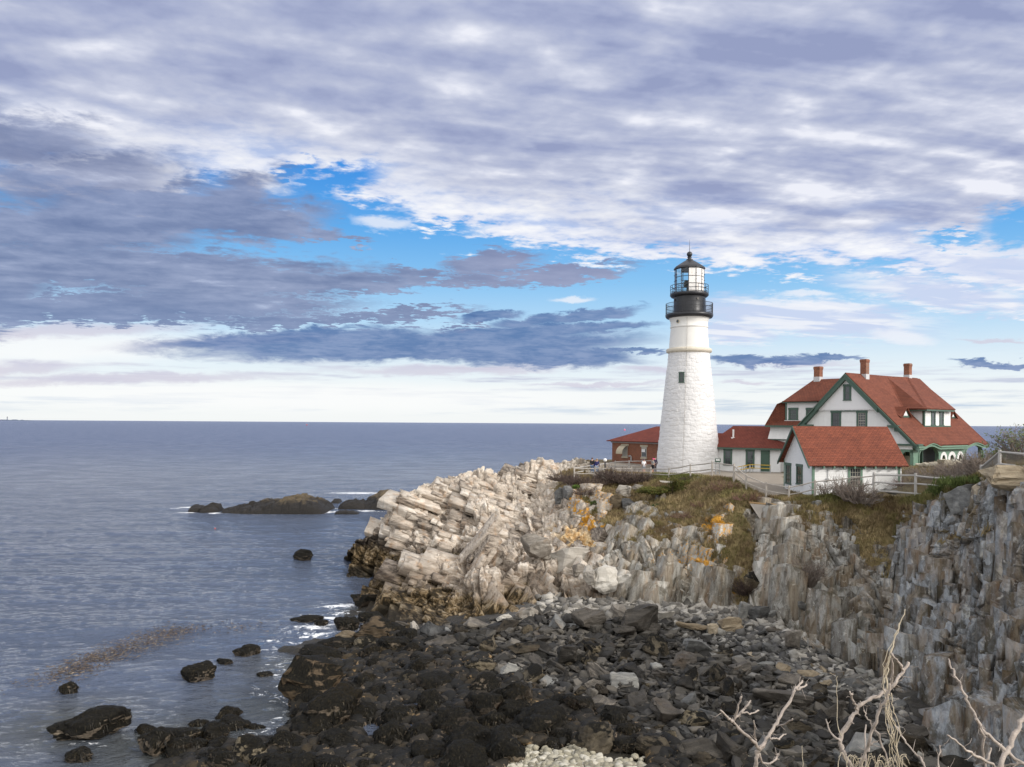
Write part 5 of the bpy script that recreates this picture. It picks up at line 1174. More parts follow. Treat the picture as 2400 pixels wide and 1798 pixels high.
    s_e, z_e = TT(te).uz(*z2(50, 696)); s_c, _ = TT(1.15).uz(*z2(99, 800)); t_d = 1.75
    sd, zdt = TT(t_d).uz(*z2(242, 490)); _, zdb = TT(t_d).uz(*z2(242, 660)); t_u = 1.25; su, zu = TT(t_u).uz(*z2(215, 477)); sk, zk = TT(1.5).uz(*z2(160, 502))
    zw = 9.3
    ww = MB(); Wf = TT(1.15); Wf.box(ww, s_c, zw-.5, s0+.1, z_e-.1, -6.9, 0); wob = ww.build('wall', M_CLAP, root)
    tb_ = MB(); fl_ = Wf.uz(*z2(100, 835))[1]; Wf.box(tb_, s_c-.08, fl_, s0, fl_+.12, 0.003, .18); Wf.box(tb_, s_c-.06, zw, s_c+.14, fl_-.02, -.1, .05); tb_.build('corner_board', M_GREEN, wob)
    sk_ = MB(); sk_.hexa([Wf.pt(s_c-.1, fl_+.13, .003), Wf.pt(s0, fl_+.13, .003), Wf.pt(s0, fl_+.13, .30), Wf.pt(s_c-.1, fl_+.13, .30), Wf.pt(s_c, fl_+1.1, .003), Wf.pt(s0, fl_+1.1, .003), Wf.pt(s0, fl_+1.1, .02), Wf.pt(s_c, fl_+1.1, .02)]); sk_.build('flared_skirt', M_CLAP, wob)
    ev = MB(); TT(te).box(ev, s_e, z_e-.22, s0, z_e-.03, -.4, .02); ev.build('gutter', M_GREEN, root)
    back = 2*tr_-te
    wr = MB(); zi = zdb+.02
    for q in ([hp(s_e, te, z_e), hp(s0, te, z_e), hp(s0, t_d+.1, zi+.1), hp(sd-.1, t_d+.1, zi+.1)], [hp(s_e, te, z_e), hp(sd-.1, t_d+.12, zi+.1), hp(sd-.1, t_d+.3, zdt), hp(sk, 1.5, zk)],
              [hp(su, t_u, zu), hp(s0+3, t_u, zu), hp(s0+3, tr_, zr), hp(sR, tr_, zr)], [hp(sR, tr_, zr), hp(s0+3, tr_, zr), hp(s0+3, back, z_e), hp(s_e, back, z_e)],
              [hp(s_e, te, z_e), hp(sk, 1.5, zk), hp(sk, 2*tr_-1.5, zk), hp(s_e, back, z_e)], [hp(sk, 1.5, zk), hp(su, t_u+.1, zu), hp(sR, tr_, zr), hp(su, 2*tr_-t_u, zu), hp(sk, 2*tr_-1.5, zk)]):
        s_ = slab(q, .1); wr.add(s_.v, s_.f)
    wro = wr.build('wing_roof', mF, root)
    dl = MB(); Dl = TT(t_d); Dl.box(dl, sd, zdb, s0+1.2, zdt+.1, -.6, 0); dlo = dl.build('wing_dormer', M_CLAP, root)
    g = MB(); Dl.box(g, sd-.02, zdb, sd+.18, zdt, -.3, .03); Dl.box(g, sd-.2, zdt-.04, s0+1.1, zdt+.18, -.2, .36); g.build('dormer_trim', M_GREEN, dlo)
    g = MB(); Dl.box(g, sd-.1, zdb-.04, s0+.6, zdb+.08, -.1, .08); g.build('dormer_sill', M_WHITE, dlo)
    for (xa, xb) in ((270, 358), (432, 520)):
        window(dlo, Dl, *Dl.rect(z2(xa, 538), z2(xb, 650)), .2, cols=3, rows=3)
    q = hp(0, tr_, 0); pz = TT(tr_).uz(*z2(545, 290)); cp = TT(tr_).pt(pz[0], 0); chimney(505, 585, 155, 300, cp.y, zr-.15, wro)
    return zb
build_house()
# ================================================================ white shed
def build_shed():
    o = P(1904, 1158, 60); fr = Fr(o, (1, .02)); ze = fr.uz(*z2(600, 1030))[1]-.05; zb = fr.uz(*z2(700, 1345))[1]
    W = fr.uz(*z2(1300, 1060))[0]; D = 5.9; ap = P(*z2(292, 712), 60+D/2); zr = ap.z
    root = empty('white_shed', (o.x, o.y, zb), 0, 'small white clapboard shed with red gable roof behind the split-rail fence', 'shed')
    gl = Fr(fr.pt(0, 0, -D), (fr.n.x, fr.n.y)); hip = D/2
    w_ = MB(); fr.box(w_, .12, zb-.6, W, ze-.02, -.12, 0); w_.build('wall', M_CLAP, root); w_ = MB(); fr.box(w_, .12, zb-.6, W, ze-.02, -D, -D+.12); w_.build('wall', M_CLAP, root)
    g = MB(); plate(g, gl, [(0, zb-.6), (D, zb-.6), (D, ze), (hip, zr-.12), (0, ze)], [], -.12, 0); g.build('gable_wall', M_CLAP, root); g = MB(); gR = Fr(fr.pt(W, 0, -D), (fr.n.x, fr.n.y)); plate(g, gR, [(0, zb-.6), (D, zb-.6), (D, ze), (hip, zr-.12), (0, ze)], [], -.14, -.02); g.build('gable_wall', M_CLAP, root)
    e = .38; k = (zr-ze)/hip; x0, x1 = -.42, W+.5
    A, B = fr.pt(x0, ze-k*e+.06, e), fr.pt(x1, ze-k*e+.06, e); R0, R1 = fr.pt(x0, zr+.06, -hip), fr.pt(x1, zr+.06, -hip); C, E = fr.pt(x0, ze-k*e+.06, -D-e), fr.pt(x1, ze-k*e+.06, -D-e)
    mb = MB()
    for q in ([A, B, R1, R0], [R0, R1, E, C]): s_ = slab(q, .1); mb.add(s_.v, s_.f)
    mb.build('roof', roof_mat('bright_red_shingle', tuple(fr.x), (.25, .078, .046, 1), (.175, .056, .037, 1), .17, .30), root)
    rb = MB()
    for (a, b_) in ((R0, A), (R0, C)):
        dn = Vector((0, 0, -.22)); off = fr.x*.05
        rb.hexa([a+dn-off, b_+dn-off, b_+dn+off, a+dn+off, a-off+Vector((0, 0, -.02)), b_-off+Vector((0, 0, -.02)), b_+off+Vector((0, 0, -.02)), a+off+Vector((0, 0, -.02))])
    rb.build('rake_board', M_GREEN, root)
    for x in [.7+i*.78 for i in range(9)]:
        if x < W: t_ = MB(); fr.box(t_, x, ze-.50, x+.10, ze-.30, .02, .34); t_.build('rafter_tail', M_LGREEN, root)
    cb = MB(); fr.box(cb, -.02, zb-.3, .16, ze-.1, -.1, .03); cb.build('corner_board', M_LGREEN, root); cb = MB(); fr.box(cb, W-.14, zb-.3, W+.02, ze-.1, -.1, .03); cb.build('corner_board', M_LGREEN, root); cb = MB(); gl.box(cb, -.02, zb-.3, .12, ze-.1, -.1, .03); cb.build('corner_board', M_LGREEN, root)
    for (xa, ya, xb, yb) in ((243, 1044, 294, 1245), (344, 1056, 400, 1252)):
        window(root, gl, *gl.rect(z2(xa, ya), z2(xb, yb)), .17, cols=2, rows=2)
    q = fr.rect(z2(820, 1075), z2(952, 1260)); window(root, fr, *q, .16, M_LGREEN, M_CURT, cols=4, rows=2)
    u, z = fr.uz(*z2(632, 1040)); _, zl = fr.uz(*z2(632, 1190)); p = MB(); p.bar(fr.pt(u, z, .04), fr.pt(u, zl, .04), .022, n=6); fr.box(p, u-.14, zl-.22, u+.06, zl, .0, .12); p.build('electric_conduit', M_METAL, root)
build_shed()
# ================================================================ ramp, sign, globe post
def build_ramp():
    fr, zb = ANX, ANX_ZB; ua, _ = fr.uz(*z3(1975, 600)); ub, _ = fr.uz(*z3(2260, 600))
    c = fr.pt(ua, 0, 2.2); root = empty('access_ramp', (c.x, c.y, zb), 0, 'wooden access ramp with yellow top rails at the green door', 'ramp')
    zd = zb+.15
    dk = MB(); fr.box(dk, ub-1.7, zd-.2, ub+.6, zd, .7, 2.6); dk.hexa([fr.pt(ua-2.2, zb-.45, 1.5), fr.pt(ub-1.71, zd-.2, 1.5), fr.pt(ub-1.71, zd-.2, 2.6), fr.pt(ua-2.2, zb-.45, 2.6), fr.pt(ua-2.2, zb-.38, 1.5), fr.pt(ub-1.71, zd, 1.5), fr.pt(ub-1.71, zd, 2.6), fr.pt(ua-2.2, zb-.38, 2.6)])
    dk.build('deck', simple_mat('grey_deck_plank', (.34, .31, .26, 1), .8, .2), root)
    mb = MB(); mb.box(0, 0, 0, .01, .01, .01); mb = MB()
    def run(u0, z0, u1, z1, d, n):
        for i in range(n+1):
            u = u0+(u1-u0)*i/n; z = z0+(z1-z0)*i/n; p = MB(); p.bar(fr.pt(u, z, d), fr.pt(u, z+.95, d), .035, n=6); p.build('post', M_METAL, root)
        for h_, m_ in ((.95, M_YEL), (.60, M_YEL), (.25, M_METAL)):
            p = MB(); p.bar(fr.pt(u0, z0+h_, d), fr.pt(u1, z1+h_, d), .04 if m_ is M_YEL else .025, n=6); p.build('rail', m_, root)
    run(ua, zb-.15, ub-1.7, zd, 2.55, 3); run(ua+.3, zb-.12, ub-1.7, zd, 1.55, 3); run(ub-1.65, zd, ub+.5, zd, 2.55, 2)
build_ramp()
def build_sign():
    q = P(*z3(1692, 640), 84); z = gz(q.x, q.y); fr = Fr(Vector((q.x, q.y, 0)), (1, -.3)); root = empty('information_sign', (q.x, q.y, z), 0, 'small dark sign board with white swirl emblem on legs beside the white wing', 'sign')
    u0, z0, u1, z1 = fr.rect(z3(1662, 507), z3(1722, 546)); b = MB(); fr.box(b, u0, z0, u1, z1, 0, .06); bo = b.build('board', M_GREEN, root)
    e = MB(); zc = (z0+z1)/2+.03; w_ = (u1-u0)
    for cx_ in (u0+w_*.33, u0+w_*.67):
        pts = [fr.pt(cx_+.12*w_*math.cos(a), zc+.10*w_*math.sin(a), .075) for a in np.linspace(0, 2*math.pi, 13)]; e.tube(pts, .045, 5)
    e.build('emblem', M_WHITE, bo)
    for u in (u0+.1, u1-.1): l = MB(); l.bar(fr.pt(u, z-.2, .03), fr.pt(u, z0, .03), .045, n=6); l.build('leg', M_GRY, root)
    q = P(1418, 1113, 87); z = gz(q.x, q.y); g = empty('viewing_post', (q.x, q.y, z), 0, 'thin black post topped by a white ball beside the couple', 'post')
    zt = P(1418, 1076, 87).z; MB().bar((q.x, q.y, z-.2), (q.x, q.y, zt-.2), .10, .07, 8).build('shaft', M_BLACK, g); MB().ball((q.x, q.y, zt-.12), .20, 14, 10).build('ball', M_WHITE, g, True)
build_sign()
# ================================================================ fences
M_RAIL = simple_mat('weathered_rail', (.45, .41, .36, 1), .85, .28, 2.5, bump=.4, bscale=14)
M_RAILP = simple_mat('bleached_rail', (.47, .45, .42, 1), .85, .2, 2.5, bump=.4, bscale=14)
M_WIRE = simple_mat('wire_mesh', (.24, .23, .21, 1), .6, .1, metal=.3)
def fence(label, tops, hgt, rails, mat, r=.055, mesh=False, post=.085, close=None):
    """tops: photo point of each post top and its distance"""
    T = [P(*q) for q in tops]; root = empty('rail_fence', (T[0].x, T[0].y, T[0].z-hgt), 0, label, 'fence', 'wooden rail fences on the headland')
    rr = random.Random(len(tops))
    for p in T:
        m_ = MB(); lean = Vector((rr.uniform(-.03, .03), rr.uniform(-.03, .03), 0)); m_.bar(p-Vector((0, 0, hgt+.5))+lean, p+Vector((0, 0, .06)), post, post*.88, 7); m_.build('post', mat, root)
    for a, b in zip(T[:-1], T[1:]):
        for f in rails:
            dz = Vector((0, 0, hgt*(1-f)+rr.uniform(-.03, .03))); d2 = Vector((0, 0, hgt*(1-f)+rr.uniform(-.03, .03))); mid = (a+b)/2-(dz+d2)/2+Vector((0, 0, rr.uniform(-.05, .02)))
            m_ = MB(); m_.tube([a-dz, mid, b-d2], [r*.85, r, r*.85], 6); m_.build('rail', mat, root)
        if mesh:
            m_ = MB(); L = (b-a).length; d = (b-a)/L; n = int((L+hgt)/.13)
            for i in range(n+1):
                for sg in (1, -1):
                    u0 = i*.13-(hgt if sg == 1 else 0); u1 = u0+hgt
                    za, zb_ = (0, 1) if sg == 1 else (1, 0)
                    c0, c1 = max(u0, 0), min(u1, L)
                    if c1-c0 < .02: continue
                    f0, f1 = (c0-u0)/hgt, (c1-u0)/hgt
                    h0 = za+(zb_-za)*f0; h1_ = za+(zb_-za)*f1
                    m_.bar(a+d*c0-Vector((0, 0, hgt*(1-h0))), a+d*c1-Vector((0, 0, hgt*(1-h1_))), .0075, n=3, cap=False)
            m_.build('wire_mesh', M_WIRE, root)
    return root
fence('long two-rail wooden fence along the path below the lighthouse', [(1346,1096,82),(1394.5,1096,82),(1437,1097,82),(1480,1097,82),(1525,1097,80),(1568,1098,77),(1618,1089,73),(1669,1082,69),(1720,1089,64.5)], 1.15, (.93, .45), M_RAIL)
fence('two-rail wooden fence dropping from the path corner to the shed', [(1720.5,1089,64.3),(1749,1114,63),(1796,1132,61.6),(1849,1140,60)], 1.1, (.93, .48), M_RAIL)
fence('two-rail wooden fence rising in front of the white shed', [(1849.5,1140,59.9),(1910,1127,58.8),(1974.5,1121,57.8),(2047.5,1113,56.3)], 1.15, (.93, .45), M_RAIL)
fence('pale three-rail wooden fence with wire mesh beside the shed', [(2048.5,1109,56),(2146,1111,53),(2231,1117,50.5),(2262,1110,49)], 1.55, (.93, .58, .18), M_RAILP, .062, True, .10)
fence('far wooden rail fence in front of the brick building', [(1346,1095,84),(1395,1088,91),(1442,1081,97),(1474.5,1080,97.5),(1505,1079,98),(1540,1079,97)], 1.15, (.93, .5, .12), M_RAILP)
fence('pale rail fence with wire mesh on the rock outcrop at right', [(2300,1092,44.5),(2343,1057,40),(2440,1064,37),(2560,1064,34)], 1.2, (.95, .48), M_RAILP, .06, True, .09)
# ================================================================ people
def skin_mesh(name, nodes, edges, mat, parent, sub=1):
    me = bpy.data.meshes.new(name); me.from_pydata([n[0] for n in nodes], edges, []); me.materials.append(mat); o = link(bpy.data.objects.new(name, me), parent)
    md = o.modifiers.new('Skin', 'SKIN'); md.use_smooth_shade = True
    for i, n in enumerate(nodes):
        r = n[1]; me.skin_vertices[0].data[i].radius = (r, r) if not hasattr(r, '__len__') else r
    me.skin_vertices[0].data[0].use_root = True
    if sub: s = o.modifiers.new('Subdivision', 'SUBSURF'); s.levels = sub; s.render_levels = sub
    return o
def cloth(name, c): return simple_mat(name, c, .85, .12, 5)
M_SKIN = simple_mat('skin_tone', (.52, .31, .23, 1), .55, .05)
def person(px, py, Y, hgt, face, label, top, legs, hair, sleeves=True, shorts=False, hat=None, armout=0., hold=False):
    q = P(px, py, Y); z = gz(q.x, q.y); k = hgt/1.75
    root = empty('person', (q.x, q.y, z), 0, label, 'person', 'visitors on the path')
    def w(x, y, zz): v = Matrix.Rotation(face, 3, 'Z') @ Vector((x*k, y*k, zz*k)); return (q.x+v.x, q.y+v.y, z+v.z)
    ax = .24+armout
    J = [('pel', 0, 0, .95, .125), ('wst', 0, .0, 1.10, .115), ('chs', 0, .0, 1.32, .14), ('nck', 0, .01, 1.48, .055), ('hd1', 0, -.005, 1.57, .075), ('hd2', 0, 0, 1.66, .088), ('hd3', 0, .005, 1.72, .06), ('nos', 0, -.10, 1.625, .016),
         ('shL', .17, 0, 1.42, .06), ('elL', ax, .02, 1.15, .043), ('wrL', ax+.02, -.08, .93, .03), ('haL', ax+.02, -.11, .84, .035), ('shR', -.17, 0, 1.42, .06), ('elR', -ax, .02, 1.15, .043), ('wrR', -ax-.02, -.08, .93, .03), ('haR', -ax-.02, -.11, .84, .035),
         ('hpL', .09, 0, .90, .095), ('knL', .10, -.02, .50, .06), ('anL', .105, .02, .09, .04), ('toL', .12, -.14, .035, .035), ('hpR', -.09, 0, .90, .095), ('knR', -.10, -.01, .50, .06), ('anR', -.105, .03, .09, .04), ('toR', -.12, -.13, .035, .035)]
    ix = {j[0]: i for i, j in enumerate(J)}
    E = [('pel', 'wst'), ('wst', 'chs'), ('chs', 'nck'), ('nck', 'hd1'), ('hd1', 'hd2'), ('hd2', 'hd3'), ('hd1', 'nos'), ('chs', 'shL'), ('shL', 'elL'), ('elL', 'wrL'), ('wrL', 'haL'), ('chs', 'shR'), ('shR', 'elR'), ('elR', 'wrR'), ('wrR', 'haR'), ('pel', 'hpL'), ('hpL', 'knL'), ('knL', 'anL'), ('anL', 'toL'), ('pel', 'hpR'), ('hpR', 'knR'), ('knR', 'anR'), ('anR', 'toR')]
    skin_mesh('body', [(w(*j[1:4]), j[4]*k) for j in J], [(ix[a], ix[b]) for a, b in E], M_SKIN, root)
    def sub(name, names, edges, grow, mat):
        jj = [J[ix[n]] for n in names]; ii = {n: i for i, n in enumerate(names)}
        return skin_mesh(name, [(w(*j[1:4]), (j[4]*1.0+grow)*k) for j in jj], [(ii[a], ii[b]) for a, b in edges], mat, root)
    tn = ['pel', 'wst', 'chs', 'shL', 'elL', 'shR', 'elR']+(['wrL', 'wrR'] if sleeves else [])
    te = [('pel', 'wst'), ('wst', 'chs'), ('chs', 'shL'), ('shL', 'elL'), ('chs', 'shR'), ('shR', 'elR')]+([('elL', 'wrL'), ('elR', 'wrR')] if sleeves else [])
    sub('jacket' if sleeves else 'shirt', tn, te, .028, top)
    ln = ['pel', 'hpL', 'knL', 'hpR', 'knR']+([] if shorts else ['anL', 'anR']); le = [('pel', 'hpL'), ('hpL', 'knL'), ('pel', 'hpR'), ('hpR', 'knR')]+([] if shorts else [('knL', 'anL'), ('knR', 'anR')])
    sub('shorts' if shorts else 'trousers', ln, le, .018, legs)
    h = MB().ball(w(0, .025, 1.685), .105*k, 12, 8, (1, 1, .82)); h.build('hair', hair, root, True)
    if hat is not None:
        h = MB().ball(w(0, .0, 1.70), .115*k, 12, 8, (1, 1, .75)); a = w(0, -.06, 1.69); b = w(0, -.22, 1.67); h.bar(a, b, .085*k, .07*k, 8); h.build('cap', hat, root, True)
    sh = MB()
    for s_ in (1, -1): sh.ball(w(.11*s_, -.05, .045), .075*k, 8, 6, (1, 1.7, .6))
    sh.build('shoes', M_BLACK, root)
JEAN = cloth('blue_jeans', (.16, .22, .33, 1)); HAIRB = simple_mat('brown_hair', (.09, .05, .03, 1), .6, .1); HAIRL = simple_mat('blond_hair', (.35, .22, .11, 1), .6, .1)
person(1388, 1112, 86.5, 1.80, 2.6, 'person in black jacket and jeans standing at the fence', cloth('black_jacket', (.015, .015, .017, 1)), JEAN, HAIRB)
person(1399, 1112, 86.3, 1.70, 2.9, 'person in navy jacket and pale jeans standing at the fence', cloth('navy_jacket', (.025, .028, .11, 1)), cloth('pale_jeans', (.26, .32, .42, 1)), HAIRL)
person(1394.5, 1112, 86.9, 1.55, -2.9, 'person in bright blue top half hidden between two others', cloth('blue_top', (.03, .05, .30, 1)), JEAN, HAIRL)
person(1509, 1105, 88, 1.62, 3.3, 'person in white shirt and purple cap walking on the path', cloth('white_shirt', (.75, .76, .78, 1)), cloth('grey_shorts', (.32, .34, .37, 1)), HAIRB, False, True, cloth('purple_cap', (.13, .09, .17, 1)))
person(1530, 1106, 88, 1.62, 1.9, 'person in pink cap, grey top and black shorts beside the lighthouse', cloth('grey_top', (.33, .32, .31, 1)), cloth('black_shorts', (.015, .015, .02, 1)), HAIRB, False, True, cloth('pink_cap', (.70, .06, .22, 1)), armout=.12)
person(1535, 1106, 89.2, 1.74, 3.2, 'person in dark purple clothes behind the pink cap', cloth('dark_purple_jacket', (.03, .02, .045, 1)), cloth('dark_trousers', (.025, .022, .035, 1)), HAIRB)
# ================================================================ loose rocks
def rock_mat(name, stops, weed=0., rough=.8, warm=0.):
    m, t, b = new_mat(name); tc = t.new('ShaderNodeTexCoord').outputs['Object']; pos = geo_pos(t); inf = t.new('ShaderNodeObjectInfo').outputs['Random']
    off = t.vm('ADD', tc, t.comb(t.m('MULTIPLY', inf, 40), t.m('MULTIPLY', inf, 17), 0))
    lay = t.noise(t.mapping(off, scale=(.8, 1.1, 6.)), 1.6, 6, .66, .7); g = t.noise(off, 1.6, 6, .65, .4); f = t.noise(pos, 22, 5, .68)
    v = t.m('ADD', t.m('MULTIPLY', lay, .42), t.m('ADD', t.m('MULTIPLY', g, .32), t.m('ADD', t.m('MULTIPLY', f, .22), t.m('MULTIPLY', t.m('SUBTRACT', inf, .5), .34))))
    c = t.ramp(t.lin(v, .28, .72), stops)
    rn = t.noise(off, .9, 5, .6); c = t.mix(t.m('MULTIPLY', t.ss(rn, .56, .72), .5), c, t.mix(1, c, (.95, .70, .48, 1), 'MULTIPLY'))
    h = t.m('ADD', t.m('MULTIPLY', lay, .8), t.m('MULTIPLY', f, .35))
    if weed:
        st = t.noise(t.mapping(pos, scale=(13, 13, 2.2)), 1.0, 5, .7, .8); wn = t.noise(off, 1.5, 5, .65, .4)
        nz = t.sep(t.new('ShaderNodeNewGeometry').outputs['Normal'])[2]
        wm = t.ss(t.m('ADD', t.m('ADD', wn, t.m('MULTIPLY', nz, .26)), t.m('MULTIPLY', t.m('SUBTRACT', inf, .5), .16)), .72-weed*.30, .80-weed*.30)
        wc = t.ramp(t.lin(st, .28, .75), [(0, (.004, .0036, .003, 1)), (.5, (.011, .010, .0075, 1)), (.8, (.030, .025, .015, 1)), (1, (.085, .066, .036, 1))])
        wc = t.mix(t.ss(rn, .5, .7), wc, t.mix(1, wc, (1.35, 1.15, .75, 1), 'MULTIPLY'))
        c = t.mix(wm, c, wc); h = t.m('ADD', t.m('MULTIPLY', h, t.m('SUBTRACT', 1., wm)), t.m('MULTIPLY', t.m('MULTIPLY', st, wm), 1.6))
        t.put(b.inputs['Roughness'], t.lin(wm, 0, 1, rough, .7))
    else: b.inputs['Roughness'].default_value = rough
    b.inputs['Specular IOR Level'].default_value = .18
    t.put(b.inputs['Base Color'], c); t.put(b.inputs['Normal'], t.bump(h, 1., .09)); return m
M_RPALE = rock_mat('pale_fractured_rock', [(0, (.17, .15, .125, 1)), (.35, (.36, .33, .285, 1)), (.7, (.53, .50, .44, 1)), (1, (.68, .65, .59, 1))])
M_RGREY = rock_mat('grey_slate_rock', [(0, (.05, .05, .05, 1)), (.35, (.135, .135, .13, 1)), (.65, (.22, .22, .21, 1)), (1, (.42, .41, .37, 1))])
M_RDARK = rock_mat('dark_wet_rock', [(0, (.014, .013, .011, 1)), (.4, (.050, .045, .038, 1)), (.75, (.115, .102, .086, 1)), (1, (.25, .22, .18, 1))], 0, .55)
M_RBRN = rock_mat('brown_olive_rock', [(0, (.025, .02, .014, 1)), (.4, (.075, .062, .043, 1)), (.75, (.15, .125, .085, 1)), (1, (.26, .22, .15, 1))], .25, .65)
M_RWEED = rock_mat('weed_covered_rock', [(0, (.03, .024, .018, 1)), (.4, (.10, .08, .06, 1)), (.75, (.21, .17, .125, 1)), (1, (.36, .30, .22, 1))], 1.0, .6)
M_DRAPE = rock_mat('draped_brown_rock', [(0, (.05, .036, .022, 1)), (.4, (.15, .11, .07, 1)), (.75, (.27, .21, .145, 1)), (1, (.42, .35, .26, 1))], .62, .6)
M_RTAN = rock_mat('tan_ledge_rock', [(0, (.09, .07, .045, 1)), (.35, (.24, .19, .125, 1)), (.7, (.42, .35, .25, 1)), (1, (.60, .52, .40, 1))])
def shape_angular(seed, box=(1, 1, 1), n=13, detail=2):
    r = random.Random(seed); bm = bmesh.new()
    for _ in range(n):
        p = Vector((r.uniform(-1, 1), r.uniform(-1, 1), r.uniform(-1, 1))); mx = max(abs(p.x), abs(p.y), abs(p.z)); p /= mx**.85
        bm.verts.new((p.x*.5*box[0], p.y*.5*box[1], p.z*.5*box[2]))
    res = bmesh.ops.convex_hull(bm, input=list(bm.verts)); bmesh.ops.delete(bm, geom=list({g for g in res['geom_interior']+res['geom_unused'] if isinstance(g, bmesh.types.BMVert)}), context='VERTS')
    bmesh.ops.dissolve_limit(bm, angle_limit=math.radians(12), verts=list(bm.verts), edges=list(bm.edges))
    bmesh.ops.bevel(bm, geom=list(bm.edges), offset=.022, segments=1, affect='EDGES', clamp_overlap=True)
    bmesh.ops.triangulate(bm, faces=list(bm.faces))
    for _ in range(detail): bmesh.ops.subdivide_edges(bm, edges=[e for e in bm.edges if e.calc_length() > .11], cuts=1, use_grid_fill=False); bmesh.ops.triangulate(bm, faces=[f for f in bm.faces if len(f.verts) > 3])
    V = np.array([v.co for v in bm.verts]); N = np.array([v.normal for v in bm.verts]); bm.normal_update()
    b_, _, c_ = bricks(V+seed, axes_lean(75, .2), (.7, .16, .5), seed, 0)
    d = .085*b_-.02*np.clip(1-c_/.02, 0, 1)+(fbm(V*4+seed*3.1, 3, seed)-.5)*.09
    V = V+N*d[:, None]
    for v, c in zip(bm.verts, V): v.co = c
    me = bpy.data.meshes.new('rock_shape'); bm.to_mesh(me); bm.free(); me.materials.append(M_RGREY); return me
def shape_round(seed, sub=5):
    bm = bmesh.new(); bmesh.ops.create_icosphere(bm, subdivisions=sub, radius=.5); V = np.array([v.co for v in bm.verts]); N = V/np.linalg.norm(V, axis=1, keepdims=True)
    pl = RNG.normal(size=(7, 3)); pl /= np.linalg.norm(pl, axis=1, keepdims=True); cut = .36+.1*RNG.random(7)
    for q, c in zip(pl, cut): s = V@q; over = np.clip(s-c, 0, None); V = V-over[:, None]*q*.85
    d = (fbm(V*2.2+seed*5.3, 4, seed)-.5)*.50+(np.abs(fbm(V*5+seed, 4, seed+3)-.5)-.15)*.13+(fbm(V*16+seed, 2, seed+5)-.5)*.07; V = V+N*d[:, None]
    for v, c in zip(bm.verts, V): v.co = c
    me = bpy.data.meshes.new('rock_shape'); bm.to_mesh(me); bm.free(); me.polygons.foreach_set('use_smooth', [True]*len(me.polygons)); me.materials.append(M_RWEED); return me
BX = [(1, .8, .6), (1, .7, .45), (1, .9, .8), (.9, .6, .9), (1, .5, .35), (1, .85, .55), (.8, .8, 1), (1, .65, .6), (1, .75, .3), (1, .9, .65)]
ANG = [shape_angular(100+i, BX[i], 12+i % 4) for i in range(10)]; BLK = [shape_angular(300+i, (1, .8, .9), 20) for i in range(4)]; RND = [shape_round(500+i) for i in range(8)]
ROCKS = []
def put_rock(me, mat, loc, size, rot, label, name='boulder', cat='boulder', group='boulders on the cove beach'):
    o = bpy.data.objects.new(name, me); COL.objects.link(o); o.location = loc; o.scale = size; o.rotation_euler = rot
    o.material_slots[0].link = 'OBJECT'; o.material_slots[0].material = mat; tag(o, label, cat, group); ROCKS.append((loc[0], loc[1], max(size)*.5)); return o
rr = random.Random(21)
def rock_rect(px0, py0, px1, py1, Y, me, mat, label, dep=.8, rot=None, fat=1.12, name='boulder', cat='boulder', group=None, sink=0.):
    """one particular rock that fills a surveyed spot"""
    a = P((px0+px1)/2, (py0+py1)/2, Y); w_ = (px1-px0)/F*Y*fat; h = (py1-py0)/F*Y*fat; d = (w_+h)*.5*dep
    r = rot if rot is not None else (rr.uniform(-.15, .15), rr.uniform(-.15, .15), rr.uniform(-.4, .4))
    o = put_rock(me, mat, (a.x, a.y+d*.25, a.z-sink), (w_, d, h), r, label, name, cat, group or 'boulders on the cove beach')
    return o
def bedY(px, py):
    """distance at which the view ray meets the shore bed"""
    z = .8
    for _ in range(5): p = PZ(px, py, z); z = float(bed_z(np.array(p.x), np.array(p.y)))
    return p.y
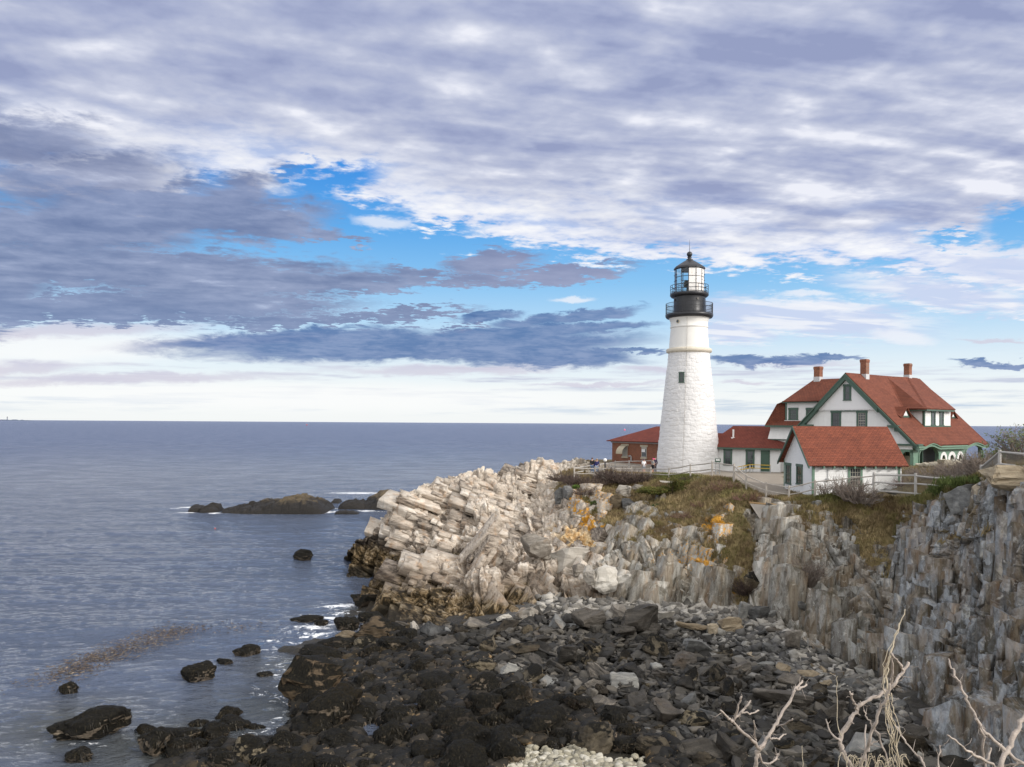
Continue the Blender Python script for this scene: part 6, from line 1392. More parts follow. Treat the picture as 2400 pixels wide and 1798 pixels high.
NAMED = [ # px0, py0, px1, py1, shape, material, label
 (1290,1280,1374,1354,BLK[0],M_RPALE,'huge pale block resting at the foot of the headland ledges'),
 (1230,1254,1284,1318,BLK[1],M_RPALE,'tall pale wedge of rock beside the upper ledges'),
 (1390,1328,1446,1390,BLK[2],M_RPALE,'squat pale square block leaning on the striped cliff'),
 (1436,1352,1488,1418,BLK[3],M_RPALE,'pale block scratched with dark marks at the cliff foot'),
 (1478,1354,1520,1398,BLK[0],M_RPALE,'pale tilted cube just right of the scratched block'),
 (1369,1328,1397,1380,BLK[1],M_RPALE,'narrow upright pale block between two squat pale blocks'),
 (1341,1322,1374,1356,BLK[2],M_RPALE,'small pale block beside the huge pale block'),
 (1743,1344,1784,1388,ANG[6],M_RBRN,'dark brown boulder wedged in the grassy gully'),
 (1350,1430,1413,1484,BLK[1],M_RDARK,'flat-topped dark stump of rock at the upper edge of the boulders'),
 (1458,1428,1541,1490,BLK[3],M_RDARK,'massive dark brown boulder below the scratched pale block'),
 (1431,1462,1486,1502,ANG[5],M_RDARK,'black angular boulder left under the massive dark brown boulder'),
 (1686,1450,1740,1486,BLK[2],M_RTAN,'tan and rust layered block on the rubble'),
 (1657,1460,1688,1494,ANG[3],M_RTAN,'small orange-white pointed rock beside the rust layered block'),
 (1588,1452,1660,1490,ANG[4],M_RTAN,'long tan slab lying along the cliff foot'),
 (1732,1408,1762,1460,ANG[3],M_RGREY,'upright banded slab leaning at the cliff foot'),
 (1757,1420,1800,1462,BLK[0],M_RGREY,'ribbed grey block beside the upright banded slab'),
 (1800,1424,1840,1462,ANG[0],M_RGREY,'smooth grey angular boulder below the brown brush'),
 (1863,1400,1902,1446,ANG[2],M_RGREY,'pointed blue-grey boulder against the pale buttress'),
 (1845,1468,1876,1532,ANG[0],M_RPALE,'tall streaked pale stone at the foot of the pale buttress'),
 (652,1545,785,1650,BLK[2],M_DRAPE,'big brown weed-draped boulder standing in the water at the beach corner'),
 (136,1676,274,1736,RND[3],M_RWEED,'largest weed-covered rock awash at lower left'),
 (156,1762,206,1788,RND[6],M_RWEED,'small dark rock nearest the lower left corner'),
 (316,1706,358,1724,RND[2],M_RWEED,'little dark rock right of the largest awash rock'),
 (429,1563,490,1602,RND[5],M_RWEED,'dark weedy rock alone in the cove shallows'),
 (690,1294,724,1314,RND[2],M_RWEED,'lone dark rock out in the bay below the reef'),
 (553,1516,602,1542,RND[3],M_RWEED,'jagged weedy rock with foam beside it'),
 (505,1548,540,1562,RND[4],M_RWEED,'low dark rock awash between foam streaks'),
 (604,1578,634,1590,RND[5],M_RWEED,'tiny reddish brown rock in front of the draped boulder'),
 (140,1606,175,1627,RND[6],M_RWEED,'almost drowned rock near the floating weed'),
 (510,1665,553,1688,RND[7],M_RWEED,'leaning oval rock above the stone cluster'),
 (448,1690,480,1708,RND[0],M_RWEED,'small round rock left of the leaning oval rock'),
 (505,1688,570,1714,RND[1],M_RWEED,'lumpy barnacled rock below the leaning oval rock'),
 (462,1706,530,1738,RND[2],M_RWEED,'brown knobbly rock at the near edge of the shallows'),
 (330,1716,392,1772,RND[3],M_RWEED,'barnacle-spotted rock at the left end of the shore cluster'),
 (372,1716,456,1742,RND[4],M_RWEED,'long barnacled rock joined to the left shore cluster'),
 (390,1738,440,1772,RND[5],M_RWEED,'dark lumpy rock in the left shore cluster'),
 (430,1740,482,1762,RND[6],M_RWEED,'flat weedy rock at the right of the shore cluster'),
 (628,1730,694,1770,RND[7],M_RWEED,'round bushy-looking weed rock at the pool edge'),
 (580,1700,614,1712,RND[0],M_RWEED,'thin dark rock barely above water'),
 (665,1694,700,1712,RND[1],M_RWEED,'small dark rock beside the beach edge'),
 (823,1391,890,1426,BLK[0],M_RWEED,'slanted dark rock at the tip of the lower ledge'),
 (690,1446,750,1460,RND[3],M_RWEED,'long low rock washed by foam'),
 (738,1456,764,1470,RND[4],M_RWEED,'small rock beside the long low foam-washed rock'),
 (784,1452,834,1482,RND[5],M_RWEED,'square dark rock with white foam behind it'),
 (842,1442,900,1466,RND[6],M_RWEED,'ragged reddish rock under the lower ledge'),
 (842,1462,930,1508,RND[7],M_DRAPE,'broad olive boulder under the lower ledge'),
 (756,1500,834,1530,RND[0],M_RWEED,'smooth black boulder at the water line'),
 (698,1528,796,1556,RND[2],M_RWEED,'long black weed ridge above the draped boulder'),
 (784,1484,842,1500,RND[1],M_RTAN,'small tan rock at the water line'),
 (722,1634,830,1712,RND[5],M_RWEED,'large black weed hump left of the tide pools'),
 (880,1708,952,1756,RND[6],M_RWEED,'round black weed hump between the tide pools'),
 (1170,1610,1242,1670,RND[3],M_RWEED,'tall shaggy weed boulder in the middle of the beach'),
 (1096,1640,1170,1692,RND[4],M_RWEED,'shaggy weed boulder left of the tall one'),
 (1300,1510,1356,1566,BLK[0],M_RDARK,'tan-topped square boulder in the middle of the boulders'),
 (1180,1502,1264,1548,ANG[5],M_RBRN,'broad brown slab boulder below the lower ledge'),
 (1600,1735,1705,1798,ANG[7],M_RDARK,'big striped dark boulder beside the pebble bank'),
 (1780,1616,1900,1668,ANG[0],M_RDARK,'wide black slab boulder behind the dead branches'),
]
for (a, b_, c, d, me, mat, lab) in NAMED:
    by = bedY((a+c)/2, d-2)
    if lab.startswith(('huge', 'tall pale')): by = {0: 63.5}.get(0)
    if 'scratched with' in lab or 'squat' in lab or 'cube' in lab or 'narrow upright' in lab: by = 57.2
    if 'small pale block beside' in lab: by = 61
    if 'gully' in lab: by = 54.2
    if 'pointed blue' in lab: by = 50
    if d < 1330 and a < 800: by = PZ((a+c)/2, d, 0).y
    elif c < 700 or (a < 900 and d < 1500): by = PZ((a+c)/2, d-3, 0).y
    rot = (rr.uniform(-.12, .12), rr.uniform(-.12, .12), rr.uniform(-.5, .5)) if me in RND or me in ANG else (rr.uniform(-.1, .1), rr.uniform(-.28, .28), rr.uniform(-.5, .5))
    rock_rect(a, b_, c, d, by, me, mat, lab, .85, rot, (1.5 if by > 60 else 1.3) if me in RND else (1.5 if d < 1330 and a < 800 else 1.12), group='boulders on the cove beach')
# ---- the rest of the boulder field
def inside(px, py, poly):
    c = False; n = len(poly)
    for i in range(n):
        (x0, y0), (x1, y1) = poly[i], poly[i-1]
        if (y0 > py) != (y1 > py) and px < (x1-x0)*(py-y0)/(y1-y0)+x0: c = not c
    return c
FIELD0 = [(872,1462),(1000,1474),(1090,1466),(1215,1446),(1345,1436),(1480,1440),(1620,1446),(1770,1452),(1865,1540),(1940,1592),(2010,1622),(2070,1660),(2130,1745),(2190,1830),(300,1830),(440,1775),(560,1745),(640,1740),(700,1700),(690,1630),(770,1560),(840,1500)]
FIELD = FIELD0[:8]+[(1870,1505),(1960,1548),(2040,1582),(2100,1640),(2150,1700),(2190,1775),(2210,1835),(300,1835)]+FIELD0[15:]
def zone(px, py):
    """material family by place on the beach"""
    e = (px-900)*.42+1470-py                 # >0 above the diagonal: angular rock
    if px > 1560 and py < 1445+ (px-1560)*.42+30: return 'rubble'
    if e > 0: return 'angular'
    return 'weed'
def where(px, py):
    if py > 1740 and 1150 < px < 1560: return 'by the pebble bank'
    if px > 1880: return 'under the right-hand cliff'
    if px > 1640 and py < 1600: return 'below the pale buttress'
    if px > 1640: return 'behind the dead branches'
    if px > 1380 and py < 1540: return 'at the foot of the striped cliff'
    if px > 1380: return 'right of the pebble bank'
    if px > 1120 and py < 1560: return 'in front of the lower ledge'
    if px > 1120: return 'in the middle of the cove'
    if px > 860 and py < 1580: return 'beside the tip of the lower ledge'
    if px > 840 and py < 1680: return 'above the tide pools'
    if px > 840: return 'below the tide pools'
    if px > 660: return 'beside the draped boulder'
    return 'at the near water edge'
placed = [((a+c)/2, (b_+d)/2, max(c-a, d-b_)*.5) for (a, b_, c, d, *_r) in NAMED]
cnt = 0; tries = 0
while cnt < 238 and tries < 30000:
    tries += 1; px = rr.uniform(320, 2180); py = rr.uniform(1440, 1815)
    if not inside(px, py, FIELD): continue
    if 1190 < px < 1520 and py > 1748+abs(px-1330)*.12: continue
    zn = zone(px, py); big = 1-min(1, cnt/238)
    s = (33+52*big**1.3)*(1 if zn != 'rubble' else .72)*rr.uniform(.75, 1.2)*(.72+.5*(py-1440)/360)
    if any((px-x)**2+((py-y)*1.5)**2 < ((s*.5+q)*.62)**2 for x, y, q in placed): continue
    Y = bedY(px, py); p = PZ(px, py, 0); bz = 0
    d = ray(px, py); loc = Vector((d.x*Y, Y, H+d.z*Y)); w_ = s/F*Y
    if any((px-x)**2+(py-y)**2*2 < 900 and 0 for x, y, rx_, ry_ in POOLS): continue
    if any(((px-x)/ (rx_*F/Y*1.2))**2+((py-y-6)/(ry_*34))**2 < 1 for x, y, rx_, ry_ in POOLS): continue
    placed.append((px, py, s*.5))
    if zn == 'weed':
        me = rr.choice(RND); mat = M_RWEED if rr.random() < .86 else M_RBRN; sz = (w_*rr.uniform(1., 1.3), w_*rr.uniform(.9, 1.2), w_*rr.uniform(.62, .9)); tl = 'rounded black weed-covered'
        if mat is M_RBRN: tl = 'rounded olive brown'
    elif zn == 'angular':
        me = rr.choice(ANG+BLK); mat = rr.choice([M_RDARK, M_RDARK, M_RDARK, M_RBRN, M_RBRN, M_RGREY]); sz = (w_*rr.uniform(1, 1.25), w_*rr.uniform(.8, 1.1), w_*rr.uniform(.8, 1.05)); tl = {M_RDARK: 'angular near-black', M_RBRN: 'angular brown', M_RGREY: 'angular grey'}[mat]
        if py < 1475: mat = rr.choice([M_RGREY, M_RPALE, M_RDARK]); tl = {M_RDARK: 'angular near-black', M_RPALE: 'angular pale', M_RGREY: 'angular grey'}[mat]
    else:
        me = rr.choice(ANG); mat = rr.choice([M_RGREY, M_RGREY, M_RPALE, M_RTAN, M_RDARK]); sz = (w_*1.15, w_*rr.uniform(.6, 1), w_*rr.uniform(.55, .9)); tl = {M_RDARK: 'sharp dark', M_RPALE: 'sharp pale', M_RGREY: 'sharp slate grey', M_RTAN: 'sharp tan'}[mat]
    szw = 'large' if s > 72 else ('mid-sized' if s > 46 else 'small')
    put_rock(me, mat, (loc.x, loc.y, loc.z+w_*.16), sz, (rr.uniform(-.5, .5), rr.uniform(-.5, .5), rr.uniform(0, 6.28)), f'{szw} {tl} boulder {where(px, py)}'); cnt += 1

def rockweed():
    g = np.random.default_rng(12); V = []; T = []
    for o in list(COL.objects):
        if o.get('category') != 'boulder' or o.material_slots[0].material != M_RWEED: continue
        me = o.data; n = len(me.vertices); co = np.empty(n*3); me.vertices.foreach_get('co', co); co = co.reshape(-1, 3); M = np.array(Matrix.LocRotScale(o.location, o.rotation_euler, o.scale)); w_ = co@M[:3, :3].T+M[:3, 3]; c = M[:3, 3]
        nrm = w_-c; nrm /= np.linalg.norm(nrm, axis=1, keepdims=True)+1e-9; up = np.nonzero(nrm[:, 2] > -.05)[0]; k = g.choice(up, min(len(up), 110)); p = w_[k]; nn = nrm[k]
        L = g.uniform(.08, .24, (len(k), 1))*min(1., max(o.scale)/1.0+.1); hz = np.stack([nn[:, 0], nn[:, 1], 0*nn[:, 0]], 1); dn = hz*.55+np.stack([0*nn[:, 0], 0*nn[:, 0], -(.35+.9*(1-nn[:, 2]))], 1)+g.normal(0, .18, (len(k), 3)); dn -= nn*np.minimum(0, (dn*nn).sum(1, keepdims=True))*.92; sd = np.cross(dn, nn); sd /= np.linalg.norm(sd, axis=1, keepdims=True)+1e-9
        a = p+nn*.015; b_ = p+nn*.025+dn*L*.5; e = p+dn*L+nn*.008; wv = sd*g.uniform(.008, .022, (len(k), 1)); V.append(np.stack([a-wv, a+wv, b_+wv, b_-wv, b_-wv, b_+wv, e+wv*.4, e-wv*.4], 1).reshape(-1, 3))
        kk = g.uniform(.4, 1.6, (len(k), 1))**1.5; T.append(np.repeat(np.array([[.016, .0135, .0085]])*kk*(1+1.6*(g.random((len(k), 1)) < .12)), 8, 0))
    V = np.concatenate(V); T = np.concatenate(T); Fq = np.arange(len(V)).reshape(-1, 4)
    m, t, b = new_mat('rockweed_strand'); t.put(b.inputs['Base Color'], t.mix(1, t.attr('tint')['Color'], t.ramp(t.noise(geo_pos(t), 6, 3), [(.3, (.7, .7, .7, 1)), (.7, (1.4, 1.3, 1.1, 1))]), 'MULTIPLY')); b.inputs['Roughness'].default_value = .5; b.inputs['Specular IOR Level'].default_value = .3
    o = np_mesh('rockweed', V, Fq, m); tag(o, 'black brown rockweed hanging over the boulders', None, None, 'stuff'); add_attr(o, 'tint', T)
rockweed()
# ---- upright blocks on the right-hand cliff
CB = [(2232,1132,2292,1214,44.8,BLK[0],M_RGREY,'squared grey block standing below the bright green grass'),(2266,1146,2300,1222,44.0,BLK[1],M_RGREY,'slim grey block beside the squared grey block'),
 (2294,1126,2338,1192,41.6,BLK[2],M_RTAN,'tan upright block beside the dark cleft'),(2286,1186,2334,1222,41.0,BLK[3],M_RTAN,'tan perched block under the upright tan block'),
 (2300,1214,2336,1268,40.8,BLK[1],M_RPALE,'pale block stacked under the perched tan block'),(2318,1090,2440,1150,37.3,BLK[2],M_RTAN,'overhanging tan slab at the top right of the cliff'),(2205,1150,2236,1205,47.0,ANG[3],M_RGREY,'dark leaning slab left of the squared grey block'),
 (1882,1172,1912,1228,57.3,BLK[0],M_RGREY,'rounded grey column top under the shed fence'),(1906,1172,1940,1232,57.0,BLK[2],M_RGREY,'split grey column with curved right edge'),(1826,1178,1848,1212,58.5,BLK[1],M_RPALE,'pale stub of rock beside the concrete buttress'),
 (1854,1176,1884,1240,57.6,ANG[6],M_RGREY,'tall grey column left of the rounded column'),(1818,1220,1842,1302,56.6,BLK[3],M_RTAN,'long yellowish column right of the grassy gully'),
 (1322,1140,1348,1190,77,BLK[1],M_RGREY,'grey banded block with orange lichen in the brush'),(1300,1142,1322,1192,78,BLK[2],M_RGREY,'dark grey leaning block left of the lichen blocks'),
 (1444,1138,1478,1166,73,BLK[3],M_RPALE,'pale boulder at the left end of the juniper'),(1424,1156,1460,1208,71,BLK[0],M_RTAN,'brown faced outcrop block left of the juniper'),(1458,1170,1490,1206,70,BLK[1],M_RGREY,'grey outcrop block under the juniper'),
 (1490,1174,1527,1194,69,BLK[2],M_RPALE,'flat white rock in the grass below the juniper'),(1478,1130,1506,1160,73,ANG[5],M_RPALE,'pale spike rock beside the juniper top'),
 (1550,1125,1612,1137,72,ANG[8],M_RPALE,'long flat pale stone below the path fence'),(2060,1142,2105,1164,55.3,ANG[5],M_RGREY,'low grey rock under the wire mesh fence')]
for (a, b_, c, d, Y, me, mat, lab) in CB: rock_rect(a, b_, c, d, Y, me, mat, lab, .9, (rr.uniform(-.06, .06), rr.uniform(.02, .2), rr.uniform(-.3, .3)), 1.1, 'rock_block', 'rock', 'rock blocks on the cliff')
# ---- merged small stuff
def scatter(name, label, pts, shapes, mat, jit=.5):
    Vs = []; Fs = []; b = 0; cols = []
    for (loc, sz) in pts:
        v, f = rr.choice(shapes); M = np.array(Euler((rr.uniform(-jit, jit), rr.uniform(-jit, jit), rr.uniform(0, 6.28))).to_matrix()); q = (v*np.array(sz))@M.T+np.array(loc)
        Vs.append(q); Fs.append(f+b); b += len(v); cols.append(np.full((len(v), 3), rr.random()))
    o = np_mesh(name, np.concatenate(Vs), np.concatenate(Fs), mat); tag(o, label, None, None, 'stuff'); add_attr(o, 'rnd', np.concatenate(cols)); return o
def lowrock(seed, n=11, box=(1, .8, .6)):
    r = random.Random(seed); bm = bmesh.new()
    for _ in range(n):
        p = Vector((r.uniform(-1, 1), r.uniform(-1, 1), r.uniform(-1, 1))); p /= max(abs(p.x), abs(p.y), abs(p.z))**.8; bm.verts.new((p.x*.5*box[0], p.y*.5*box[1], p.z*.5*box[2]))
    res = bmesh.ops.convex_hull(bm, input=list(bm.verts)); bmesh.ops.delete(bm, geom=list({g for g in res['geom_interior']+res['geom_unused'] if isinstance(g, bmesh.types.BMVert)}), context='VERTS')
    bmesh.ops.triangulate(bm, faces=list(bm.faces)); bm.verts.index_update(); v = np.array([q.co for q in bm.verts]); f = np.array([[q.index for q in t_.verts] for t_ in bm.faces]); bm.free(); return v, f
def lowround(seed):
    bm = bmesh.new(); bmesh.ops.create_icosphere(bm, subdivisions=2, radius=.5); v = np.array([q.co for q in bm.verts]); v = v*(1+(fbm(v*2+seed, 2, seed)-.5)[:, None]*.9); f = np.array([[q.index for q in t_.verts] for t_ in bm.faces]); bm.free(); return v, f
LOW = [lowrock(40+i, 10+i % 4, BX[i]) for i in range(10)]; LOWR = [lowround(60+i) for i in range(6)]
def stuff_mat(name, a, b_, c, rough=.8, weed=False):
    m, t, b = new_mat(name); pos = geo_pos(t); r = t.sep(t.attr('rnd')['Vector'])[0]; f = t.noise(pos, 12, 5, .68); st = t.noise(t.mapping(pos, scale=(13, 13, 2.5) if weed else (4, 4, 16)), 1., 4, .7)
    v = t.m('ADD', t.m('MULTIPLY', r, .55), t.m('ADD', t.m('MULTIPLY', f, .25), t.m('MULTIPLY', st, .25)))
    cc = t.ramp(t.lin(v, .15, .9), [(0, a), (.5, b_), (1, c)])
    if weed:
        pn = t.noise(pos, 2.8, 6, .7, .6); nz = t.sep(t.new('ShaderNodeNewGeometry').outputs['Normal'])[2]
        cc = t.mix(t.ss(t.m('SUBTRACT', pn, t.m('MULTIPLY', nz, .10)), .50, .58), cc, t.mix(f, (.07, .05, .032, 1), (.30, .23, .16, 1)))
        cc = t.mix(t.m('MULTIPLY', t.ss(t.noise(pos, .7, 4, .6), .5, .62), .6), cc, t.mix(1, cc, (2.1, 1.75, 1.0, 1), 'MULTIPLY'))
    t.put(b.inputs['Base Color'], cc); b.inputs['Roughness'].default_value = rough; b.inputs['Specular IOR Level'].default_value = .35; t.put(b.inputs['Normal'], t.bump(t.m('ADD', f, st), .8, .04)); return m
small = {'weed': [], 'angular': [], 'rubble': []}
for _ in range(30000):
    px = rr.uniform(300, 2190); py = rr.uniform(1425, 1825)
    if not inside(px, py, FIELD): continue
    zn = zone(px+rr.gauss(0, 40), py+rr.gauss(0, 14)); Y = bedY(px, py); d = ray(px, py); s = (rr.uniform(10, 22) if rr.random() < .72 else rr.uniform(20, 38))*(.75+.45*(py-1440)/360)*(1.45 if zn == 'angular' else (1.2 if zn == 'weed' else 1.05)); w_ = s/F*Y
    if 1180 < px < 1525 and py > 1742+abs(px-1330)*.12: continue
    if any(((px-x)/(rx_*F/Y*1.0))**2+((py-y-5)/(ry_*28))**2 < 1 for x, y, rx_, ry_ in POOLS): continue
    if zn == 'angular' and rr.random() < .5: continue
    small[zn].append(((d.x*Y, Y, H+d.z*Y+w_*.1), (w_*rr.uniform(.9, 1.3), w_*rr.uniform(.7, 1.1), w_*rr.uniform(.4, .9))))
scatter('weedy_rubble', 'small dark weed-covered stones between the boulders', small['weed'], LOWR, stuff_mat('weedy_rubble', (.003, .0028, .0022, 1), (.010, .0088, .0065, 1), (.042, .033, .022, 1), .7, True))
MIDA = []
for i in range(9):
    me_ = shape_angular(700+i, BX[i], 11+i % 4, 1); MIDA.append((np.array([v.co for v in me_.vertices]), np.array([[i_ for i_ in p.vertices] for p in me_.polygons if len(p.vertices) == 3]))); bpy.data.meshes.remove(me_)
scatter('dark_rubble', 'small dark angular stones between the boulders', small['angular'], MIDA, stuff_mat('dark_rubble', (.012, .011, .010, 1), (.045, .042, .037, 1), (.20, .18, .15, 1), .7))
scatter('grey_rubble', 'pale grey broken stones below the cliff', small['rubble'], LOW, stuff_mat('grey_rubble', (.035, .034, .033, 1), (.125, .12, .112, 1), (.44, .42, .375, 1)))
# pale angular scree along the foot of the cliffs
ft = []
FOOT = [(1020,1478),(1150,1460),(1215,1448),(1280,1416),(1345,1420),(1410,1424),(1480,1428),(1560,1430),(1625,1434),(1690,1434),(1775,1440),(1820,1464),(1875,1526),(1940,1574),(2010,1600),(2050,1624),(2100,1680),(2160,1772)]
for _ in range(1600):
    px = rr.uniform(1250, 2170); py = np.interp(px, *zip(*FOOT))+rr.gauss(6, 12); Y = bedY(px, py); d = ray(px, py); w_ = rr.uniform(9, 34)/F*Y
    ft.append(((d.x*Y, Y, H+d.z*Y+w_*.15), (w_*1.2, w_*.8, w_*rr.uniform(.4, .9))))
scatter('pale_scree', 'pale broken rock chips along the cliff foot', ft, LOW, stuff_mat('pale_scree', (.06, .056, .05, 1), (.22, .205, .18, 1), (.60, .565, .50, 1)))
# pebble bank
pb = []
for _ in range(4600):
    px = rr.uniform(1170, 1570); py = rr.uniform(1736, 1830)
    edge_ = 1759+abs(px-1310)**1.35*.035+9*math.sin(px*.045)+6*math.sin(px*.11+1)+(abs(rr.gauss(0, 9)) if rr.random() < .8 else -abs(rr.gauss(0, 12)))
    if py < edge_: continue
    Y = bedY(px, py); d = ray(px, py); w_ = rr.choice((rr.uniform(5, 9), rr.uniform(6, 11), rr.uniform(9, 21)))/F*Y; pb.append(((d.x*Y, Y, H+d.z*Y+.02+w_*.22+.04*min(1, max(0, (py-edge_)/40))), (w_*1.2, w_*.95, w_*.65)))
for _ in range(420):
    px = rr.gauss(1725, 28); py = rr.uniform(1772, 1830); Y = bedY(px, py); d = ray(px, py); w_ = rr.uniform(7, 13)/F*Y; pb.append(((d.x*Y, Y, H+d.z*Y+.12), (w_*1.15, w_*.95, w_*.7)))
scatter('pebble_bank', 'bank of pale rounded pebbles at the near edge', pb, LOWR, stuff_mat('pale_pebble', (.13, .12, .095, 1), (.35, .32, .235, 1), (.64, .61, .53, 1), .6), .3)
# ================================================================ reef beyond the point
def reef(px0, py0, px1, py1, label, seed, hump=None, tan=.4, mat=None):
    c = PZ((px0+px1)/2, py1, 0); Y = c.y; w_ = (px1-px0)/F*Y; h = (py1-py0)/F*Y; dpt = max(w_*.32, h*1.8)
    nu, nv = max(60, int(w_*9)), 60; u = np.linspace(-1, 1, nu); v = np.linspace(-1, 1, nv); U, V_ = np.meshgrid(u, v, indexing='ij'); x = U.ravel(); y = V_.ravel()
    n = fbm(np.stack([x*w_*.18, y*dpt*.25, 0*x+seed], 1), 4, seed); prof = np.interp(x, *zip(*hump)) if hump else np.ones_like(x)
    r = np.clip(1-np.abs(x)**3.0, 0, 1)*np.clip(1-np.abs(y)**2.2, 0, 1); p = np.stack([c.x+x*w_*.50, Y+dpt*.9+y*dpt, 0*x], 1)
    b1, _, _ = bricks(p, axes_lean(108, .1), (2.4, .7, 2.), seed, .15); b2, _, _ = bricks(p, axes_lean(100, .1), (.8, .25, .7), seed+1, .1)
    p[:, 2] = h*1.02*prof*r**.45*(.62+.55*n)+(b1*.55+b2*.25)*np.clip(r*4, 0, 1)*min(1., h/2.2)-.25-(1-np.clip(r*8, 0, 1))*.8
    f = grid_faces(nu, nv)[:, ::-1]; root = np_mesh('reef_rock', p, f, mat or M_REEF); tag(root, label, 'rock', 'reef rocks beyond the point'); return root
def reef_material():
    m, t, b = new_mat('reef_weed_rock'); pos = geo_pos(t); z = t.sep(pos)[2]; n = t.noise(pos, .8, 6, .65, .4); f = t.noise(pos, 6, 5, .68)
    zz = t.m('ADD', z, t.m('MULTIPLY', t.m('SUBTRACT', n, .5), 2.4))
    tan = t.mix(t.lin(f, .3, .7), (.055, .04, .02, 1), (.17, .125, .065, 1)); blk = t.mix(t.lin(f, .3, .7), (.005, .004, .0035, 1), (.022, .017, .012, 1))
    t.put(b.inputs['Base Color'], t.mix(t.ss(zz, 1.5, 2.3), blk, tan)); b.inputs['Roughness'].default_value = .65; t.put(b.inputs['Normal'], t.bump(t.m('ADD', f, n), .9, .25)); return m
M_REEF = reef_material()
reef(438, 1181, 472, 1200, 'small black rock at the seaward end of the reef', 3)
reef(464, 1179, 503, 1202, 'black rock with white water pouring off its right side', 5)
reef(505, 1160, 762, 1204, 'long black reef rock with a tan hump', 7, [(-1, .35), (-.6, .45), (-.25, .62), (.05, .8), (.3, 1.05), (.75, 1.0), (1, .6)])
reef(774, 1166, 794, 1180, 'small brown rock in the gap of the reef', 9)
reef(788, 1172, 858, 1195, 'low dark brown reef rock in front of the second ridge', 11)
reef(826, 1155, 975, 1195, 'brown second reef ridge running behind the headland', 13, [(-1, .4), (-.5, .8), (-.1, 1.05), (.4, 1.), (1, .8)])
reef(780, 1194, 840, 1205, 'flat black rock low in the water before the reef', 15)
# gulls, buoys, far island
def gull(px, py, Y, label):
    q = P(px, py, Y); r = empty('gull', q, 0, label, 'bird', 'white gulls on the reef'); MB().ball((q.x, q.y, q.z+.14), .15, 10, 8, (1.7, .8, .85)).build('body', M_WHITE, r, True); m_ = MB(); m_.ball((q.x+.25, q.y, q.z+.30), .075, 8, 6); m_.bar((q.x+.30, q.y, q.z+.29), (q.x+.40, q.y, q.z+.28), .02, .008, 5); m_.build('head', M_WHITE, r, True)
    m_ = MB(); m_.ball((q.x-.12, q.y, q.z+.19), .12, 8, 6, (1.7, .9, .5)); m_.build('wing', M_GRY, r, True)
    for s_ in (-.04, .04): MB().bar((q.x, q.y+s_, q.z-.1), (q.x, q.y+s_, q.z+.05), .015, n=4).build('leg', M_YEL, r)
gull(580, 1192, 130.6, 'white gull on the black part of the reef'); gull(908, 1166, 137, 'white gull on the brown second reef ridge')
def buoy(px, py, col, s, label):
    q = PZ(px, py, 0); r = empty('buoy', q, 0, label, 'buoy'); m_ = simple_mat('buoy_paint', col, .5, .1); MB().lathe([(.02, -.3*s), (.3*s, -.15*s), (.36*s, .1*s), (.25*s, .35*s), (.06*s, .45*s)], 14, (q.x, q.y, 0)).build('float', m_, r, True); MB().bar((q.x, q.y, .4*s), (q.x, q.y, .85*s), .04*s, n=6).build('spindle', M_WHITE, r)
buoy(1464, 1009, (.85, .12, .22, 1), 6.0, 'pink buoy far out left of the lighthouse'); buoy(504, 1240, (.40, .04, .03, 1), .34, 'small red buoy in the bay below the reef'); buoy(719, 997, (.45, .05, .04, 1), 9., 'distant red buoy near the horizon')
def far_island():
    Y = 14000; a = P(-60, 985, Y); b_ = P(78, 985, Y); n = 80; xs = np.linspace(a.x, b_.x, n); vs = []; fs = []
    for i, x in enumerate(xs):
        e = math.sin(math.pi*i/(n-1))**.5; h = 22*e*(.6+.5*vnoise(np.array([[i*.25, 0, 0]]), 3)[0]); vs += [(x, Y-300, -30), (x, Y, h), (x, Y+400, -30)]
    for i in range(n-1): k = i*3; fs += [(k, k+3, k+4, k+1), (k+1, k+4, k+5, k+2)]
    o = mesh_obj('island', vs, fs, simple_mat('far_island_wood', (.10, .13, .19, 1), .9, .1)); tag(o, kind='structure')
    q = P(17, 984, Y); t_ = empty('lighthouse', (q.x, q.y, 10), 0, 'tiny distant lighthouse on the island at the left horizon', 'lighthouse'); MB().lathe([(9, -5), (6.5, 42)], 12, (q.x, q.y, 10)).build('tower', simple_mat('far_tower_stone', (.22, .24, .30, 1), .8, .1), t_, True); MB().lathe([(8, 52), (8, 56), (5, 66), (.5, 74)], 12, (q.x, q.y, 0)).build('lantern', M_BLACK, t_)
far_island()
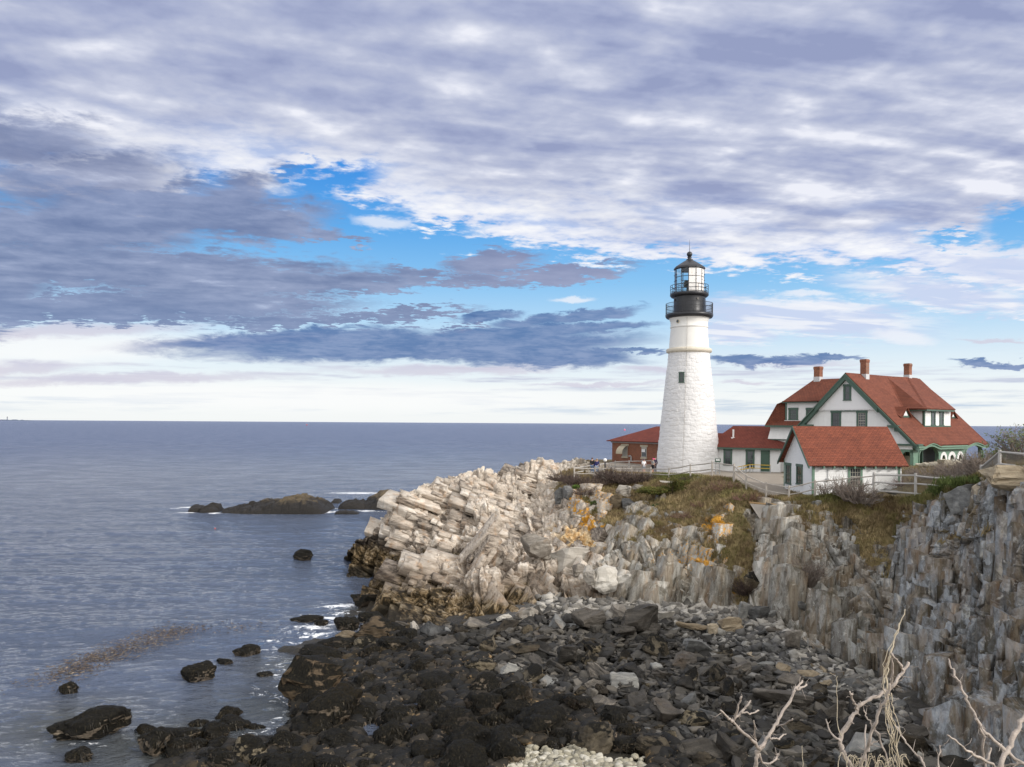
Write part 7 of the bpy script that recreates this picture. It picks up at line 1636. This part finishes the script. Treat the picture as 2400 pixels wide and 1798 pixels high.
# ================================================================ dead branches close to the camera
M_BARK = simple_mat('bleached_dead_wood', (.43, .37, .32, 1), .85, .5, 12, bump=.5, bscale=60); M_STRAW = simple_mat('dry_straw_stalk', (.62, .54, .40, 1), .8, .15, 20)
def z7(x, y): return (1600+x*.36166, 1400+y*.36166)
def branch(par, pts, r0, r1, Y, mat=None, name='branch', dY=0., n=8, wob=.004):
    W = [P(*z7(x, y), Y+dY*i/(len(pts)-1)) for i, (x, y) in enumerate(pts)]
    W = np.array(W); idx = np.repeat(np.arange(len(W)-1), 5); tt_ = np.tile(np.arange(5)/5, len(W)-1); Q = np.concatenate([catmull(W, idx, tt_), W[-1:]]); Q[1:-1] += RNG.normal(0, wob, Q[1:-1].shape)
    k = Y/F*.36166; m = len(Q); rs = [(r0+(r1-r0)*i/(m-1))*.82*k*(1+.12*RNG.normal()) for i in range(m)]
    mb = MB(); mb.tube([tuple(q) for q in Q], rs, n)
    if mat is None:
        for i in range(2, m-1):
            if RNG.random() < .34:
                q = Vector(Q[i]); tv = Vector(Q[i]-Q[i-1]).normalized(); dv = (tv+Vector(RNG.normal(0, .75, 3))).normalized(); L = k*RNG.uniform(18, 60); e = q+dv*L; e2 = e+(dv+Vector(RNG.normal(0, .4, 3))+Vector((0, 0, .2))).normalized()*L*.6; mb.tube([q, e, e2], [k*2.2, k*1.6, k*.7], 4)
    if r0 > 8:
        for i in range(2, m-1, 3):
            if RNG.random() < .5: q = Vector(Q[i]); dv = Vector(RNG.normal(0, 1, 3)).normalized(); mb.bar(q, q+dv*rs[i]*2.2, rs[i]*.4, rs[i]*.25, 5)
    return mb.build(name, mat or M_BARK, par, True)
def shrub_left():
    Y = 5.2; q = P(*z7(478, 1300), Y); root = empty('dead_shrub', q, 0, 'bleached forked dead shrub standing alone at the left of the branches', 'shrub', 'dead shrubs in the foreground'); b = lambda p, r0, r1, dY=0.: branch(root, p, r0, r1, Y, dY=dY)
    b([(478, 1320), (480, 1100), (478, 1020), (500, 972)], 19, 15); b([(500, 985), (440, 920), (330, 812), (290, 780), (245, 733)], 14, 6, -.2); b([(325, 805), (352, 725), (380, 645)], 9, 7, -.1); b([(340, 785), (405, 722), (442, 668)], 10, 7, .1); b([(385, 750), (440, 750), (494, 733)], 7, 5, .1)
    b([(490, 985), (560, 900), (618, 790), (690, 668), (738, 592), (775, 538)], 16, 8, .3); b([(735, 600), (770, 585), (806, 566)], 9, 7, .1); b([(612, 838), (665, 825), (712, 788)], 7, 5, -.2); b([(568, 915), (620, 915), (670, 886)], 7, 5, .2); b([(472, 965), (468, 875), (461, 798)], 7, 4, -.1); b([(488, 1015), (515, 1068), (570, 1078), (608, 1045), (616, 1012)], 10, 6, .15)
def shrub_mid():
    Y = 4.8; q = P(*z7(1110, 1330), Y); root = empty('dead_shrub', q, 0, 'tangled bleached dead shrub wound with dry straw in the middle of the branches', 'shrub', 'dead shrubs in the foreground'); b = lambda p, r0, r1, dY=0., **k: branch(root, p, r0, r1, Y, dY=dY, **k)
    b([(1160, 1340), (1095, 1100), (1040, 1005), (1020, 930), (1080, 800), (1150, 700), (1250, 648), (1350, 582), (1420, 492), (1465, 422)], 20, 11, .2); b([(1428, 478), (1392, 412), (1354, 364)], 10, 7, -.1); b([(1356, 368), (1362, 470), (1348, 560)], 9, 8, .1); b([(1128, 725), (1105, 660), (1083, 612)], 10, 6, -.1); b([(1020, 935), (962, 872), (928, 788)], 9, 5, .1)
    b([(1130, 1340), (1150, 1100), (1192, 1000), (1232, 860), (1280, 720), (1322, 660), (1342, 560)], 15, 9, -.15); b([(1345, 1250), (1328, 1040), (1288, 960), (1240, 850), (1200, 790), (1174, 730)], 9, 5, .1); b([(1195, 1000), (1220, 950), (1262, 934)], 8, 5); b([(1640, 1340), (1570, 1098), (1520, 1020), (1450, 940), (1378, 835)], 11, 6, .25); b([(1180, 1330), (1185, 1000), (1188, 825)], 8, 6, .2); b([(1650, 1340), (1652, 1100), (1666, 958)], 9, 6, .1)
    S = lambda p, r=3.2: branch(root, p, r, r*.5, Y-.05, M_STRAW, 'straw_stalk', n=5, wob=.003)
    S([(1330, 600), (1320, 480), (1352, 360), (1372, 260), (1410, 170), (1441, 78)], 7); S([(1300, 560), (1330, 470), (1345, 370), (1385, 250), (1405, 165)], 5); S([(1345, 640), (1300, 580), (1320, 440), (1360, 330), (1378, 235)], 4.5); S([(1318, 520), (1300, 450), (1340, 330), (1368, 280)], 3.5)
    for i in range(9):
        x = 1330+RNG.normal(0, 18); S([(x, 620), (x+RNG.normal(10, 14), 740), (x+RNG.normal(35, 16), 860), (x+RNG.normal(45, 22), 980), (x+RNG.normal(60, 40), 1120)], RNG.uniform(2.2, 4.2))
    for i in range(20):
        x = RNG.uniform(960, 1420); y = RNG.uniform(1060, 1110); w_ = RNG.uniform(30, 90); S([(x, 1160), (x+w_*.2, y-RNG.uniform(10, 50)), (x+w_*.6, y-RNG.uniform(20, 60)), (x+w_, y+RNG.uniform(-10, 60))], RNG.uniform(2., 4.))
    S([(1030, 900), (1005, 820), (997, 650), (1003, 512)], 3.4); S([(780, 1300), (778, 1100), (774, 962)], 3.6)
def shrub_right():
    Y = 4.4; q = P(*z7(2080, 1400), Y); root = empty('dead_shrub', q, 0, 'long reaching dead branches at the right edge of the frame', 'shrub', 'dead shrubs in the foreground'); b = lambda p, r0, r1, dY=0.: branch(root, p, r0, r1, Y, dY=dY)
    b([(2200, 1400), (2260, 1130), (2190, 1070), (2100, 1000), (1960, 880), (1890, 760), (1830, 640), (1780, 540), (1740, 460), (1722, 398)], 17, 7, .3); b([(1902, 790), (1942, 905), (1955, 1080)], 11, 9, .1); b([(2080, 1130), (2010, 1085), (1900, 1032), (1800, 960), (1714, 893)], 12, 6, -.15); b([(2030, 1400), (2060, 1100), (2110, 980), (2180, 830), (2240, 730)], 24, 16, .2); b([(2300, 1090), (2180, 1078), (2070, 1095)], 11, 8, .1); b([(1965, 1400), (1968, 1100), (1998, 975)], 10, 7, .05)
    b([(1690, 1400), (1710, 1180), (1722, 1098)], 6, 4)
shrub_left(); shrub_mid(); shrub_right()
def near_bank():
    xs = np.linspace(-14, 22, 110); ys = np.linspace(-4, 15, 80); Y, X = np.meshgrid(ys, xs, indexing='ij'); p = np.stack([X.ravel(), Y.ravel(), 0*X.ravel()], 1)
    z = np.interp(p[:, 1], [-4, 0, 3, 6, 8.5, 10.5, 13, 15], [13.2, 12.9, 12.3, 11.0, 9.3, 6.2, 2.0, .2]); p[:, 2] = z+(fbm(p*.8, 4, 91)-.5)*.7
    o = np_mesh('near_bank', p, grid_faces(80, 110), M_GROUNDS, smooth=True); tag(o, kind='structure')
near_bank()
# ================================================================ grass
def blade_mat():
    m, t, b = new_mat('dry_grass_blade'); c = t.attr('tint')['Color']; t.put(b.inputs['Base Color'], c); b.inputs['Roughness'].default_value = .8; b.inputs['Specular IOR Level'].default_value = .15
    n = t.noise(geo_pos(t), 3, 3); t.put(b.inputs['Base Color'], t.mix(1, c, t.ramp(n, [(.3, (.75, .75, .75, 1)), (.7, (1.15, 1.15, 1.15, 1))]), 'MULTIPLY')); return m
M_BLADE = blade_mat()
def blades(name, label, base, hgt, tint, wid=.03, per=5, spread=.14, lean=.5, seed=1):
    """base (n,3) tuft roots -> one mesh of bent blades"""
    g = np.random.default_rng(seed); n = len(base)*per; B = np.repeat(base, per, 0); Hh = np.repeat(hgt, per)*g.uniform(.5, 1.15, n); T = np.repeat(tint, per, 0)*g.uniform(.7, 1.25, (n, 1))
    a = g.uniform(0, 2*math.pi, n); B = B+np.stack([np.cos(a), np.sin(a), 0*a], 1)*g.uniform(0, spread, n)[:, None]
    ld = g.uniform(0, 2*math.pi, n); L = np.stack([np.cos(ld), np.sin(ld), 0*ld], 1)*(Hh*g.uniform(.1, lean, n))[:, None]; fa = g.uniform(0, 2*math.pi, n); W = np.stack([np.cos(fa), np.sin(fa), 0*fa], 1)*(wid*g.uniform(.6, 1.4, n))[:, None]*.5
    up = np.zeros_like(B); up[:, 2] = Hh
    v0 = B-W; v1 = B+W; v2 = B+L*.35+up*.6+W*.8; v3 = B+L*.35+up*.6-W*.8; v4 = B+L+up*.95
    V = np.stack([v0, v1, v2, v3, v4], 1).reshape(-1, 3); i = np.arange(n)*5
    Fq = np.concatenate([np.stack([i, i+1, i+2, i+3], 1), np.stack([i+3, i+2, i+4, i+4], 1)])
    me = bpy.data.meshes.new(name); Q = Fq[:n]; Tt = np.stack([i+3, i+2, i+4], 1)
    me.vertices.add(len(V)); me.vertices.foreach_set('co', V.astype(np.float32).ravel()); me.loops.add(n*7); me.loops.foreach_set('vertex_index', np.concatenate([Q.ravel(), Tt.ravel()]).astype(np.int32))
    me.polygons.add(2*n); me.polygons.foreach_set('loop_start', np.concatenate([np.arange(n)*4, n*4+np.arange(n)*3]).astype(np.int32)); me.polygons.foreach_set('loop_total', np.concatenate([np.full(n, 4), np.full(n, 3)]).astype(np.int32)); me.update(calc_edges=True); me.materials.append(M_BLADE)
    o = link(bpy.data.objects.new(name, me)); tag(o, label, None, None, 'stuff'); add_attr(o, 'tint', np.repeat(T, 5, 0)); return o
def tints(p, green, seed):
    n = fbm(p*.5, 3, seed)[:, None]; n2 = fbm(p*1.7, 2, seed+4)[:, None]; tan = np.array([[.40, .31, .165]]); brn = np.array([[.21, .15, .085]]); grn = np.array([[.12, .145, .035]]); olv = np.array([[.23, .21, .07]])
    c = tan*np.clip((n-.38)*4, 0, 1)+brn*(1-np.clip((n-.38)*4, 0, 1)); gq = np.clip((n2-.52)*5, 0, 1)*.6; c = c*(1-gq)+olv*gq; g = np.clip(green, 0, 1)[:, None]; return c*(1-g)+grn*g
GREEN = [(1585,1118,60,12,.9),(1950,1168,70,12,.7),(2235,1140,60,30,.45),(2160,1172,50,14,.6),(1730,1150,30,30,.5),(1395,1180,34,22,.8),(1690,1350,30,60,.5),(1730,1230,24,40,.5),(2115,1250,14,20,.7),(1815,1365,8,18,.9),(2380,1122,40,12,.6)]
gidx = np.nonzero((CL_G > .5) & (CL_R < 8.0) & (CL_C > 6.5) & (CL_C < 25))[0]; gs = RNG.choice(gidx, 26000); gp = CL_V[gs]+0; gg = ell(CL_PX[gs], CL_PY[gs], GREEN)
blades('dry_grass', 'dry tan and olive grass on the cliff slopes', gp, RNG.uniform(.16, .42, len(gp)), tints(gp, gg, 7), .035, 6, .22, .8, 3)
m_ = (GR_PATH < .3) & (GR_P[:, 1] < 100); gi = np.nonzero(m_)[0]; gs = RNG.choice(gi, 12000); gp = GR_P[gs]; pq = proj(gp); gg = np.maximum(ell(pq[:, 0], pq[:, 1], GREEN), .25)
blades('dry_grass', 'short dry grass on top of the headland', gp, RNG.uniform(.08, .26, len(gp)), tints(gp, gg*.6, 9), .03, 5, .2, .7, 5)
# ================================================================ bare shrubs
def twig_shrub(px, py, Y, w_, h, label, col, n=46, seed=1, upr=.6, depth=3, leaf=None, base=None):
    """bare branching bush: many forked stems from one root"""
    g = random.Random(seed); q = base or P(px, py, Y); root = empty('bare_shrub', q, 0, label, 'shrub', 'bare shrubs on the headland'); mb = MB(); ends = []
    def grow(p, d, L, r, k):
        e = p+d*L*.5+Vector((g.gauss(0, .07), g.gauss(0, .07), g.gauss(0, .05)))*L; e2 = e+(d+Vector((g.gauss(0, .25), g.gauss(0, .25), g.gauss(.05, .2)))).normalized()*L*.5
        mb.bar(p, e, r, r*.85, 3, False); mb.bar(e, e2, r*.85, r*.6, 3, False); ends.append(e2)
        if k > 0:
            for _ in range(g.choice((2, 3, 3))):
                s = e if g.random() < .4 else e2; nd = (d+Vector((g.gauss(0, .55), g.gauss(0, .55), g.gauss(.12, .4)))).normalized(); grow(s, nd, L*g.uniform(.5, .75), r*.62, k-1)
    for _ in range(n):
        a = g.uniform(0, 6.28); rad = g.uniform(0, 1)**.6; d = Vector((math.cos(a)*rad*w_*.5, math.sin(a)*rad*w_*.4, h*upr*g.uniform(.5, 1.1))); st = q+Vector((d.x*.55, d.y*.55, -.08)); grow(st, d.normalized(), h*g.uniform(.35, .6), .023*(.6+h*.3), depth)
    mb.build('branches', simple_mat('twig_bark', col, .85, .3, 3), root)
    if leaf:
        c, cnt, sz = leaf; V = []; Fq = []
        for _ in range(cnt):
            e = g.choice(ends)+Vector((g.gauss(0, .08), g.gauss(0, .08), g.gauss(0, .06))); u = Vector((g.gauss(0, 1), g.gauss(0, 1), g.gauss(0, 1))).normalized()*sz; v = u.orthogonal().normalized()*sz*.5; b = len(V); V += [e-u, e+v, e+u, e-v]; Fq.append((b, b+1, b+2, b+3))
        mesh_obj('leaves', V, Fq, simple_mat('small_leaf', c, .7, .4, 2), root)
    return root
DB = (.080, .056, .046, 1); RB = (.17, .095, .07, 1); GB = (.20, .165, .14, 1)
SHR = [(1322,1126,83,3.6,1.5,'dark brown bare brush at the left end of the path fence',DB,60,.7),(1352,1134,81,3.2,1.6,'dark bare brush below the couple',DB,60,.7),(1392,1136,79,2.8,1.3,'low dark bare brush right of the couple',DB,46,.6),(1432,1130,80,3.4,2.1,'tallest dark bare bush in front of the far fence',DB,80,.9),
 (1478,1134,79,3.6,2.0,'wide dark bare bush before the lighthouse path',DB,80,.8),(1515,1128,79,2.6,1.3,'small dark bare bush below the person in white',DB,46,.7),(1372,1158,75,2.6,1.1,'dark brush above the orange lichen rocks',DB,46,.6),(1620,1128,72,2.4,.9,'thin bare bush under the path fence near the lighthouse',DB,34,.7),
 (1705,1146,63,2.6,1.2,'russet bare bush at the fence corner',RB,46,.6),(1745,1170,61,2.4,1.1,'russet dry brush below the fence corner',RB,40,.6),(1668,1150,66,2.4,.9,'russet dry brush left of the fence corner',RB,40,.6),(1645,1185,63,2.6,.8,'low russet brush in the middle of the slope',RB,36,.5),(1600,1210,62.5,2.6,.7,'low russet brush over the striped cliff',RB,36,.5),
 (1998,1172,56.5,2.6,2.3,'grey bare bush in front of the shed window',GB,80,.9),(2022,1178,55.5,2.4,1.8,'grey bare bush against the three-rail fence post',GB,60,.8),(1935,1162,58.5,1.5,1.6,'thin bare bush before the shed wall',GB,30,.9),(1970,1160,58,1.4,1.3,'thin bare sapling left of the shed window',GB,24,.9),
 (2058,1100,62,3.4,1.9,'reddish spreading bare bush at the shed corner',RB,46,.5),(2090,1102,61,2.6,1.4,'reddish bare bush right of the shed corner',RB,40,.6),(2120,1104,60,3.0,1.2,'brown brush above the three-rail fence',RB,50,.6),(2165,1104,59,3.4,1.3,'tan bare brush in front of the porch',GB,60,.6),(2205,1106,57,3.4,1.5,'tan bare brush below the arched windows',GB,60,.6),(2245,1112,54,3.2,1.7,'tangled tan brush above the bright grass',GB,70,.7),
 (2275,1106,51,2.6,2.2,'tall grey bare bush in front of the second porch arch',GB,80,.9),(2305,1112,47,2.4,2.0,'grey bare bush left of the outcrop fence',GB,70,.9),(2268,1126,47.5,2.2,1.2,'low grey brush on the cliff edge',GB,46,.7),(2392,1056,48,3.0,2.6,'big bush with green leaves and bare twigs at the right edge',GB,70,1.0),(2355,1062,50,2.2,1.6,'leafy green bush behind the outcrop fence',GB,46,.8),
 (1893,1372,51.2,1.6,2.2,'dead brown brush hanging in the cliff gully',GB,60,.9),(1866,1390,51.5,1.4,1.6,'dead brown brush beside the pale buttress',GB,46,.9),(1745,1392,54.6,1.6,1.5,'brown brush below the wedged boulder',DB,40,.8)]
for i, (px, py, Y, w_, h, lab, col, n, up) in enumerate(SHR):
    lf = ((.10, .13, .035, 1), 700, .09) if 'green' in lab else (((.16, .11, .07, 1), 160, .05) if i % 2 == 0 else None)
    b0 = None
    q = P(px, py, Y)
    if py < 1112 and px > 2040: q.z = gz(q.x, q.y); b0 = q
    twig_shrub(px, py, Y, w_, h*.8, lab, col, int(n*(1.9 if col is DB else 1.0)), 40+i, up, 2, lf, b0)
# ================================================================ juniper and leafy plants
def juniper():
    q = P(1572, 1163, 69.6); root = empty('juniper', q, 0, 'flat windswept olive-green juniper sprawling on the slope', 'shrub'); g = random.Random(4); mb = MB(); V = []; Fq = []; T = []
    tips = []
    for i in range(26):
        x = g.uniform(-1, 1); d = Vector((x*3.2+.35, g.uniform(-1.2, .9), g.uniform(.35, 1.5)*(1-.5*abs(x)))); e = q+d; mid = q+d*.5+Vector((0, 0, .18)); mb.tube([q+Vector((d.x*.12, 0, -.1)), mid, e], [.06, .04, .015], 5); tips.append((mid, e))
    mb.build('trunk', simple_mat('juniper_bark', (.12, .085, .06, 1), .85, .2), root)
    for i in range(15000):
        a, e = g.choice(tips); f = g.uniform(0, 1.12); c = a.lerp(e, f)+Vector((g.gauss(0, .22), g.gauss(0, .25), g.gauss(0, .085)+.05)); dv = Vector(((e-a).x*g.uniform(.2, 1), g.gauss(0, .5), g.gauss(.1, .3))).normalized()*g.uniform(.08, .2); u = dv.orthogonal().normalized()*.035
        b = len(V); V += [c-dv*.4-u, c-dv*.4+u, c+dv]; Fq.append((b, b+1, b+2)); k = g.uniform(.6, 1.3); col = (.085*k, .095*k, .022*k) if g.random() < .7 else (.14*k, .115*k, .035*k); T += [col]*3
    o = mesh_obj('foliage', V, Fq, M_BLADE, root); add_attr(o, 'tint', T)
juniper()
def leafy(px, py, Y, w_, h, label, col, cnt, seed):
    g = random.Random(seed); q = P(px, py, Y); root = empty('leafy_shrub', q, 0, label, 'shrub', 'low green plants on the slope'); V = []; Fq = []; T = []; mb = MB()
    for i in range(12):
        a = g.uniform(0, 6.28); mb.bar(q+Vector((0, 0, -.1)), q+Vector((math.cos(a)*w_*.4, math.sin(a)*w_*.25, h*g.uniform(.4, .9))), .02, .008, 4)
    mb.build('stems', simple_mat('green_stem', (.10, .10, .04, 1), .8, .2), root)
    for i in range(cnt):
        a = g.uniform(0, 6.28); r = g.random()**.5; c = q+Vector((math.cos(a)*r*w_*.5, math.sin(a)*r*w_*.35, h*g.uniform(.1, 1)*(1-.4*r))); u = Vector((g.gauss(0, 1), g.gauss(0, 1), g.gauss(.3, 1))).normalized()*.09; v = u.orthogonal().normalized()*.05; b = len(V); V += [c-u, c+v, c+u, c-v]; Fq.append((b, b+1, b+2, b+3)); k = g.uniform(.6, 1.4); T += [(col[0]*k, col[1]*k, col[2]*k)]*4
    o = mesh_obj('leaves', V, Fq, M_BLADE, root); add_attr(o, 'tint', T)
leafy(1404, 1186, 72, 1.6, .6, 'bright green leafy plant among the lichen rocks', (.075, .11, .03), 600, 3); leafy(1558, 1196, 68, 2.6, .7, 'dark green ivy patch under the juniper', (.05, .085, .03), 1100, 4); leafy(1352, 1146, 79, .9, .5, 'small bright green tuft beside the lichen block', (.10, .17, .03), 300, 5)
# bright grass on the cliff top
gp = []
for (px, py, Y, n, sx, sy) in ((2245, 1134, 46.6, 420, 48, 9), (2195, 1152, 48.5, 160, 18, 8), (2290, 1128, 45, 120, 20, 6)):
    for _ in range(n): gp.append(P(px+RNG.normal(0, sx*.5), py+RNG.normal(0, sy*.5), Y+RNG.normal(0, .5)))
gp = np.array(gp); o = blades('green_grass', 'bright green grass clump on the cliff top', gp, RNG.uniform(.14, .40, len(gp)), np.tile([[.10, .13, .04]], (len(gp), 1))*RNG.uniform(.7, 1.3, (len(gp), 1)), .035, 5, .2, .6, 8)
# ================================================================ concrete remnant, stone wall, floating weed
def concrete():
    a = [P(1756, 1178, 60.2), P(1826, 1184, 58.6), P(1806, 1240, 57.8), P(1788, 1228, 58.3)]; dv = Vector((.5, 1.6, -.1)); mb = MB(); mb.prism(a[::-1], dv); q = a[2]; root = empty('concrete_buttress', q, 0, 'wedge-shaped concrete remnant with an orange lichened top in the slope', 'buttress'); mb.build('body', M_CONC, root)
    t_ = MB(); t_.prism([a[0]+Vector((0, -.06, .02)), a[1]+Vector((0, -.06, .02)), a[1]+Vector((0, -.06, -.16)), a[0]+Vector((0, -.06, -.14))], (.5, 1.6, -.06)); t_.build('coping', simple_mat('lichened_concrete', (.34, .22, .10, 1), .9, .45, 2.), root)
concrete()
def stone_wall():
    q0 = P(2150, 1096, 62); q1 = P(2275, 1088, 58.5); root = empty('stone_wall', q0, 0, 'low pale stone wall along the brush below the porch', 'wall'); g = random.Random(9); L = (q1-q0).length; d = (q1-q0)/L; u = 0; 
    mb = MB()
    while u < L:
        w_ = g.uniform(.5, 1.0); p = q0+d*(u+w_/2); h = g.uniform(.5, .7)+.25*math.sin(u*.8); v, f = g.choice(LOW); s = np.array([w_*1.2, .6, h*1.0]); mb.add([Vector(x*s)+p+Vector((0, 0, .05+h*.2)) for x in v], [tuple(int(i) for i in t_) for t_ in f]); u += w_*.8
    mb.build('stones', simple_mat('pale_wall_stone', (.46, .42, .33, 1), .85, .25, 2., bump=.5, bscale=8), root)
stone_wall()
def floating_weed():
    g = np.random.default_rng(3); V = []; Fq = []; T = []
    def strew(n, px, py, sx, sy, slope):
        for _ in range(n):
            a = g.normal(0, sx); b = g.normal(0, sy); q = PZ(px+a, py-a*slope+b, 0); ang = g.uniform(0, 6.28); L = g.uniform(.03, .14); u = Vector((math.cos(ang), math.sin(ang), 0))*L; v = Vector((-math.sin(ang), math.cos(ang), 0))*g.uniform(.012, .03); z = Vector((0, 0, .08+g.uniform(-.02, .05))); i = len(V)
            V.extend([q-u-v+z, q-u+v+z, q+u+v*.6+z+Vector((0, 0, g.uniform(-.03, .06))), q+u-v*.6+z]); Fq.append((i, i+1, i+2, i+3)); k = g.uniform(.5, 1.3); T.extend([(.13*k, .10*k, .08*k) if g.random() < .8 else (.24*k, .20*k, .15*k)]*4)
    strew(1000, 205, 1557, 46, 14, .33); strew(1000, 320, 1512, 58, 14, .33); strew(500, 410, 1485, 45, 11, .2); strew(110, 560, 1472, 50, 8, .1); strew(160, 110, 1590, 46, 12, .3)
    o = mesh_obj('floating_seaweed', V, Fq, M_BLADE); tag(o, 'drift of brown seaweed floating on the water at left', None, None, 'stuff'); add_attr(o, 'tint', T)
floating_weed()
